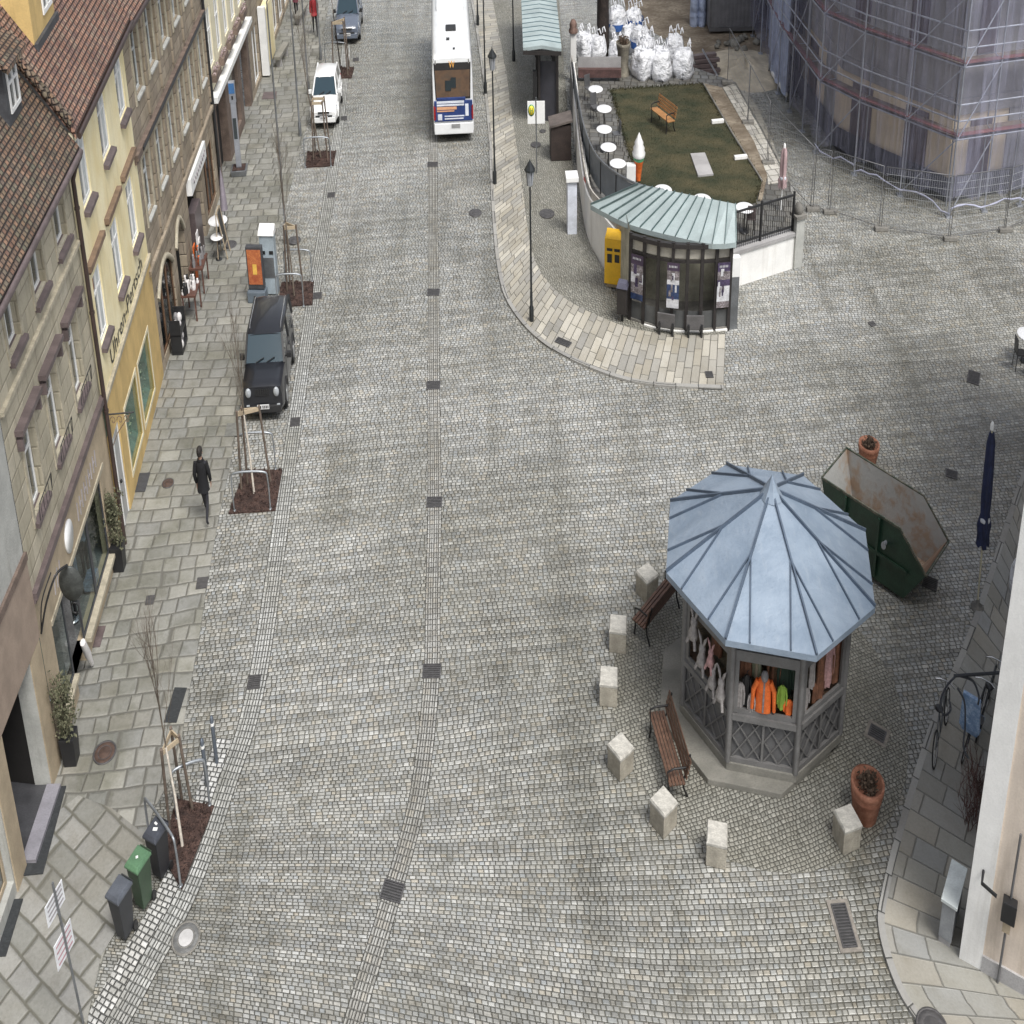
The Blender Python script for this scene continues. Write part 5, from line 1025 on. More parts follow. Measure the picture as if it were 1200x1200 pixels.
for y, o in ((0, -.045), (wd, .045)):
    for s_ in (1.0, 2.3): b.bx(s_-.04, s_+.04, y+o-.03, y+o+.03, .2, 1.55)
    b.bx(.5, Lr+.4, y+o-.02, y+o+.02, .72, .8)
b.build('rib', m_skip, t)
for y, o in ((0, -.12), (wd, .12)):
    for s_ in (.75, 2.6): b = MB(M); b.cyl((s_, y, 1.1), (s_, y+o*1.3, 1.1), .055, n=10); b.cyl((s_, y+o*1.3, 1.1), (s_, y+o*1.6, 1.1), .085, n=10); b.build('lifting_lug', m_steel, t)
# ---------------------------------------------------------------- closed parasols
def parasol(x, y, h, label, mat, polem, z=0.0, lean=(0, 0), foot=True):
    p = G(x, y, z); t = thing('parasol', label, 'parasol', p, 'closed parasols'); tp = p+Vector((lean[0], lean[1], h)); b = MB(); b.tube([p, tp], .03, 8); b.build('pole', polem, t)
    b = MB(); d = tp-p; rings = []
    for f, r in ((.36, .19), (.42, .17), (.47, .2), (.53, .13), (.62, .15), (.75, .14), (.9, .12), (.955, .07)):
        c = p+d*f; rings.append([c+Vector((r*(1+.28*math.cos(4*a))*math.cos(a), r*(1+.28*math.cos(4*a))*math.sin(a), .04*math.cos(8*a)*(f < .4))) for a in [i*math.tau/32 for i in range(32)]])
    b.loft(rings); b.build('canopy', mat, t)
    b = MB(); c = p+d*.5; b.lathe(c, [(.17, -.04), (.185, 0), (.17, .04)], 16); b.build('strap', pm('pale strap', (.6, .62, .66), .8), t)
    b = MB(); b.lathe(tp-Vector((0, 0, .12)), [(.06, 0), (.065, .1), (.03, .16), (1e-4, .18)], 10); b.build('finial', m_white, t)
    if foot: b = MB(); b.lathe(p, [(.22, 0), (.22, .05), (.06, .08), (.05, .22)], 16); b.build('base', m_conc, t)
parasol(1145, 713, 4.1, 'tall closed navy blue parasol behind the skip', pm('navy canvas', (.02, .028, .075), .8, var=.3, scale=5), pm('pale pole', (.55, .5, .36), .5), lean=(-.25, .1))
parasol(915, 246, 2.0, 'closed dusty pink parasol behind the iron railing', pm('dusty pink canvas', (.42, .3, .3), .85, var=.2, scale=5), m_white, z=TZ, foot=False)
# ---------------------------------------------------------------- round white tables in the garden and elsewhere
m_tt = pm('white table top', (.82, .82, .82), .4, var=.04)
def table(p, label, h=.74, r=.38, z=0.0, group='round white garden tables'):
    p = Vector((p[0], p[1], z)); t = thing('round_table', label, 'table', p, group)
    b = MB(); b.lathe(p+Vector((0, 0, h-.035)), [(1e-4, 0), (r-.02, 0), (r, .012), (r, .03), (r-.01, .036), (1e-4, .037)], 28); b.build('table_top', m_tt, t); b = MB(); b.tube([p, p+Vector((0, 0, h-.04))], .035, 8); b.build('stem', m_blk, t); b = MB(); b.lathe(p, [(.24, 0), (.24, .02), (.05, .05)], 16); b.build('base', m_blk, t); return t
TL = ['round white table farthest up the garden path', 'second farthest round white table on the garden path', 'middle round white table of the row on the garden path', 'fourth round white table along the path, next to the railing bend', 'round white table nearest the ice-cream figure']
for (x, y), lb in zip(((698, 104), (708, 127), (708, 151), (713, 172), (724, 191)), TL): q = G(x, y, TZ+.74); table(q, lb, r=.44, z=TZ)
for (x, y), lb in zip(((777, 222), (823, 233), (873, 243)), ('white round table peeping over the left of the pavilion roof', 'white round table peeping over the middle of the pavilion roof', 'white round table behind the iron railing')): q = G(x, y, TZ+.74); table(q, lb, r=.46, z=TZ)
p = G(1206, 392, .74); table(p, 'round pale green-white table at the right edge of the square', r=.5, group='round white cafe tables')
# chair pieces by it
def cafe_chair(c, ang, label, mat, z=0.0, group='cafe chairs'):
    t = thing('cafe_chair', label, 'chair', (c[0], c[1], z), group); M = frame(c[0], c[1], z, ang); b = MB(M); b.box((0, 0, .45), (.42, .42, .04)); b.build('seat', mat, t, bevel=.012); b = MB(M); b.box((0, .21, .68), (.4, .03, .4), R=Matrix.Rotation(-.12, 3, 'X')); b.build('backrest', mat, t, bevel=.01)
    for sx in (-1, 1):
        for sy in (-1, 1): b = MB(M); b.tube([(sx*.17, sy*.17, .44), (sx*.2, sy*.2, 0)], .016, 6); b.build('leg', m_blk, t)
cafe_chair(G(1193, 432), 1.5, 'dark chair left of the pale table at the right edge', m_blk); cafe_chair(G(1208, 440), 3.2, 'plum chair in front of the pale table at the right edge', m_plum)
for (x, y), a, lb in (((690, 118), .5, 'dark chair beside the farthest garden table'), ((697, 140), .4, 'dark chair between the second and middle garden tables'), ((722, 172), -1.4, 'dark chair on the lawn side of the fourth garden table'), ((879, 272), 3.0, 'plum chair behind the iron railing by the white table')): cafe_chair(G(x, y, TZ), a, lb, m_plum if '879' in str(x) else m_fpost, TZ)
# ice-cream figure
p = G(748, 212, TZ); t = thing('ice_cream_figure', 'giant plastic ice-cream cone figure beside the lawn', 'advertising figure', p)
b = MB(); b.M = Matrix.Translation(p) @ Matrix.Scale(.78, 4) @ Matrix.Translation(-p); b.lathe(p, [(.16, 0), (.2, .3), (.3, .75), (.33, .8), (.33, .86)], 18); b.build('cone', m_or, t)
b = MB(b.M); b.lathe(p+Vector((0, 0, .86)), [(.34, 0), (.38, .08), (.35, .16)], 18); b.build('collar', pm('green glaze', (.12, .4, .2), .5), t)
b = MB(b.M); b.lathe(p+Vector((0, 0, 1.02)), [(.42, 0), (.46, .14), (.38, .24), (.4, .34), (.3, .46), (.31, .56), (.18, .72), (.12, .82), (1e-4, .98)], 18); b.build('ice_cream', m_white, t)
p = G(739, 214, TZ); b = MB(); b.box(p+Vector((0, 0, .3)), (.5, .35, .6)); b.build('white_box', m_white, label='white box beside the ice-cream figure', cat='box', bevel=.02)
# post box, litter bin, pillar by the pavilion
m_post = pm('post-office yellow', (.78, .45, .02), .45, var=.1); p = G(719, 334); t = thing('post_box', 'yellow post box with two slots at the white garden wall', 'post box', p); M = frame(p.x, p.y-.1, .05, math.radians(-14)) @ Matrix.Scale(1.15, 4)
b = MB(M); b.bx(-.38, .38, -.28, .26, .12, 1.28); b.build('body', m_post, t, bevel=.012); b = MB(M); b.loft([[(-.38, -.28, 1.281), (.38, -.28, 1.281), (.38, .26, 1.281), (-.38, .26, 1.281)], [(-.34, -.05, 1.36), (.34, -.05, 1.36), (.34, .21, 1.38), (-.34, .21, 1.38)]], smooth=False); b.build('lid', m_post, t)
b = MB(M); b.bx(-.28, -.04, -.295, -.282, .98, 1.05); b.bx(.04, .28, -.295, -.282, .98, 1.05); b.build('slot', m_blk, t); b = MB(M); b.bx(-.26, -.06, -.29, -.282, .68, .9); b.bx(.06, .26, -.29, -.282, .7, .9); b.build('plate', m_blk, t); b = MB(M); b.bx(-.3, .3, -.18, .18, 0, .12); b.build('foot', m_tan, t)
p = G(729, 378); t = thing('litter_bin', 'dark litter bin on a post at the left of the pavilion', 'litter bin', p); M = frame(p.x, p.y, 0, -.3); b = MB(M); b.bx(-.24, .24, -.2, .2, .3, 1.05); b.build('body', m_tim, t, bevel=.03); b = MB(M); b.loft([[(-.27, -.23, 1.06), (.27, -.23, 1.06), (.27, .23, 1.06), (-.27, .23, 1.06)], [(-.2, -.15, 1.2), (.2, -.15, 1.2), (.2, .15, 1.2), (-.2, .15, 1.2)]], smooth=False); b.build('lid', pm('slate blue lid', (.1, .1, .14), .4), t); b = MB(M); b.tube([(0, 0, 0), (0, 0, .3)], .05, 8); b.build('post', m_blk, t); b = MB(M); b.bx(-.25, .25, -.2, .2, 0, .05); b.build('foot', m_conc, t)
p = G(858, 384); t = thing('information_pillar', 'slim grey pillar with a white head at the right of the pavilion', 'pillar', p); b = MB(frame(p.x, p.y, 0, .1)); b.bx(-.2, .2, -.12, .12, 0, 1.5); b.build('shaft', m_zinc, t, bevel=.015); b = MB(frame(p.x, p.y, 0, .1)); b.bx(-.21, .21, -.13, .13, 1.5, 2.05); b.build('head', m_white, t, bevel=.015)
p = G(670, 273); t = thing('gate_post', 'white square gate post with a flat cap by the garden wall', 'gate post', p); b = MB(frame(p.x, p.y, 0, .05)); b.bx(-.25, .25, -.25, .25, 0, 1.7); b.build('shaft', pm('bluish white paint', (.62, .65, .72), .7), t, bevel=.015); b = MB(frame(p.x, p.y, 0, .05)); b.bx(-.33, .33, -.33, .33, 1.7, 1.86); b.build('cap', m_white, t, bevel=.02)
p = Vector((3.3, 58.6, 0)); t = thing('dark_shed', 'low dark timber box standing against the garden wall', 'shed', p); b = MB(frame(p.x, p.y, 0, .05)); b.bx(-.6, .6, -.5, .5, .06, 1.25); b.build('body', pm('dark umber timber', (.04, .028, .024), .7, var=.3), t, bevel=.01); b = MB(frame(p.x, p.y, 0, .05)); b.loft([[(-.68, -.56, 1.2), (.68, -.56, 1.38), (.68, .56, 1.38), (-.68, .56, 1.2)], [(-.68, -.56, 1.27), (.68, -.56, 1.45), (.68, .56, 1.45), (-.68, .56, 1.27)]], smooth=False); b.build('roof', pm('brown felt roof', (.12, .1, .09), .9, var=.3), t)
# ---------------------------------------------------------------- far bus-stop kiosk with copper roof
t = thing('bus_shelter', 'far bus shelter with a blue-green slatted copper roof under a bare tree', 'bus shelter', (2.6, 64.5, 0)); R0 = [G(613, 56, 2.8), G(658, 57, 2.8)]; dv = (G(651, 0, 2.8)-G(657, 57, 2.8)).normalized()
b = MB(); n = 20
for k in range(n):
    o = dv*(k*.62); a, c = R0[0]+o, R0[1]+o; m_ = a.lerp(c, .5); dz = Vector((0, 0, .1)); e_ = dv*.47
    for p, q in ((a, m_+dz), (m_+dz, c)): b.face([p, q, q+e_+Vector((0, 0, .06)), p+e_+Vector((0, 0, .06))]); b.face([p, q, q-Vector((0, 0, .12)), p-Vector((0, 0, .12))])
shr = b.build('roof', m_cop, t)
b = MB()
for k in range(n): o = dv*(k*.62+.53); b.bar(R0[0]+o+Vector((0, 0, .03)), R0[0].lerp(R0[1], .5)+o+Vector((0, 0, .13)), .16, .05); b.bar(R0[0].lerp(R0[1], .5)+o+Vector((0, 0, .13)), R0[1]+o+Vector((0, 0, .03)), .16, .05)
b.build('batten', pm('dark teal batten', (.06, .11, .125), .6), shr)
b = MB()
for f in (.1, .9): b.bar(R0[0].lerp(R0[1], f)-Vector((0, 0, .16)), R0[0].lerp(R0[1], f)+dv*12.4-Vector((0, 0, .16)), .14, .16)
b.bar(R0[0]-Vector((0, 0, .16)), R0[1]-Vector((0, 0, .16)), .12, .14); b.build('beam', m_tim, t)
for k in range(5):
    for f in (.42, .9): q = R0[0].lerp(R0[1], f)+dv*(.5+k*2.8); b = MB(); b.bx(q.x-.07, q.x+.07, q.y-.07, q.y+.07, 0, 2.64); b.build('post', m_tim, t)
b = MB(); q0, q1 = R0[0].lerp(R0[1], .9)+dv*.55, R0[0].lerp(R0[1], .9)+dv*11.6; q0.z = q1.z = 0; b.face([q0, q1, q1+Vector((0, 0, 2.4)), q0+Vector((0, 0, 2.4))]); q2 = R0[0].lerp(R0[1], .45)+dv*.56; q2.z = 0; q3 = q0.copy(); b.face([q2, q3, q3+Vector((0, 0, 2.2)), q2+Vector((0, 0, 2.2))]); b.build('panel', pm('dark shelter panel', (.045, .045, .055), .5), t)
b = MB(); q = R0[0].lerp(R0[1], .3)+dv*.4; b.bx(q.x-.12, q.x+.12, q.y-.1, q.y+.1, .9, 1.9); b.build('timetable', m_blk, t)
# ---------------------------------------------------------------- lamps, signs and poles
m_lamp = pm('dark green-black lamp paint', (.03, .034, .036), .45, .3, var=.2); m_lglass = pm('frosted lantern glass', (.45, .47, .5), .2)
def lamp(x, y, h, label, pole_only=False, lean=0.0, r=.05):
    p = G(x, y); t = thing('street_lamp', label, 'street lamp', p, 'slim street lamps'); b = MB(); b.lathe(p, [(.11, 0), (.11, .45), (.07, .5), (.06, .9), (r, .95), (r*.8, h)], 12); b.build('post', m_lamp, t)
    q = p+Vector((0, 0, h)); b = MB(); b.lathe(q, [(.05, 0), (.13, .05), (.19, .42), (.19, .44)], 8, smooth=False); b.build('lantern', m_lglass, t); b = MB(); b.lathe(q+Vector((0, 0, .44)), [(.26, 0), (.24, .05), (.09, .2), (.03, .26), (1e-4, .32)], 8, smooth=False); b.build('lamp_shade', m_lamp, t)
    for k in range(4): b = MB(); a = k*math.pi/2+.4; b.tube([q+Vector((.12*math.cos(a), .12*math.sin(a), .03)), q+Vector((.2*math.cos(a), .2*math.sin(a), .45))], .012, 5); b.build('lantern_bar', m_lamp, t)
    return t
lamp(623, 378, 3.85, 'nearest street lamp, at the kerb bend before the pavilion')
lamp(580, 217, 3.75, 'street lamp on the right pavement just in front of the bus tail')
for x, y, h, lb in ((569, 111, 3.9, 'street lamp alongside the bus, at its right rear'), (560, 31, 3.9, 'street lamp farthest up by the front of the bus'), (602, 73, 3.9, 'street lamp between the pavement and the far shelter')): lamp(x, y, h, lb)
for x, y, h, lb in ((336, 285, 7.2, 'tall slim lamp post rising behind the tree pit near the grey cabinet'), (352, 160, 7.0, 'tall slim lamp post left of the white car'), (376, 70, 7.0, 'slim lamp post beside the walker in red'), (362, 112, 6.8, 'tall slim lamp post standing in front of the walker in red')):
    p = G(x, y); t = thing('lamp_post', lb, 'lamp post', p, 'tall slim lamp posts on the left pavement'); b = MB(); b.lathe(p, [(.1, 0), (.1, .5), (.055, .55), (.05, 2.5), (.035, h)], 10); b.build('post', m_zinc, t); b = MB(); q = p+Vector((0, 0, h)); b.tube([q, q+Vector((.3, 0, .35)), q+Vector((.9, 0, .4))], .03, 7); b.build('arm', m_zinc, t); b = MB(); b.box(q+Vector((1.2, 0, .38)), (.7, .22, .1)); b.build('lamp_head', m_lamp, t, bevel=.03)
# bus-stop sign
p = G(629, 205); t = thing('bus_stop_sign', 'bus stop sign with a round green and yellow emblem on a thin post', 'bus stop sign', p); b = MB(); b.tube([p, p+Vector((0, 0, 2.6))], .035, 8); b.build('post', m_zinc, t); M = frame(p.x, p.y-.05, 0, 0)
b = MB(M); b.bx(-.5, -.05, -.03, 0, 1.75, 2.5); b.bx(.02, .5, -.03, 0, 1.75, 2.5); b.build('panel', m_white, t, bevel=.008)
yl = pm('signal yellow', (.85, .65, .05), .5); gn = pm('sign green', (.03, .25, .08), .5)
b = MB(M); b.M = M @ Matrix.Translation((-.275, -.034, 2.2)) @ Matrix.Rotation(math.pi/2, 4, 'X'); b.lathe((0, 0, 0), [(1e-4, 0), (.19, 0), (.19, .006), (1e-4, .006)], 24); em = b.build('emblem', gn, t)
b = MB(M); b.M = M @ Matrix.Translation((-.275, -.042, 2.2)) @ Matrix.Rotation(math.pi/2, 4, 'X'); b.lathe((0, 0, 0), [(1e-4, 0), (.155, 0), (.155, .004), (1e-4, .004)], 24); b.build('disc', yl, em); vs, fs = text_mesh('H', .26); w_ = max(v.x for v in vs)
b = MB(M); b.mesh([(-.275+v.x-w_/2-.005, -.05, 2.105+v.y) for v in vs], fs, False); b.build('letter', gn, em)
# parking / information stele on the left
p = G(281, 204); t = thing('information_stele', 'tall grey stele with a blue sign head on a planter base by the house front', 'stele', p); M = frame(p.x, p.y, .03, .1)
b = MB(M); b.loft([[(-w_, -w_*.9, z), (w_, -w_*.9, z), (w_, w_*.9, z), (-w_, w_*.9, z)] for w_, z in ((.42, 0), (.46, .2))], smooth=False); b.build('base', m_zinc, t, bevel=.02); b = MB(M); b.bx(-.36, .36, -.33, .33, .2, .22); b.build('soil', m_soil, t); b = MB(M); b.bx(-.15, .15, -.09, .09, .22, 2.4); b.build('shaft', m_steel, t, bevel=.02); b = MB(M); b.bx(-.18, .18, -.11, .11, 2.4, 3.1); hd = b.build('head', m_steel, t, bevel=.02); b = MB(M); b.bx(-.16, .16, -.125, -.112, 2.72, 3.05); b.build('blue_panel', pm('sign blue', (.06, .17, .38), .4, var=.3), hd); b = MB(M); b.bx(-.05, .05, -.125, -.112, 2.52, 2.64); b.build('lens', m_blk, hd); b = MB(M); b.bx(-.1, .1, -.1, -.092, 1.2, 1.9); b.build('display', m_glass, t)
# poster case and grey cabinet
p = G(303, 352); t = thing('poster_case', 'orange poster case on a grey foot beside the black car', 'advertising case', p); M = frame(p.x, p.y, .03, -.05); b = MB(M); b.bx(-.4, .4, -.12, .12, .35, 1.6); b.build('case', m_slate, t, bevel=.02); b = MB(M); b.bx(-.34, .34, -.134, -.122, .5, 1.52); po = b.build('poster', pm('orange-red poster', (.5, .11, .05), .4, var=.35, scale=4, col2=(.6, .22, .08)), t); b = MB(M); b.bx(-.1, .1, -.14, -.135, .8, 1.1); b.build('motif', pm('yellow motif', (.8, .5, .1), .5), po); b = MB(M); b.bx(-.45, .45, -.3, .2, 0, .33); b.build('foot', pm('blue-grey foot', (.13, .16, .19), .5), t, bevel=.03)
p = G(314, 347); t = thing('grey_cabinet', 'pale grey street cabinet with a white slanted top behind the poster case', 'cabinet', p); M = frame(p.x+.15, p.y+.25, .03, -.05); b = MB(M); b.bx(-.36, .36, -.2, .2, 0, 1.75); b.build('body', pm('blue-grey cabinet', (.36, .42, .46), .5), t, bevel=.02); b = MB(M); b.loft([[(-.4, -.24, 1.752), (.4, -.24, 1.752), (.4, .24, 1.752), (-.4, .24, 1.752)], [(-.38, -.2, 1.84), (.38, -.2, 1.84), (.38, .22, 1.96), (-.38, .22, 1.96)]], smooth=False); b.build('top', m_white, t); b = MB(M); b.bx(-.3, -.1, -.212, -.2, 1.2, 1.3); b.bx(.1, .3, -.212, -.2, 1.2, 1.3); b.build('vent', m_blk, t); b = MB(M); b.bx(-.3, .3, -.21, -.2, .5, 1.1); b.build('door', m_zinc, t)
# wheelie bins
BN = [(152, 1096, (.035, .037, .042), (.1, .11, .13), 'dark grey wheelie bin with slate lid, nearest of three'), (167, 1068, (.05, .085, .05), (.10, .2, .11), 'green wheelie bin between the two dark ones'), (180, 1040, (.025, .026, .03), (.06, .065, .08), 'black wheelie bin with stickers on the lid, beside the tree pit')]
for i, (x, y, c1, c2, lb) in enumerate(BN):
    p = G(x, y); t = thing('wheelie_bin', lb, 'bin', p, 'wheelie bins at the kerb'); M = frame(p.x+[-.1, .02, .16][i], p.y+[0, .15, .3][i], .02, math.radians(-25)) @ Matrix.Diagonal((.8, .8, .93, 1)); q_ = [(0, 0), (.12, 0), (.25, .05)][i]; m_ = pm('bin plastic', c1, .5, var=.2); ml = pm('bin lid plastic', c2, .5, var=.2)
    b = MB(M); b.loft([[(-w_, -d_, z), (w_, -d_, z), (w_, d_, z), (-w_, d_, z)] for w_, d_, z in ((.2, .22, .08), (.27, .31, .95))], smooth=False); b.build('body', m_, t, bevel=.02)
    b = MB(M); b.loft([[(-w_, -d_, z), (w_, -d_, z), (w_, d_, z), (-w_, d_, z)] for w_, d_, z in ((.3, .36, .955), (.3, .36, 1.0), (.24, .28, 1.06))], smooth=False); ld = b.build('lid', ml, t, bevel=.015); b = MB(M); b.tube([(-.24, .4, .98), (.24, .4, .98)], .02, 7); b.build('handle', m_, t)
    for sx in (-1, 1): b = MB(M); b.cyl((sx*.2, .26, .1), (sx*.26, .26, .1), .1, n=14); b.build('wheel', m_blk, t)
    if i == 2: b = MB(M); b.box((.05, -.05, 1.064), (.16, .1, .004), rz=.4); b.box((-.05, .1, 1.064), (.12, .07, .004), rz=-.2); b.build('sticker', m_white, ld)
    if i == 1: b = MB(M); b.box((0, -.02, 1.064), (.08, .08, .004), rz=.8); b.build('sticker', m_white, ld)
# sign post bottom-left with two angled panels
p = G(98, 1201); t = thing('sign_post', 'leaning thin sign post with two narrow white striped panels at the bottom left', 'sign post', p); b = MB(); tp = Vector((p.x-.12, p.y, 2.75)); b.tube([p, tp], .03, 8); b.build('post', m_zinc, t)
for f, h, lb in ((.8, .5, 'upper'), (.5, .62, 'lower')):
    c = p.lerp(tp, f); M = frame(c.x-.05, c.y, c.z, math.radians(72)); b = MB(M); b.bx(-.34, .3, -.02, .0, 0, h*.75); pn = b.build('panel', pm('sign white', (.75, .76, .78), .4), t, bevel=.008); b = MB(M)
    for k in range(4): b.bx(-.28, .24, -.026, -.021, .06+k*h*.17, .09+k*h*.17)
    b.build('lines', m_letter if f > .6 else pm('red-grey sign lines', (.45, .25, .28), .5), pn)
# bollards by the big tree pit
for i, (x, y) in enumerate(((254, 893), (243, 920))):
    p = G(x, y); t = thing('steel_bollard', ['slim blue-grey steel bollard near the tree pit, farther of two', 'slim blue-grey steel bollard near the tree pit, nearer of two'][i], 'bollard', p, 'slim steel bollards'); b = MB(); b.lathe(p, [(.06, 0), (.06, .95), (.045, 1.0), (1e-4, 1.02)], 12); b.build('shaft', pm('blue-grey steel', (.13, .15, .18), .45, .4), t); b = MB(); b.lathe(p+Vector((0, 0, .82)), [(.064, 0), (.064, .06)], 12); b.build('band', m_white, t)
# stone troughs / granite benches on the far left pavement
for i, (x, y) in enumerate(((331, 72), (354, 24))):
    p = G(x, y); t = thing('granite_bench', ['grey granite bench block on the far left pavement, nearer one', 'grey granite bench block on the far left pavement, farther one'][i], 'bench', p, 'granite benches far up the pavement'); b = MB(frame(p.x, p.y, .03, math.radians(84))); b.bx(-1.1, 1.1, -.22, .22, .32, .46); b.build('seat', m_kst, t, bevel=.015)
    for s_ in (-.75, .75): b = MB(frame(p.x, p.y, .03, math.radians(84))); b.bx(s_-.12, s_+.12, -.18, .18, 0, .32); b.build('leg', m_bgrey, t)
# ================================================================ vehicles
m_tyre = pm('tyre rubber', (.018, .018, .018), .85); m_rim = pm('alloy rim', (.4, .41, .42), .35, .7); m_carglass = NT('car glass').finish((.02, .026, .03), .05, 0, None, .9, 0.0)
m_screen = NT('windscreen').finish((.035, .055, .07), .08, 0, None, .12); m_chrome = pm('chrome', (.7, .7, .7), .2, .9); m_hl = NT('headlight glass').finish((.36, .38, .40), .15, 0, None, .8); m_red = pm('tail light red', (.35, .02, .02), .25)
m_plate = pm('plate white', (.75, .75, .75), .5); m_trim = pm('black car trim', (.02, .02, .021), .6)
def paint(name, c, coat=.6, rough=.3): return pm(name, c, rough, 0, var=.05, coat=coat)
def car(name, label, loc, ang, L, Wd, Ht, mat, boxy=.5, roofmat=None, rails=False, grille='slots'):
    """front faces local -y; origin under the middle"""
    t = thing(name, label, 'car', loc); M = frame(loc[0], loc[1], loc[2], ang); hw = Wd/2; yF, yR = -L/2, L/2
    hood = .60*Ht if boxy > .5 else .575*Ht; belt = .63*Ht; yw = yF+(.25 if boxy > .5 else .27)*L+.05; yt = yw+(.13 if boxy > .5 else .19)*L; yrr = yR-(.05 if boxy > .5 else .10)*L; yrb = yR-.02*L
    # lower body: rings of half sections along the car
    st = [(yF+.02, .84, .30, hood*.74), (yF+.10, .93, .24, hood*.86), (yF+.35, .985, .20, hood*.95), (yF+.9, 1, .2, hood*1.0), (yw, 1, .2, belt*.98), (yt+.5, 1, .2, belt), (L*.2, 1, .2, belt*1.02), (yR-.45, .99, .2, belt*1.03), (yR-.12, .95, .25, belt*.99), (yR-.02, .87, .32, belt*.88)]
    rings = []
    for y, w_, zb, zt in st:
        w = hw*(w_ if boxy < .5 else w_**.45); q_ = .82 if boxy < .5 else .92; zt = zt if boxy < .5 else zt+(hood-zt)*(.62 if y < yF+.5 else 0); half = [(w*.86, zb), (w*.985, zb+.12), (w, zb+.3), (w*.985, zt*.80), (w*.94, zt*.95), (w*q_, zt), (w*.4, zt+.02)]
        rings.append([(x, y, z) for x, z in half]+[(-x, y, z) for x, z in half[::-1]])
    b = MB(M); b.loft(rings); b.build('body', mat, t)
    gw0, gw1 = (hw*.87, hw*.70) if boxy < .5 else (hw*.93, hw*.83); zr = Ht-.07; zb = belt*.97
    A = [(yw, gw0, zb), (yt, gw1, zr), (yrr, gw1, zr-.02), (yrb, gw0*.97, zb+.02)]
    b = MB(M)
    for s in (-1, 1):   # pillars and roof skin
        P = [(s*w, y, z) for y, w, z in A]; b.bar(P[0], P[1], .07, .09); b.bar(P[2], P[3], .09, .12); mid = [((yt+yrr)/2-.1, ), ]; ym = (yt+yrr)/2-.15; b.bar((s*gw0*.985, ym, zb), (s*gw1*1.0, ym, zr), .06, .1)
        b.bar((s*gw1, yt, zr), (s*gw1, yrr, zr-.02), .07, .06)
    rr = []
    for y, z in ((yt-.03, zr-.01), (yt+.12, zr+.045), ((yt+yrr)/2, zr+.07), (yrr-.12, zr+.035), (yrr+.05, zr-.02)):
        rr.append([(x*gw1*1.02, y, z-.045*abs(x)**3) for x in (-1, -.8, -.4, 0, .4, .8, 1)])
    b.build('pillar', m_trim if boxy > .5 else mat, t); b = MB(M); b.loft(rr, closed_ring=False, cap=False); b.build('roof', roofmat or mat, t)
    if rails:
        b = MB(M)
        for s in (-1, 1): b.tube([(s*gw1*.9, yt+.25, zr+.03), (s*gw1*.9, yt+.4, zr+.1), (s*gw1*.9, yrr-.3, zr+.1), (s*gw1*.9, yrr-.15, zr+.03)], .024, 6)
        b.build('roof_rail', m_chrome, t)
    b = MB(M); b.face([(-gw0*.96, yw+.02, zb+.03), (gw0*.96, yw+.02, zb+.03), (gw1*.96, yt, zr-.01), (-gw1*.96, yt, zr-.01)]); b.build('windscreen', m_screen, t)
    b = MB(M)
    for x0 in (-.45, .1): b.bar((x0*gw0, yw-.02, zb+.05), (x0*gw0+.42*gw0, yw+.12*(yt-yw)+.0, zb+.05+.12*(zr-zb)+.02), .025, .02)
    b.build('wiper', m_trim, t)
    b = MB(M); b.face([(-gw0*.9, yrb-.02, zb+.04), (gw0*.9, yrb-.02, zb+.04), (gw1*.92, yrr, zr-.03), (-gw1*.92, yrr, zr-.03)]); b.build('rear_window', m_carglass, t)
    for s in (-1, 1):
        b = MB(M); b.face([(s*gw0*.99, yw+.12, zb), (s*gw0*.99, yrb-.1, zb), (s*gw1*1.0, yrr-.05, zr-.04), (s*gw1*1.0, yt+.05, zr-.04)]); b.build('side_window', m_carglass, t)
        b = MB(M); b.box((s*(gw0+.18), yw+.32, belt+.05), (.2, .12, .15)); b.bar((s*gw0, yw+.34, belt), (s*(gw0+.12), yw+.32, belt+.02), .04); b.build('mirror', m_trim if mat is not M_WHITE else mat, t, bevel=.03)
        b = MB(M)
        for y in (yw+.2, (yt+yrr)/2-.12, yrr-.25): b.box((s*(hw*.999), y, .58*Ht*.72), (.012, .014, Ht*.36))
        b.build('door_seam', m_trim, t); b = MB(M)
        for y in ((yt+yrr)/2-.28, yrr-.42): b.box((s*(hw*1.0), y, belt*.86), (.03, .18, .035))
        b.build('door_handle', mat, t)
    for s in (-1, 1):
        for y in (yF+.19*L, yR-.2*L):
            r = .33 if boxy < .5 else .35; b = MB(M); b.tube([(s*(hw-.2), y, r), (s*(hw+.012), y, r)], r, 22); w = b.build('wheel', m_tyre, t); b = MB(M); b.tube([(s*(hw+.0), y, r), (s*(hw+.02), y, r)], r*.62, 16); b.build('rim', m_rim, w)
            b = MB(M); b.tube([(s*(hw+.0), y+r*1.13*math.cos(a), r+r*1.13*math.sin(a)) for a in [i*math.pi/12 for i in range(13)]], .04, 6); b.build('wheel_arch', m_trim if boxy > .5 else mat, t)
    zf = hood*.78
    for s in (-1, 1):
        b = MB(M)
        if boxy > .5: b.M = M @ Matrix.Translation((s*hw*.66, yF+.0, zf)) @ Matrix.Rotation(math.pi/2, 4, 'X'); b.lathe((0, 0, 0), [(.12, -.02), (.12, .03), (.08, .05), (1e-4, .06)], 16)
        else: b.loft([[(s*hw*.5, yF+.03, zf-.03), (s*hw*.86, yF+.14, zf), (s*hw*.93, yF+.36, zf+.12), (s*hw*.62, yF+.2, zf+.08)], [(s*hw*.5, yF-.0, zf-.05), (s*hw*.9, yF+.1, zf-.02), (s*hw*.97, yF+.36, zf+.1), (s*hw*.6, yF+.12, zf+.07)]], smooth=False)
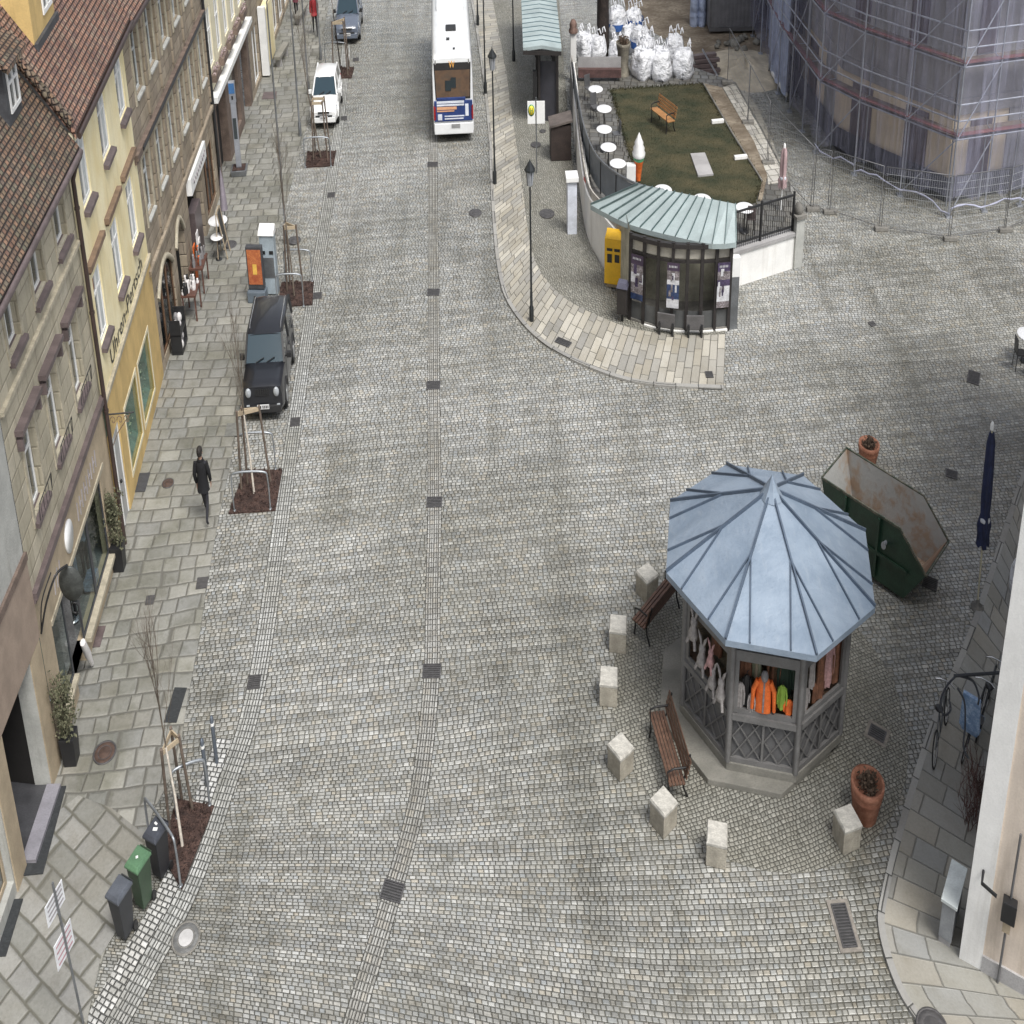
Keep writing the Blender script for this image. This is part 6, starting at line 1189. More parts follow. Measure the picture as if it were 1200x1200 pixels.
        b.build('headlight', m_hl, t); b = MB(M); b.box((s*hw*.72, yF+.01, .42), (.14, .06, .08)); b.build('fog_lamp', m_hl, t, bevel=.015)
        b = MB(M); b.box((s*hw*.82, yR-.03, belt*.8), (.16, .06, .26)); b.build('tail_light', m_red, t, bevel=.015)
    b = MB(M)
    if grille == 'slots':
        for k in range(7): b.box((-.27+.09*k, yF+.005, zf), (.055, .05, .17))
    else:
        b.box((0, yF+.0, zf-.04), (hw*.8, .05, .06)); b.box((0, yF+.0, .42), (hw*1.2, .06, .15))
    b.build('grille', m_trim, t)
    b = MB(M); b.box((0, yF+.01, .34), (hw*1.66, .1, .2)); b.build('bumper', m_trim if boxy > .5 else mat, t, bevel=.03)
    b = MB(M); b.box((0, yF-.05, .42), (.5, .02, .12)); np_ = b.build('number_plate', m_plate, t); b = MB(M)
    for k in range(6): b.box((-.18+.07*k+(.03 if k > 1 else 0), yF-.063, .42), (.04, .004, .07))
    b.build('plate_letters', m_blk, np_)
    b = MB(M); b.box((0, 0, .17), (Wd*.8, L*.86, .1)); b.build('underbody', m_trim, t)
    return t
M_WHITE = paint('white car paint', (.78, .78, .77)); M_BLACK = paint('black car paint', (.014, .015, .019), .35, .34); M_BLUEGREY = paint('slate blue car paint', (.11, .13, .17), .7, .25)
car('parked_car', 'black boxy off-road car with roof rails parked on the left pavement strip', (-10.75, 41.3, .02), math.radians(3.5), 4.25, 1.8, 1.68, M_BLACK, .8, None, True)
car('parked_car', 'white hatchback parked behind the dark tree stakes farther up the street', (-11.45, 64.15, .02), math.radians(3), 4.05, 1.74, 1.42, M_WHITE, .2, None, False, 'bar')
car('parked_car', 'slate blue car parked farthest up the left side', (-11.4, 75.4, .02), math.radians(3), 4.3, 1.8, 1.5, M_BLUEGREY, .2, None, False, 'bar')
# ---------------------------------------------------------------- bus seen from its tail
bl = G(508, 159, .33); br = G(556.5, 154, .33); bl.z = br.z = 0; bc = bl.lerp(br, .5); BWd = 2.5; bang = math.radians(3.0); BH = 3.05; BLn = 12.0
t = thing('bus', 'white city bus driving away up the street, with a blue advert on its tail', 'bus', bc); M = frame(bc.x, bc.y, 0, bang)
m_bus = paint('white bus paint', (.78, .79, .79), .5, .35); m_bblue = pm('bus advert blue', (.02, .045, .17), .4, var=.25, scale=3); hw = BWd/2
def bring(y, ins, zt): return [(x*(1-ins), y, z) for x, z in ((hw*.96, .32), (hw, .45), (hw, 1.2), (hw*.985, 2.5), (hw*.95, zt-.16), (hw*.86, zt-.03), (hw*.5, zt), (-hw*.5, zt), (-hw*.86, zt-.03), (-hw*.95, zt-.16), (-hw*.985, 2.5), (-hw, 1.2), (-hw, .45), (-hw*.96, .32))]
b = MB(M); b.loft([bring(.0, .035, BH-.1), bring(.12, .005, BH-.02), bring(.6, 0, BH), bring(BLn-.6, 0, BH), bring(BLn-.1, .01, BH-.05), bring(BLn, .05, BH-.15)]); b.build('body', m_bus, t)
b = MB(M); b.face([(-hw*.84, -.02, 1.55), (hw*.84, -.02, 1.55), (hw*.9, .0, 2.8), (-hw*.9, .0, 2.8)]); b.face([(-hw*.9, .0, 2.8), (hw*.9, .0, 2.8), (hw*.88, .06, 2.93), (-hw*.88, .06, 2.93)]); b.build('rear_window', NT('dark rear window').finish((.022, .02, .021), .12, 0, None, .6), t)
# picture advert film on the lower window
s = NT('advert film'); v = s.coord('object'); a_, _ = s.noise(v, 1.6, 3, .6); m_film = s.finish(s.ramp(a_, [(.02, .02, .025), (.05, .035, .03), (.13, .08, .05), (.05, .05, .045), (.16, .11, .08)]), .3)
b = MB(M); b.face([(-hw*.8, -.035, 1.62), (hw*.8, -.035, 1.62), (hw*.84, -.015, 2.55), (-hw*.84, -.015, 2.55)]); b.build('window_film', m_film, t)
b = MB(M); b.bx(-.1, .2, -.055, -.04, 1.95, 2.3); b.bx(-.45, -.1, -.055, -.04, 1.85, 2.2); b.build('film_figures', pm('dark film figures', (.02, .03, .035), .4), t)
b = MB(M); b.bx(-hw*.93, hw*.93, -.06, .05, .78, 1.5); b.bx(-hw*.8, hw*.6, -.06, .02, 1.5, 1.62); bd = b.build('engine_cover', m_bblue, t, bevel=.03)
b = MB(M); b.bx(-1.0, .66, -.075, -.061, 1.42, 1.5); b.bx(-1.0, .66, -.075, -.061, 1.33, 1.39); b.bx(-.96, -.7, -.075, -.061, .84, 1.05); b.bx(-.55, .66, -.075, -.061, .95, .99); b.bx(-.55, .6, -.075, -.061, .86, .9); b.bx(.72, .92, -.075, -.061, .96, 1.38); b.build('advert_text', pm('advert white', (.65, .68, .75), .5), bd)
b = MB(M); b.bx(-1.0, .2, -.075, -.061, 1.2, 1.3); b.bx(-1.0, .05, -.075, -.061, 1.13, 1.17); b.build('advert_orange_line', pm('advert salmon', (.65, .35, .2), .5), bd)
vs, fs = text_mesh('W', .34); b = MB(M); w_ = max(v.x for v in vs); b.mesh([(v.x-w_/2-.02, -.035+.06*(v.y/.3)*.4, 2.63+v.y) for v in vs], fs, False); b.build('emblem', pm('orange emblem', (.85, .42, .1), .5), t)
for s_ in (-1, 1):
    b = MB(M); b.box((s_*hw*.9, -.02, 1.08), (.16, .08, .5)); b.build('tail_light', m_red, t, bevel=.02); b = MB(M); b.box((s_*hw*.8, .02, 2.83), (.08, .06, .16)); b.build('marker_light', m_chrome, t, bevel=.015)
    for y in (1.9, 8.6): b = MB(M); b.tube([(s_*(hw-.3), y, .48), (s_*(hw+.005), y, .48)], .48, 20); b.build('wheel', m_tyre, t)
    b = MB(M); b.bx(s_*hw*.97, s_*(hw+.012), 2.6, BLn-.6, 1.35, 2.35); b.build('side_window', m_carglass, t); b = MB(M); b.tube([(s_*hw*.98, BLn-.2, 2.5), (s_*(hw+.22), BLn+.2, 2.45)], .03, 6); b.box((s_*(hw+.25), BLn+.25, 2.2), (.16, .1, .4)); b.build('mirror', m_trim, t)
b = MB(M); b.bx(-hw*.95, hw*.95, -.05, .1, .32, .72); b.build('bumper', m_bus, t, bevel=.04); b = MB(M); b.box((.12, -.06, .62), (.52, .02, .13)); b.build('number_plate', pm('grey plate', (.3, .3, .3), .5), t)
b = MB(M); b.bx(-.32, .32, 3.1, 3.75, BH-.02, BH+.08); b.build('roof_hatch', m_trim, t, bevel=.03); b = MB(M); b.bx(-.9, .9, 6.0, 8.6, BH-.02, BH+.16); b.build('roof_unit', m_bus, t, bevel=.05); b = MB(M); b.box((-.2, 2.0, BH+.02), (.2, .2, .06)); b.box((.15, .75, BH+.02), (.12, .12, .05)); b.build('roof_vent', m_trim, t)
b = MB(M); b.bx(-hw*.8, hw*.8, .5, BLn-.6, .18, .34); b.build('underbody', m_trim, t)
# ================================================================ people
m_skin_ = pm('skin', (.45, .28, .2), .6, var=.08); m_hairb = pm('dark hair', (.02, .016, .014), .7)
def person(loc, ang, label, coat, trousers, shoes, coat_len=.62, stride=.28, hgt=1.78, z=.03, scarf=None):
    """walks towards local -y"""
    t = thing('person', label, 'person', (loc[0], loc[1], z)); k = hgt/1.78; M = frame(loc[0], loc[1], z, ang) @ Matrix.Scale(k, 4); s = stride
    J = [((0, 0, .95), .15, .11), ((0, -.01, 1.15), .145, .105), ((0, -.01, 1.36), .165, .105), ((0, .0, 1.47), .075, .065), ((0, -.02, 1.55), .055, .055), ((0, -.03, 1.65), .085, .1), ((0, -.025, 1.72), .075, .085),
         ((.09, .0, .9), .095, .095), ((.13, -s*.55, .5), .065, .068), ((.15, -s, .1), .042, .045), ((.16, -s-.17, .045), .04, .032),
         ((-.09, .0, .9), .095, .095), ((-.12, s*.2, .52), .065, .068), ((-.14, s*.95, .2), .042, .045), ((-.15, s*.95-.1, .08), .04, .03),
         ((.2, .0, 1.42), .06, .06), ((.26, .06, 1.16), .048, .05), ((.25, -.04, .92), .036, .036), ((-.2, .0, 1.42), .06, .06), ((-.26, -.03, 1.16), .048, .05), ((-.25, -.14, .93), .036, .036)]
    E = [(0, 1), (1, 2), (2, 3), (3, 4), (4, 5), (5, 6), (0, 7), (7, 8), (8, 9), (9, 10), (0, 11), (11, 12), (12, 13), (13, 14), (2, 15), (15, 16), (16, 17), (2, 18), (18, 19), (19, 20)]
    # hands: palm, four fingers and a thumb each
    for w_, sx in ((17, 1), (20, -1)):
        wx, wy, wz = J[w_][0]; pi = len(J); J.append(((wx, wy-.01, wz-.07), .03, .018)); E.append((w_, pi))
        for q in range(4):
            f0 = len(J); ln = (.06, .07, .066, .05)[q]; J.append(((wx+sx*.004, wy-.035+.021*q, wz-.12), .0095, .0095)); J.append(((wx-sx*.012, wy-.037+.022*q, wz-.12-ln), .008, .008)); E += [(pi, f0), (f0, f0+1)]
        f0 = len(J); J.append(((wx-sx*.005, wy-.05, wz-.075), .011, .011)); J.append(((wx-sx*.012, wy-.065, wz-.115), .009, .009)); E += [(pi, f0), (f0, f0+1)]
    vs, fs = skin(J, E, 2); b = MB(M); b.m = 0
    for f in fs:
        c = sum((vs[i] for i in f), Vector())/len(f); b.m = 0 if (c.z > 1.5 or (abs(c.x) > .2 and c.z < .95 and c.z > .6)) else (2 if c.z < .1 else 1); b.mesh([vs[i] for i in f], [tuple(range(len(f)))], True)
    b.build('body', [m_skin_, trousers, shoes], t, weld=True)
    # coat follows the trunk and arms
    n = 20; b = MB(M); rings = []
    for zz, rx, ry, oy in ((coat_len, .235, .2, .0), (.8, .225, .185, .0), (1.0, .2, .155, -.005), (1.18, .195, .145, -.01), (1.36, .225, .145, -.01), (1.45, .17, .12, 0), (1.5, .085, .08, 0)):
        rings.append([(rx*math.cos(a)+.0, oy+ry*math.sin(a)*(1+.05*math.sin(3*a)), zz+(.012*math.sin(5*a) if zz == coat_len else 0)) for a in [i*math.tau/n for i in range(n)]])
    b.loft(rings, cap=False)
    for pts in ([(.19, 0, 1.43), (.265, .05, 1.17), (.255, -.03, .94)], [(-.19, 0, 1.43), (-.265, -.02, 1.17), (-.255, -.12, .95)]): b.tube(smooth_path(pts, 4), [.085, .083, .08, .075, .07, .067, .063, .058, .055][:9], 10)
    b.tube([(.09*math.cos(a), .085*math.sin(a), 1.5) for a in [i*math.tau/12 for i in range(12)]], .03, 6, closed=True)
    b.build('coat', coat, t)
    b = MB(M); hc = (0, -.015, 1.70)
    b.lathe(hc, [(.104, -.06), (.112, -.01), (.11, .03), (.098, .065), (.072, .09), (.035, .105), (1e-4, .108)], 18, .95, 1.12)
    b.lathe((0, .03, 1.64), [(.085, -.03), (.1, .02), (.1, .08)], 14); b.build('hair', m_hairb, t)
    b = MB(M); b.tube([(0, -.125, 1.69), (0, -.155, 1.655), (0, -.13, 1.645)], [.01, .017, .012], 6); b.build('nose', m_skin_, t)
    for sx in (-1, 1): b = MB(M); b.ball((sx*.035, -.122, 1.69), .013, 8); b.build('eye', m_blk, t); b = MB(M); b.ball((sx*.098, -.02, 1.66), .028, 8, (.4, .8, 1.2)); b.build('ear', m_skin_, t)
    b = MB(M); b.tube([(-.026, -.122, 1.607), (0, -.13, 1.605), (.026, -.122, 1.607)], .007, 5); b.build('mouth', pm('lips', (.3, .12, .1), .5), t)
m_coatb = pm('black quilted coat', (.009, .009, .011), .9, var=.3, scale=9, bump=.004); m_jeans = pm('black trousers', (.02, .02, .026), .8); m_redj = pm('dark red jacket', (.26, .018, .022), .75, var=.25, scale=7)
p = G(243, 611); person(p, math.radians(178), 'person in a long black coat walking away up the left pavement', m_coatb, m_jeans, pm('white trainers', (.6, .6, .6), .6), .76, .42, 1.8)
p = G(370, 42); person(p, math.radians(5), 'person in a bright dark-red jacket walking on the far left pavement', m_redj, m_jeans, m_blk, .84, .2, 1.78)
p = G(348, 24); person(p, math.radians(170), 'person in a maroon coat at the top edge, left of the one in red', pm('maroon coat', (.1, .02, .03), .8), m_jeans, m_blk, .8, .22, 1.72)
# ================================================================ trees
m_bark = pm('young bark', (.16, .13, .10), .85, var=.3, scale=9, bump=.004); m_barkd = pm('dark old bark', (.035, .026, .022), .95, var=.4, scale=5, bump=.03, bscale=14); m_stake = pm('brown tree stake', (.15, .115, .09), .8, var=.3, scale=5); m_hoop = pm('galvanised hoop', (.33, .35, .37), .4, .6, var=.2); m_paleb = pm('limewashed bark', (.62, .56, .48), .85, var=.2, scale=9)
def twigs(mb, p, d, L, r, depth, rnd, spread=.5, bend=.12):
    pts = [p]; n = 4; q = p.copy(); dd = d.copy()
    for i in range(n): dd = (dd+Vector((rnd.gauss(0, bend), rnd.gauss(0, bend), rnd.gauss(0, bend*.5)))).normalized(); q = q+dd*(L/n); pts.append(q.copy())
    mb.tube(pts, [r*(1-.6*i/n) for i in range(n+1)], 6 if r > .02 else 4)
    if depth:
        for k in range(rnd.randint(3, 4)):
            f = rnd.uniform(.3, 1); j = min(int(f*n), n-1); s = pts[j].lerp(pts[j+1], f*n-j); nd = (dd+Vector((rnd.gauss(0, spread), rnd.gauss(0, spread), rnd.gauss(.15, spread*.5)))).normalized(); twigs(mb, s, nd, L*rnd.uniform(.45, .7), r*.5, depth-1, rnd, spread, bend)
def pit(poly, label):
    P = [G(*q) for q in poly]; c = sum(P, Vector())/len(P); b = MB(); b.prism([(q.x, q.y) for q in P], .0, .045, False); o = b.build('tree_pit', m_soil, label=label, cat='tree pit', group='bark-filled tree pits'); b = MB(); rnd = random.Random(int(c.y*10)); k = 0
    xs = [q.x for q in P]; ys = [q.y for q in P]
    b = MB()
    while k < 260:
        x, y = rnd.uniform(min(xs), max(xs)), rnd.uniform(min(ys), max(ys))
        if inside(x, y, P): leaf_cloud(b, (x, y, .06), .02, 1, rnd.uniform(.03, .07), (1, 1, .3), .5, rnd); k += 1
    b.build('bark_chips', m_soil, o, kind='stuff'); return c
def young_tree(base, h, stakes, sh, label, seed, lean=(0, 0), trunk=None, spread=.16):
    base = Vector((base.x, base.y, .04)); rnd = random.Random(seed); t = thing('young_tree', label, 'tree', base, 'bare young street trees'); top = base+Vector((lean[0], lean[1], h*.45)); b = MB(); b.tube([base, base.lerp(top, .5)+Vector((.02, .02, 0)), top], [.045, .036, .03], 8); b.build('trunk', trunk or m_paleb, t)
    b = MB(); b.tube([top, top+Vector((lean[0]*.8, lean[1]*.8, h*.55))], [.022, .006], 6)
    for k in range(13): f = rnd.random()*.8; twigs(b, top+Vector((lean[0]*.8*f, lean[1]*.8*f, h*.55*f)), Vector((rnd.gauss(0, spread), rnd.gauss(0, spread), 1)).normalized(), h*.36*(1-f*.6), .010, 2 if k % 3 == 0 else 1, rnd, .3, .06)
    b.build('crown', m_bark, t)
    s = thing('tree_stakes', label.replace('bare young tree', 'brown framed stakes round the young tree').split(' with thin')[0], 'tree stakes', base, 'tree stakes in the pits'); tops = []
    for dx, dy in stakes: q = base+Vector((dx, dy, 0)); e = base+Vector((dx*.75, dy*.75, sh)); tops.append(e); b = MB(); b.tube([q, e], .045, 8); b.build('stake', m_stake, s)
    b = MB()
    for i in range(len(tops)): a, c = tops[i]-Vector((0, 0, .08)), tops[(i+1) % len(tops)]-Vector((0, 0, .08)); b.bar(a, c, .035, .09)
    b.build('frame', m_tan, s)
def hoop(a, c, h, label, r=.028):
    a, c = Vector((a.x, a.y, .03)), Vector((c.x, c.y, .03)); t = thing('hoop_guard', label, 'tree guard', a.lerp(c, .5), 'bent tube guards round the tree pits'); Z = Vector((0, 0, h)); d = (c-a)*.12; b = MB(); b.tube(smooth_path([a, a+Z*.8, a+d+Z, c-d+Z, c+Z*.8, c], 5), r, 8); b.build('tube', m_hoop, t)
    b = MB()
    for q in (a, c): b.lathe(q, [(.06, 0), (.06, .02), (.03, .03)], 10)
    b.build('foot', m_hoop, t)
T3 = [(-.45, -.3), (.45, -.3), (0, .5)]
c = pit([(268, 603), (323, 599), (331, 552), (287, 552)], 'bark-filled tree pit in front of the black car'); young_tree(G(298, 580), 4.3, [(-.35, .45), (.55, .55), (-.55, .2)], 2.0, 'bare young tree in the pit before the black car with thin pale trunk', 11, lean=(-.12, .1)); hoop(G(275, 600), G(317, 598), .95, 'pale tube guard on the near edge of the pit before the black car'); hoop(G(283, 553), G(323, 551), .95, 'tube guard on the far edge of the pit before the black car')
c = pit([(190, 1004), (213, 1044), (251, 946), (207, 938)], 'bark-filled tree pit beside the wheelie bins'); young_tree(G(214, 993), 4.3, [(-.5, .45), (.05, .95), (-.35, 1.25)], 1.75, 'bare young tree in the pit beside the wheelie bins with thin pale trunk', 12, lean=(-.15, .15)); hoop(G(177, 990), G(212, 1040), 1.0, 'tube guard next to the wheelie bins', .034); hoop(G(208, 960), G(246, 945), 1.0, 'tube guard at the far end of the pit beside the bins', .034)
c = pit([(325, 361), (366, 358), (368, 331), (330, 332)], 'bark-filled tree pit behind the black car'); young_tree(G(345, 348), 4.6, [(-.4, .3), (.4, .35), (-.35, .8)], 2.0, 'bare young tree in the pit behind the black car with thin dark twigs', 13, lean=(-.15, .1), trunk=m_bark); hoop(G(326, 361), G(356, 360), .95, 'tube guard on the near edge of the pit behind the black car'); hoop(G(335, 331), G(366, 331), .95, 'tube guard on the far edge of the pit behind the black car')
c = pit([(358, 197), (391, 195), (394, 178), (360, 179)], 'bark-filled tree pit in front of the white hatchback'); young_tree(G(376, 186), 4.8, [(-.4, -.2), (.45, -.2), (.5, .5), (-.4, .5)], 2.0, 'bare young tree in the pit before the white hatchback with thin dark twigs', 14, lean=(-.5, .1), trunk=m_bark, spread=.3); hoop(G(358, 197), G(388, 196), 1.0, 'tube guard on the near edge of the pit before the white hatchback')
c = pit([(386, 93), (412, 92), (415, 80), (390, 80)], 'bark-filled tree pit behind the white hatchback'); young_tree(G(400, 88), 5.2, [(-.5, -.3), (.5, -.3), (.5, .5)], 2.1, 'bare young tree in the pit behind the white hatchback with thin dark twigs', 15, lean=(-.3, .1), trunk=m_barkd, spread=.3); hoop(G(382, 81), G(408, 81), 1.0, 'tube guard on the far edge of the pit behind the white hatchback')
# big dark tree behind the garden
p = G(706, 82); t = thing('old_tree', 'big dark bare tree trunk among the white sacks', 'tree', p); rnd = random.Random(8); b = MB(); b.tube([p, p+Vector((.02, .1, 1.2)), p+Vector((0, .1, 3)), p+Vector((-.1, .2, 5.2)), p+Vector((.1, .3, 7))], [.5, .42, .39, .35, .25], 14); b.build('trunk', m_barkd, t)
b = MB(); twigs(b, p+Vector((-.1, .1, 3.6)), Vector((-.95, -.1, .12)).normalized(), 4.2, .14, 2, rnd, .55, .14); twigs(b, p+Vector((-.1, .1, 4.0)), Vector((-.8, -.5, .1)).normalized(), 3.6, .1, 2, rnd, .6, .14); twigs(b, p+Vector((.1, .1, 3.8)), Vector((.8, .2, .6)).normalized(), 3, .12, 2, rnd); twigs(b, p+Vector((0, .2, 4.6)), Vector((-.5, .5, .6)).normalized(), 3.4, .12, 2, rnd)
b.build('branches', m_barkd, t)
# ================================================================ bulk bags, planter, container
s = NT('woven sack'); v = s.coord('object'); a_, _ = s.noise(v, 2.2, 4, .6); m_bag = s.finish(s.mix(a_, (.7, .71, .75), (.86, .86, .86)), .8, 0, s.bump(a_, .25)); m_bagb = pm('blue sack stripe', (.05, .14, .42), .7, var=.3)
BG = [(684, 70, 1.0, 'bulk bag farthest left beside the white gate pillar'), (700, 70, .95, 'bulk bag tucked left of the dark tree trunk'), (722, 44, 1.15, 'blue-banded bulk bag at the back, right of the tree trunk'), (737, 62, 1.0, 'bulk bag in front of the blue-banded back one'), (743, 40, 1.0, 'blue-banded bulk bag at the back of the heap, topmost of all'), (722, 72, .8, 'small bulk bag beside the stone planter'), (750, 66, 1.1, 'blue-banded bulk bag in the middle of the heap'), (753, 92, 1.1, 'bulk bag at the front left of the heap'), (757, 78, 1.1, 'bulk bag leaning behind the front left one'), (774, 93, 1.1, 'bulk bag at the front middle of the heap'), (790, 74, 1.05, 'bulk bag behind the front right one'), (800, 91, 1.05, 'bulk bag at the front right of the heap')]
for i, (x, y, sc, lb) in enumerate(BG):
    z0 = TZ*.9 if y > 85 else .5; p = G(x, y, z0); t = thing('bulk_bag', 'white woven '+lb, 'bulk bag', p, 'white bulk bags'); rnd = random.Random(i); b = MB(); n = 20; rings = []
    for f, r in ((0, .42), (.06, .54), (.2, .6), (.4, .63), (.6, .6), (.78, .56), (.92, .5), (1.0, .42)):
        rings.append([p+Vector((sc*r*(1+.1*math.cos(4*a+i)+.09*rnd.gauss(0, 1))*math.cos(a), sc*r*(1+.1*math.cos(4*a+i)+.09*rnd.gauss(0, 1))*math.sin(a), sc*1.0*f+.05*rnd.gauss(0, 1)*(f > .5))) for a in [k*math.tau/n for k in range(n)]])
    b.loft(rings); b.build('sack', m_bag, t)
    for k in range(4): a = k*math.pi/2+.6+i; q = p+Vector((sc*.36*math.cos(a), sc*.36*math.sin(a), sc*1.1)); b = MB(); b.tube([q, q+Vector((.05*rnd.gauss(0, 1), .03, .18*sc)), q+Vector((.1, .03, .22*sc)), q+Vector((.2, .05, .02))], .04, 5); b.build('loop', m_bag, t)
    if i in (2, 4, 6): b = MB(); b.loft([[p+Vector((sc*.665*math.cos(a), sc*.665*math.sin(a), z)) for a in [k*math.tau/24 for k in range(24)]] for z in (.42, .68)], cap=False); b.build('blue_band', m_bagb, t)
p = G(730, 86, TZ); t = thing('stone_planter', 'tall weathered stone planter with dry plants at the end of the garden path', 'planter', p); b = MB(); b.lathe(p, [(.5, 0), (.42, .1), (.34, .3), (.38, .85), (.46, 1.05), (.48, 1.15), (.4, 1.15), (.38, 1.05), (1e-3, 1.05)], 20); b.build('pot', pm('lichened stone', (.21, .19, .15), .9, var=.3, scale=4, bump=.02), t); b = MB(); leaf_cloud(b, p+Vector((0, 0, 1.2)), .4, 220, .06, (1, 1, .5), .2); b.build('dry_plant', m_twig, t)
p0, p1 = G(678, 96, TZ), G(728, 96, TZ); t = thing('brick_edging', 'low dark brick wall behind the garden path at the foot of the sacks', 'wall', p0.lerp(p1, .5)); b = MB(); b.bar(p0+Vector((0, .3, .3)), p1+Vector((0, .3, .3)), .6, .3); b.build('wall', pm('dark brick', (.1, .055, .05), .9, var=.35, scale=4), t); b = MB(); b.bar(p0+Vector((0, .3, .63)), p1+Vector((0, .3, .63)), .06, .4); b.build('coping', m_bgrey, t)
p = G(667, 100); t = thing('white_pillar', 'white pillar with a weathered ball-shaped cap at the top end of the garden wall', 'pillar', p); b = MB(frame(p.x+.3, p.y+.4, 0, 0)); b.bx(-.2, .2, -.2, .2, 0, 1.9); b.build('shaft', m_wall_w, t, bevel=.02); b = MB(); b.lathe((p.x+.3, p.y+.4, 1.9), [(.3, 0), (.3, .1), (.22, .16), (.25, .3), (.15, .45), (1e-4, .5)], 16); b.build('cap', pm('rusty stone cap', (.19, .12, .095), .85, var=.3, scale=5), t)
a_, c_ = G(831, 40), G(884, 40); t = thing('site_container', 'grey site container at the back of the building yard', 'container', a_.lerp(c_, .5)); L = (c_-a_).length; M = frame(a_.x, a_.y, 0, 0); m_cont = pm('grey container steel', (.17, .17, .18), .6, var=.15); b = MB(M); b.bx(0, L, 0, 5, .15, 2.6); b.build('body', m_cont, t)
b = MB(M)
for k in range(int(L/.28)): b.bx(.1+k*.28, .22+k*.28, -.04, 0, .3, 2.45)
b.build('corrugation', m_cont, t); b = MB(M); b.bx(-.02, L+.02, -.06, 5, 2.6, 2.7); b.bx(-.02, L+.02, -.06, 0, .12, .28)
for x in (0, L-.1): b.bx(x-.02, x+.12, -.07, .05, .12, 2.7)
b.build('frame', m_fpost, t)
for i, x in enumerate((813, 822)): p = G(x, 30); t = thing('sheet_roll', ['upright roll of blue sheeting by the container, left one', 'upright roll of blue sheeting by the container, right one'][i], 'sheeting roll', p, 'rolls of sheeting'); b = MB(); b.lathe(p, [(.3, 0), (.33, .4), (.28, 1.6), (.24, 2.4), (.1, 2.5)], 14); b.build('roll', m_sheet, t)
p = G(826, 92); t = thing('timber_stack', 'dark stack of boards beside the front right bulk bag', 'timber stack', p); b = MB()
for k in range(5): b.box(p+Vector((.2*(k % 2), .15*k, .12+.15*k)), (1.7, .3, .12), rz=.05*k)
b.build('boards', m_plum, t); b = MB(); b.bar(p+Vector((-.3, -.3, 1.2)), p+Vector((.9, -.5, .1)), .08); b.build('prop', m_steel, t)
# rubble lumps on the dirt
for i in range(14):
    rnd = random.Random(i+40); p = G(rnd.uniform(838, 893), rnd.uniform(46, 62)); b = MB(); b.ball(p+Vector((0, 0, .1)), rnd.uniform(.12, .28), 8, (1.3, 1, .7)); b.v = [q+Vector((rnd.gauss(0, .03), rnd.gauss(0, .03), rnd.gauss(0, .02))) for q in b.v]; b.build('rubble_stone', m_kst, label='lump of rubble lying on the bare dirt before the container', cat='stone', group='rubble stones on the dirt')
# ================================================================ shop goods along the left pavement
def local(M, u, o): return M @ Vector((u, -o, .03))
m_leaf = pm('dull green leaves', (.10, .11, .055), .8, var=.5, scale=10, col2=(.22, .21, .13)); m_planter = pm('black planter', (.018, .018, .02), .5)
def planter(x, y, label, h, seed):
    p = G(x, y); t = thing('planter_shrub', label, 'potted shrub', p, 'potted shrubs by the shop doors'); M = frame(p.x, p.y, .03, .05); b = MB(M); b.loft([[(-w_, -w_, z), (w_, -w_, z), (w_, w_, z), (-w_, w_, z)] for w_, z in ((.19, 0), (.23, .6))], smooth=False); b.build('pot', m_planter, t, bevel=.01); rnd = random.Random(seed); b = MB(M); b.tube([(0, 0, .55), (.02, .0, 1.0), (0, 0, h*.8)], [.03, .025, .012], 6)
    for k in range(14): twigs(b, Vector((0, 0, .6+k*(h-.8)/14)), Vector((rnd.gauss(0, .5), rnd.gauss(0, .5), .9)).normalized(), .4, .008, 0, rnd)
    b.build('stem', m_bark, t); b = MB(M)
    for k in range(110): z = rnd.uniform(.62, h); leaf_cloud(b, (rnd.gauss(0, .12), rnd.gauss(0, .12), z), .14, 13, .038, rnd=rnd)
    b.build('foliage', m_leaf, t)
planter(141, 667, 'potted shrub between the fashion shop window and the watch shop door', 1.75, 3); planter(85, 893, 'potted shrub at the near end of the fashion shop beside the passage', 1.75, 4)
# mannequins in the fashion shop
m_jn = pm('washed denim', (.2, .25, .34), .8, var=.4, scale=10); m_top = pm('black top', (.02, .018, .022), .8); m_wbag = pm('white garment', (.75, .72, .7), .8)
def mannequin(M, u, o, z, mat_top, mat_low, label):
    q = M @ Vector((u, o, z)); t = thing('mannequin', label, 'mannequin', q, 'shop window mannequins'); L_ = Matrix.Translation(q)
    vs, fs = skin([((0, 0, .85), .14, .1), ((0, 0, 1.1), .12, .09), ((0, 0, 1.32), .16, .1), ((0, 0, 1.48), .05, .05), ((.08, 0, .78), .09, .09), ((.09, 0, .42), .06, .06), ((.09, 0, .06), .045, .045), ((-.08, 0, .78), .09, .09), ((-.09, .02, .42), .06, .06), ((-.09, .02, .06), .045, .045), ((.2, 0, 1.28), .055, .055), ((.26, -.02, .95), .04, .04), ((-.2, 0, 1.28), .055, .055), ((-.26, -.02, .95), .04, .04)], [(0, 1), (1, 2), (2, 3), (0, 4), (4, 5), (5, 6), (0, 7), (7, 8), (8, 9), (2, 10), (10, 11), (2, 12), (12, 13)], 2); b = MB(L_)
    for f in fs: c = sum((vs[i] for i in f), Vector())/len(f); b.m = 0 if c.z > .9 else 1; b.mesh([vs[i] for i in f], [tuple(range(len(f)))], True)
    b.build('body', [mat_top, mat_low], t, weld=True); b = MB(L_); b.lathe((0, 0, 0), [(.2, 0), (.2, .02), (.03, .03)], 14); b.build('stand', m_chrome, t)
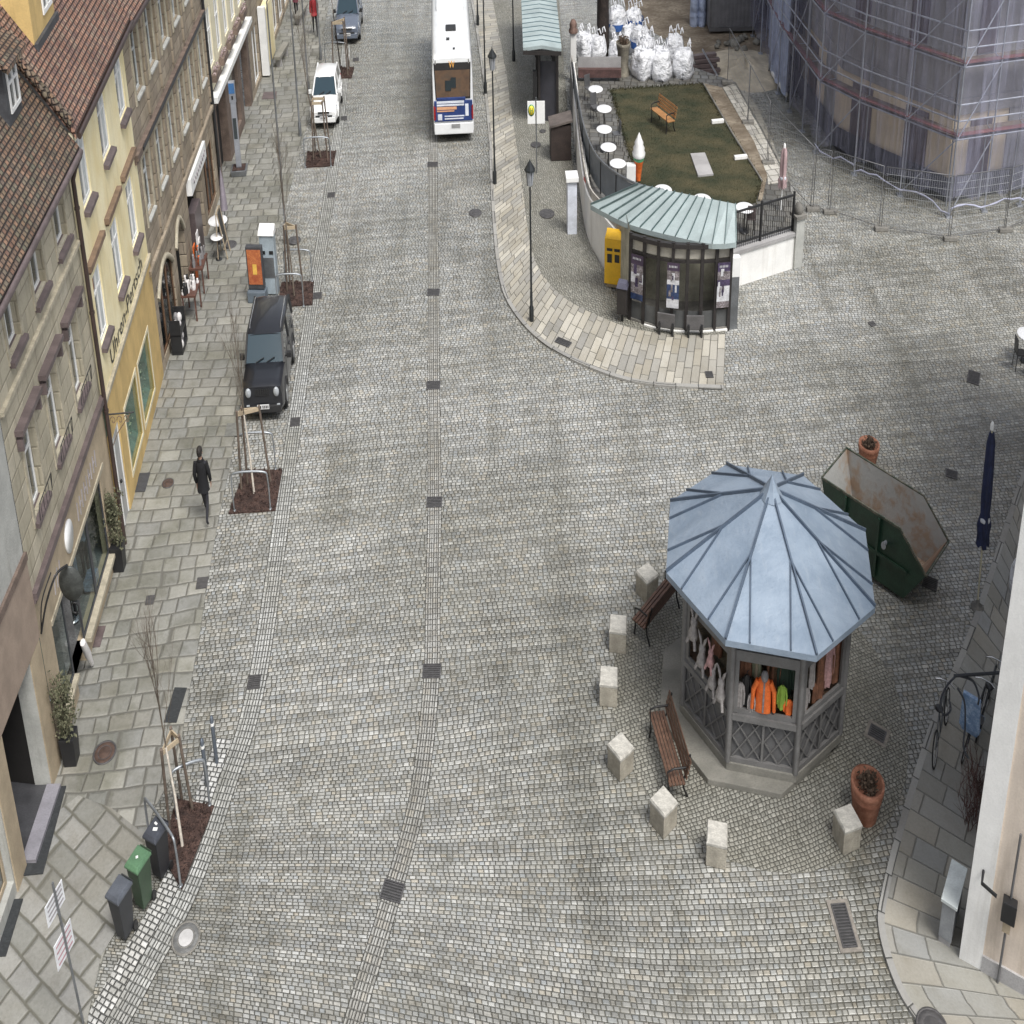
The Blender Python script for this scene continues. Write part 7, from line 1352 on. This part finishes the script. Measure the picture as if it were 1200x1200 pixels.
mannequin(M1, 5.5, .55, .53, m_jn, m_top, 'mannequin in a pale denim top in the far pane of the fashion shop'); mannequin(M1, 4.9, .75, .5, m_top, m_jn, 'mannequin in black top and jeans beside the pale denim one'); mannequin(M1, 1.35, .7, .5, pm('teal dress', (.03, .2, .2), .8), pm('teal skirt', (.03, .17, .18), .8), 'mannequin in a teal dress in the near fashion shop window'); mannequin(M1, 4.0, .6, .5, m_plum, m_top, 'mannequin in plum near the shop entrance')
b = MB(M1); b.bx(4.9, 5.5, .12, .5, .53, .75); b.build('folded_jeans', m_jn, label='pile of folded jeans on the fashion shop window ledge', cat='clothes', bevel=.03)
b = MB(M1); b.tube([(2.5, -.2, .9), (2.7, -.22, .5), (2.95, -.2, .1)], [.09, .11, .06], 8); b.build('white_garment', m_wbag, label='white garment hanging at the fashion shop entrance', cat='garment')
# hanging shop sign of the fashion shop: round disc on a bent arm
q = M1 @ Vector((.15, -.1, 3.3)); t = thing('hanging_sign', 'round dark shop disc on a curved iron arm between the first two houses', 'shop sign', q); b = MB(M1); b.tube(smooth_path([(.1, -.05, 2.7), (.1, -.35, 3.3), (.25, -.7, 3.75), (.55, -.95, 3.75)], 6), .028, 7); b.tube(smooth_path([(.1, -.05, 2.7), (.15, -.2, 3.3), (.4, -.5, 3.72)], 6), .018, 6); b.build('arm', m_blk, t); b = MB(M1 @ Matrix.Translation((.6, -.95, 3.35)) @ Matrix.Rotation(math.pi/2, 4, 'Y')); b.lathe((0, 0, -.03), [(1e-4, 0), (.34, 0), (.36, .03), (.34, .06), (1e-4, .06)], 26); b.build('disc', pm('dark bronze disc', (.075, .08, .075), .45, .3, var=.3, scale=6), t); b = MB(M1); b.tube([(.6, -.95+.11*math.cos(a), 2.85+.11*math.sin(a)) for a in [k*math.tau/14 for k in range(14)]], .02, 6, closed=True); b.build('ring', m_blk, t)
q = M2 @ Vector((-.75, -.1, 3.1)); t = thing('wrought_bracket', 'small ornate wrought-iron bracket on the yellow house corner', 'bracket', q); b = MB(M2); b.tube([(-.8, -.05, 2.95), (-.8, -1.0, 2.95)], .02, 6); b.build('arm', m_blk, t); b = MB(M2)
for k in range(3): b.tube([(-.8, -.2-.25*k+.11*math.cos(a)*(1-a/9), 2.8+.11*math.sin(a)*(1-a/9)) for a in [i*.5 for i in range(14)]], .012, 5)
b.tube([(-.8, -.06, 2.2), (-.8, -.3, 2.5), (-.8, -.85, 2.93)], .014, 5); b.build('scroll', m_hood, t)
# goods tables and racks in front of the arched shop
m_rw = pm('red-brown table wood', (.11, .05, .035), .6, var=.25)
def goods(M, u, o, w, d, h, n, seed, label, cols, legs=True):
    q = local(M, u, o); t = thing('goods_table', label, 'display table', q, 'display tables outside the gift shop'); b = MB(M); b.bx(u-w/2, u+w/2, -o-d/2, -o+d/2, h-.06, h); b.build('table_top', m_rw, t)
    for sx in (-1, 1):
        for sy in (-1, 1): b = MB(M); b.bx(u+sx*(w/2-.06)-.03, u+sx*(w/2-.06)+.03, -o+sy*(d/2-.06)-.03, -o+sy*(d/2-.06)+.03, .03, h-.06); b.build('leg', m_rw, t)
    rnd = random.Random(seed)
    for k in range(n):
        x, y = u+rnd.uniform(-.42, .42)*w, -o+rnd.uniform(-.4, .4)*d; hh = rnd.uniform(.12, .38); r = rnd.uniform(.05, .11); b = MB(M); m_, nm_, cl = rnd.choice(cols); b.lathe((x, y, h), [(r*.8, 0), (r, hh*.4), (r*.5, hh*.75), (r*.62, hh), (1e-4, hh+.01)], 10); b.build('ornament', m_, label='%s ornament on the %s' % (cl, label.split(' with')[0]), cat='ornament', group='ornaments on the display tables')
W_ = (m_wbag, 'a', 'white'); K_ = (m_blk, 'a', 'black'); G_ = (m_grn, 'a', 'dark green'); S_ = (m_gry, 'a', 'grey'); O_ = (m_or, 'a', 'orange')
goods(M3, 3.9, .55, 1.1, .7, .8, 26, 1, 'red-brown table with white ornaments, nearer of the two outside the gift shop', [W_, W_, W_, W_, S_, K_]); goods(M3, 5.9, .5, 1.2, .7, .8, 18, 2, 'red-brown table with coloured ornaments, farther of the two outside the gift shop', [W_, G_, O_, K_, S_])
q = local(M3, 1.6, .4); t = thing('goods_rack', 'low dark rack of white and black wares nearest the yellow house', 'display rack', q); b = MB(M3); b.bx(1.2, 2.2, -.65, -.15, .03, .12); b.bx(1.2, 2.2, -.65, -.15, .55, .6); b.bx(1.2, 1.25, -.65, -.15, .1, 1.0); b.bx(2.15, 2.2, -.65, -.15, .1, 1.0); b.build('shelf', m_blk, t); rnd = random.Random(12)
for k in range(12): u, o, z = 1.3+rnd.random()*.8, .2+rnd.random()*.4, rnd.choice([.12, .6]); b = MB(M3); b.ball((u, -o, z+.13), .12, 10, (1, 1, rnd.uniform(.7, 1.4))); cl, m_ = rnd.choice([('white', m_wbag), ('white', m_wbag), ('grey', m_gry), ('black', m_blk)]); b.build('ware', m_, label='%s ware on the low dark rack by the yellow house' % cl, cat='ornament', group='wares on the low dark rack')
q = local(M3, 8.2, .8); t = thing('blackboard_stand', 'tall wooden A-board with a black panel outside the gift shop', 'A-board', q); b = MB(M3)
for y0, y1 in ((-.75, -1.0), (-1.25, -1.05)):
    for u in (7.9, 8.6): b.bar((u, y0-.25, .03), (u, y1-.1, 1.45), .05, .04)
b.bar((7.9, -1.1, 1.42), (8.6, -1.1, 1.42), .05); b.bar((7.9, -1.35, .35), (8.6, -1.35, .35), .05); b.build('frame', m_tan, t); b = MB(M3); b.face([(7.93, -1.37, .4), (8.57, -1.37, .4), (8.57, -1.17, 1.4), (7.93, -1.17, 1.4)]); b.build('board', m_blk, t)
for i, (x, y, lb) in enumerate(((255, 258, 'round white bistro table outside the gift shop, farther one'), (254, 277, 'small round white bistro table outside the gift shop, nearer one'))): q = G(x, y, .74); table(q, lb, r=[.5, .32][i], group='white bistro tables outside the gift shop')
b = MB(M3); q = local(M3, 9.6, 1.1); t = thing('closed_parasol', 'closed grey parasol by the farther bistro table', 'parasol', q); b.tube([(9.8, -1.1, .03), (9.8, -1.1, 2.2)], .025, 6); b.build('pole', m_zinc, t); b = MB(M3); b.lathe((9.8, -1.1, .9), [(.2, 0), (.16, .4), (.1, .9), (.02, 1.25)], 12); b.build('canopy', pm('grey canvas', (.25, .22, .25), .85), t)
for i, (u, z, m_, lb, ct) in enumerate(((6.4, 1.1, m_or, 'orange sign board between the gift shop tables', 'sign'), (7.2, 1.2, m_wbag, 'white cut-out board in the gift shop doorway', 'board'))):
    b = MB(M3); b.bx(u-.2, u+.2, -.25, -.2, .03, z); b.bx(u-.05, u+.25, -.3, -.25, .5, z*.8); b.build('sign_board', m_, label=lb, cat=ct, bevel=.02)
b = MB(M3); b.bx(7.6, 8.9, -.12, .3, .06, 1.6); b.build('dark_cupboard', m_plum, label='dark cupboard of wares in the gift shop doorway', cat='cupboard', bevel=.02)
# ================================================================ bicycle with blue child seat
def bicycle(a, c, label, lean, seat=False, col=None):
    a, c = Vector(a), Vector(c); d = (c-a).normalized(); sd_ = Vector((-d.y, d.x, 0))*lean; up = (Vector((0, 0, 1))+sd_).normalized(); t = thing('bicycle', label, 'bicycle', a.lerp(c, .5), 'bicycles by the corner house'); m_ = pm('bicycle paint', col or (.05, .055, .06), .4, .3); L = (c-a).length
    def P(u, h): return a+d*u+up*h+Vector((0, 0, .05))
    r = .34
    for u in (r, L-r):
        b = MB(); b.tube([P(u+r*math.cos(k), r+r*math.sin(k)) for k in [i*math.tau/28 for i in range(28)]], .022, 6, closed=True); w = b.build('wheel', m_tyre, t); b = MB()
        for k in range(10): b.tube([P(u, r), P(u+r*.95*math.cos(k*.628), r+r*.95*math.sin(k*.628))], .004, 4)
        b.tube([P(u+.93*r*math.cos(k), r+.93*r*math.sin(k)) for k in [i*math.tau/24 for i in range(24)]], .01, 5, closed=True); b.build('spokes', m_chrome, w)
    b = MB(); bb, sp, hd, rw_, fw_ = P(L*.46, .3), P(L*.38, .82), P(L*.74, .86), P(r, r), P(L-r, r)
    for p, q in ((bb, sp), (bb, hd), (sp, hd), (bb, rw_), (sp, rw_), (hd, fw_)): b.tube([p, q], .02, 7)
    b.build('frame', m_, t); b = MB(); b.tube([hd, P(L*.72, 1.02)], .016, 6); q = P(L*.72, 1.03); sv = Vector((-d.y, d.x, 0)); b.tube([q-sv*.3-d*.1, q-sv*.15, q+sv*.15, q+sv*.3-d*.1], .014, 6); b.build('handlebar', m_chrome, t); b = MB(); b.ball(P(L*.36, .92), .13, 10, (1, 1, .35)); b.build('saddle', m_blk, t)
    if seat:
        b = MB(); M = frame(*P(L*.2, .66), math.atan2(d.y, d.x)) @ Matrix.Scale(1.5, 4); b.M = M; b.loft([[(x*s_, y*s_, z) for x, y in ((-.18, -.2), (.2, -.2), (.2, .2), (-.18, .2))] for s_, z in ((.7, 0), (1, .1), (1.05, .14))], smooth=False); b.loft([[(-.2, -.2, .1), (-.12, -.2, .1), (-.12, .2, .1), (-.2, .2, .1)], [(-.36, -.17, .65), (-.28, -.17, .65), (-.28, .17, .65), (-.36, .17, .65)]], smooth=False); b.build('child_seat', pm('light blue child seat', (.25, .42, .72), .5, var=.5, scale=6, col2=(.5, .62, .78)), t, bevel=.03)
        b = MB(M); b.bx(-.1, .1, -.21, .21, .14, .2); b.build('harness', m_blk, t)
bicycle(G(1124, 905), G(1150, 832), 'bicycle with a light blue child seat leaning at the white corner house', -.12, True); bicycle(G(1092, 912), G(1112, 838), 'grey bicycle standing at the kerb below the iron bracket', .15, False, (.12, .125, .13)); bicycle(G(1141, 880), G(1162, 808), 'dark bicycle squeezed between the wall and the blue child seat', -.1)
# climbing dry plants at the foot of the side wall
rnd = random.Random(31)
for i, (x, y) in enumerate(((1146, 930), (1140, 968))):
    p = G(x, y); t = thing('dry_shrub', ['reddish dry shrub at the wall foot below the bicycles', 'reddish dry shrub at the wall foot by the utility cabinet'][i], 'shrub', p, 'dry shrubs by the corner house wall'); b = MB()
    for k in range(40): twigs(b, p+Vector((rnd.gauss(0, .12), rnd.gauss(0, .25), 0)), Vector((rnd.gauss(0, .35), rnd.gauss(0, .35), 1)).normalized(), rnd.uniform(.3, .8), .01, 1, rnd)
    b.build('twigs', pm('reddish dry twigs', (.12, .06, .05), .9, var=.4), t)
b = MB(); q = G(1188, 705); b.ball(q+Vector((0, 0, .5)), .4, 10, (.5, 1, 1.2)); b.build('white_bag', m_bag, label='crumpled white sheet at the far end of the corner house wall', cat='sheet')
# ================================================================ drain grates, covers, mats
m_iron = pm('cast iron cover', (.125, .12, .12), .6, .5, var=.25, scale=8); m_pitd = pm('dark gully', (.04, .04, .04), .9)
def grate(x, y, w, d, label, ang=0.0, z=.012, bars='x', group='drain grates', surround=0):
    p = G(x, y); t = thing('drain_grate', label, 'drain grate', (p.x, p.y, z), group); M = frame(p.x, p.y, z, ang); b = MB(M); fw = .035
    for x0, x1, y0, y1 in ((-w/2, w/2, -d/2, -d/2+fw), (-w/2, w/2, d/2-fw, d/2), (-w/2, -w/2+fw, -d/2+fw, d/2-fw), (w/2-fw, w/2, -d/2+fw, d/2-fw)): b.bx(x0, x1, y0, y1, -.004, .012)
    b.build('frame', m_iron, t)
    if surround:
        W, D, q = w+surround*2+.01, d+surround*2+.01, surround; b = MB(M)
        for x0, x1, y0, y1 in ((-W/2, W/2, -D/2, -D/2+q), (-W/2, W/2, D/2-q, D/2), (-W/2, -W/2+q, -D/2+q, D/2-q), (W/2-q, W/2, -D/2+q, D/2-q)): b.bx(x0, x1, y0, y1, -.01, .004)
        b.build('stone_frame', pm('brownish frame stone', (.25, .225, .195), .85, var=.25, scale=5), t)
    b = MB(M); n = max(3, int(d/.075))
    for k in range(n): yy = -d/2+fw+(k+.5)*(d-2*fw)/n; b.bx(-w/2+fw, w/2-fw, yy-.016, yy+.016, -.002, .008)
    b.build('bars', m_iron, t); b = MB(M); b.face([(-w/2, -d/2, -.003), (w/2, -d/2, -.003), (w/2, d/2, -.003), (-w/2, d/2, -.003)]); b.build('gully', m_pitd, t)
def cover(x, y, r, label, mat=None, z=.012, rim=None, group='round manhole covers', light=None):
    p = G(x, y); t = thing('manhole_cover', label, 'manhole cover', (p.x, p.y, z), group); b = MB(); b.lathe((p.x, p.y, z), [(r, -.004), (r, .01), (r*.9, .012), (r*.88, .006)], 30); b.build('frame', rim or m_iron, t); b = MB(); b.lathe((p.x, p.y, z), [(r*.87, .004), (r*.86, .009), (r*.6, .009), (r*.58, .005), (r*.54, .005), (r*.52, .01), (1e-3, .01)], 30); b.build('lid', mat or m_iron, t)
    if light: b = MB(); b.lathe((p.x, p.y, z), [(r*.5, .0125), (1e-3, .013)], 24); b.build('centre', light, t)
CG = ['farthest', 'second farthest', 'middle', 'third nearest', 'second nearest', 'nearest']
for (x, y), lb in zip(((507, 193), (508, 343), (508, 452), (509, 589), (506, 787), (460, 1045)), CG): grate(x, y, .62, .48, '%s square drain grate in the long drain line down the middle of the street' % lb, -.25 if y > 1000 else 0)
for x, y, lb in ((417, 70, 'beside the slate blue car'), (403, 139, 'beside the white hatchback'), (388, 229, 'between the white and black car pits'), (372, 347, 'beside the pit behind the black car'), (346, 495, 'in front of the black car bumper'), (298, 800, 'halfway between the near and far tree pit')): grate(x, y, .42, .46, 'small drain grate in the left gutter %s' % lb, .1)
grate(660, 404, .75, .36, 'narrow drain grate in the curved pale pavement', -.55, .075); grate(831, 442, .34, .36, 'small square grate in the pale pavement before the pavilion', 0, .075); grate(1141, 443, .5, .8, 'grate in the open square below the scaffold', -.5); grate(1115, 556, .45, .4, 'small grate left of the navy parasol top', -.4); grate(1022, 380, .3, .3, 'tiny dark grate alone in the right part of the square', .3); grate(1090, 684, .5, .5, 'grate at the front end of the skip', -.5); grate(1028, 860, .5, .4, 'grate set in a stone frame right of the kiosk', -.6, surround=.09); grate(989, 1085, .42, 1.0, 'long grate set in a brownish stone frame at the lower right', .05, surround=.09)
m_rustc = pm('rusty cover', (.11, .07, .055), .75, .3, var=.3, scale=6)
cover(123, 884, .36, 'rusty round manhole cover by the near potted shrub', m_rustc, .04); cover(218, 1100, .40, 'round manhole cover with a pale concrete centre at the lower left kerb', pm('worn grey cover ring', (.16, .16, .155), .7, var=.3, scale=8), .012, m_conc, light=pm('pale concrete centre', (.5, .49, .48), .8)); cover(557, 250, .36, 'round manhole cover in the street beside the right kerb'); cover(641, 253, .42, 'round manhole cover left of the white gate post', None, .075); cover(628, 172, .32, 'small round cover near the bus stop post', None, .075); cover(636, 156, .2, 'tiny round cover near the dark timber box', None, .075); cover(270, 288, .34, 'round manhole cover on the pavement by the bistro tables', None, .04); cover(345, 283, .34, 'round manhole cover behind the grey cabinet', None, .04); cover(197, 568, .24, 'small rusty round cover left of the walker in black', m_rustc, .04); cover(1092, 1207, .4, 'dark manhole cover at the bottom right corner', None, .06)
def plate(x, y, w, d, a_, mat, label, cat='cover', z=.034, h=.015, name='cover_plate', group=None):
    p = G(x, y); b = MB(frame(p.x, p.y, z, a_)); b.box((0, 0, h/2), (w, d, h)); b.build(name, mat, label=label, cat=cat, group=group, bevel=.004)
m_mat = pm('dark doormat', (.035, .038, .04), .95, var=.3, scale=20); plate(50, 975, .75, 2.3, math.radians(4), m_mat, 'long dark doormat before the passage steps', 'doormat', .042, .02, 'doormat'); plate(3, 1090, .7, 1.3, math.radians(2), m_mat, 'dark doormat at the left edge of the photo', 'doormat', .042, .02, 'doormat'); plate(166, 567, .5, .9, .06, m_slate, 'dark slate plate at the foot of the watch shop'); plate(115, 748, .35, .75, .06, m_plum, 'plum plate at the foot of the fashion shop wall'); plate(275, 505, .75, .7, .06, pm('square paved cover', (.17, .17, .155), .8, var=.25, scale=8), 'square paved cover left of the tree stakes'); plate(206, 828, .42, 1.1, -.05, m_mat, 'dark long plate beside the near young tree twigs'); plate(237, 685, .4, .45, .1, m_iron, 'small iron cover at the pavement edge'); plate(176, 705, .3, .35, .1, m_iron, 'small iron cover in the middle of the slab pavement'); plate(316, 113, .9, .9, .05, m_plum, 'plum mat by the far shop front')
# patch of pale snowy residue on the pavement
# ================================================================ tidy up helper properties
for o in bpy.data.objects:
    if '_o' in o: del o['_o']
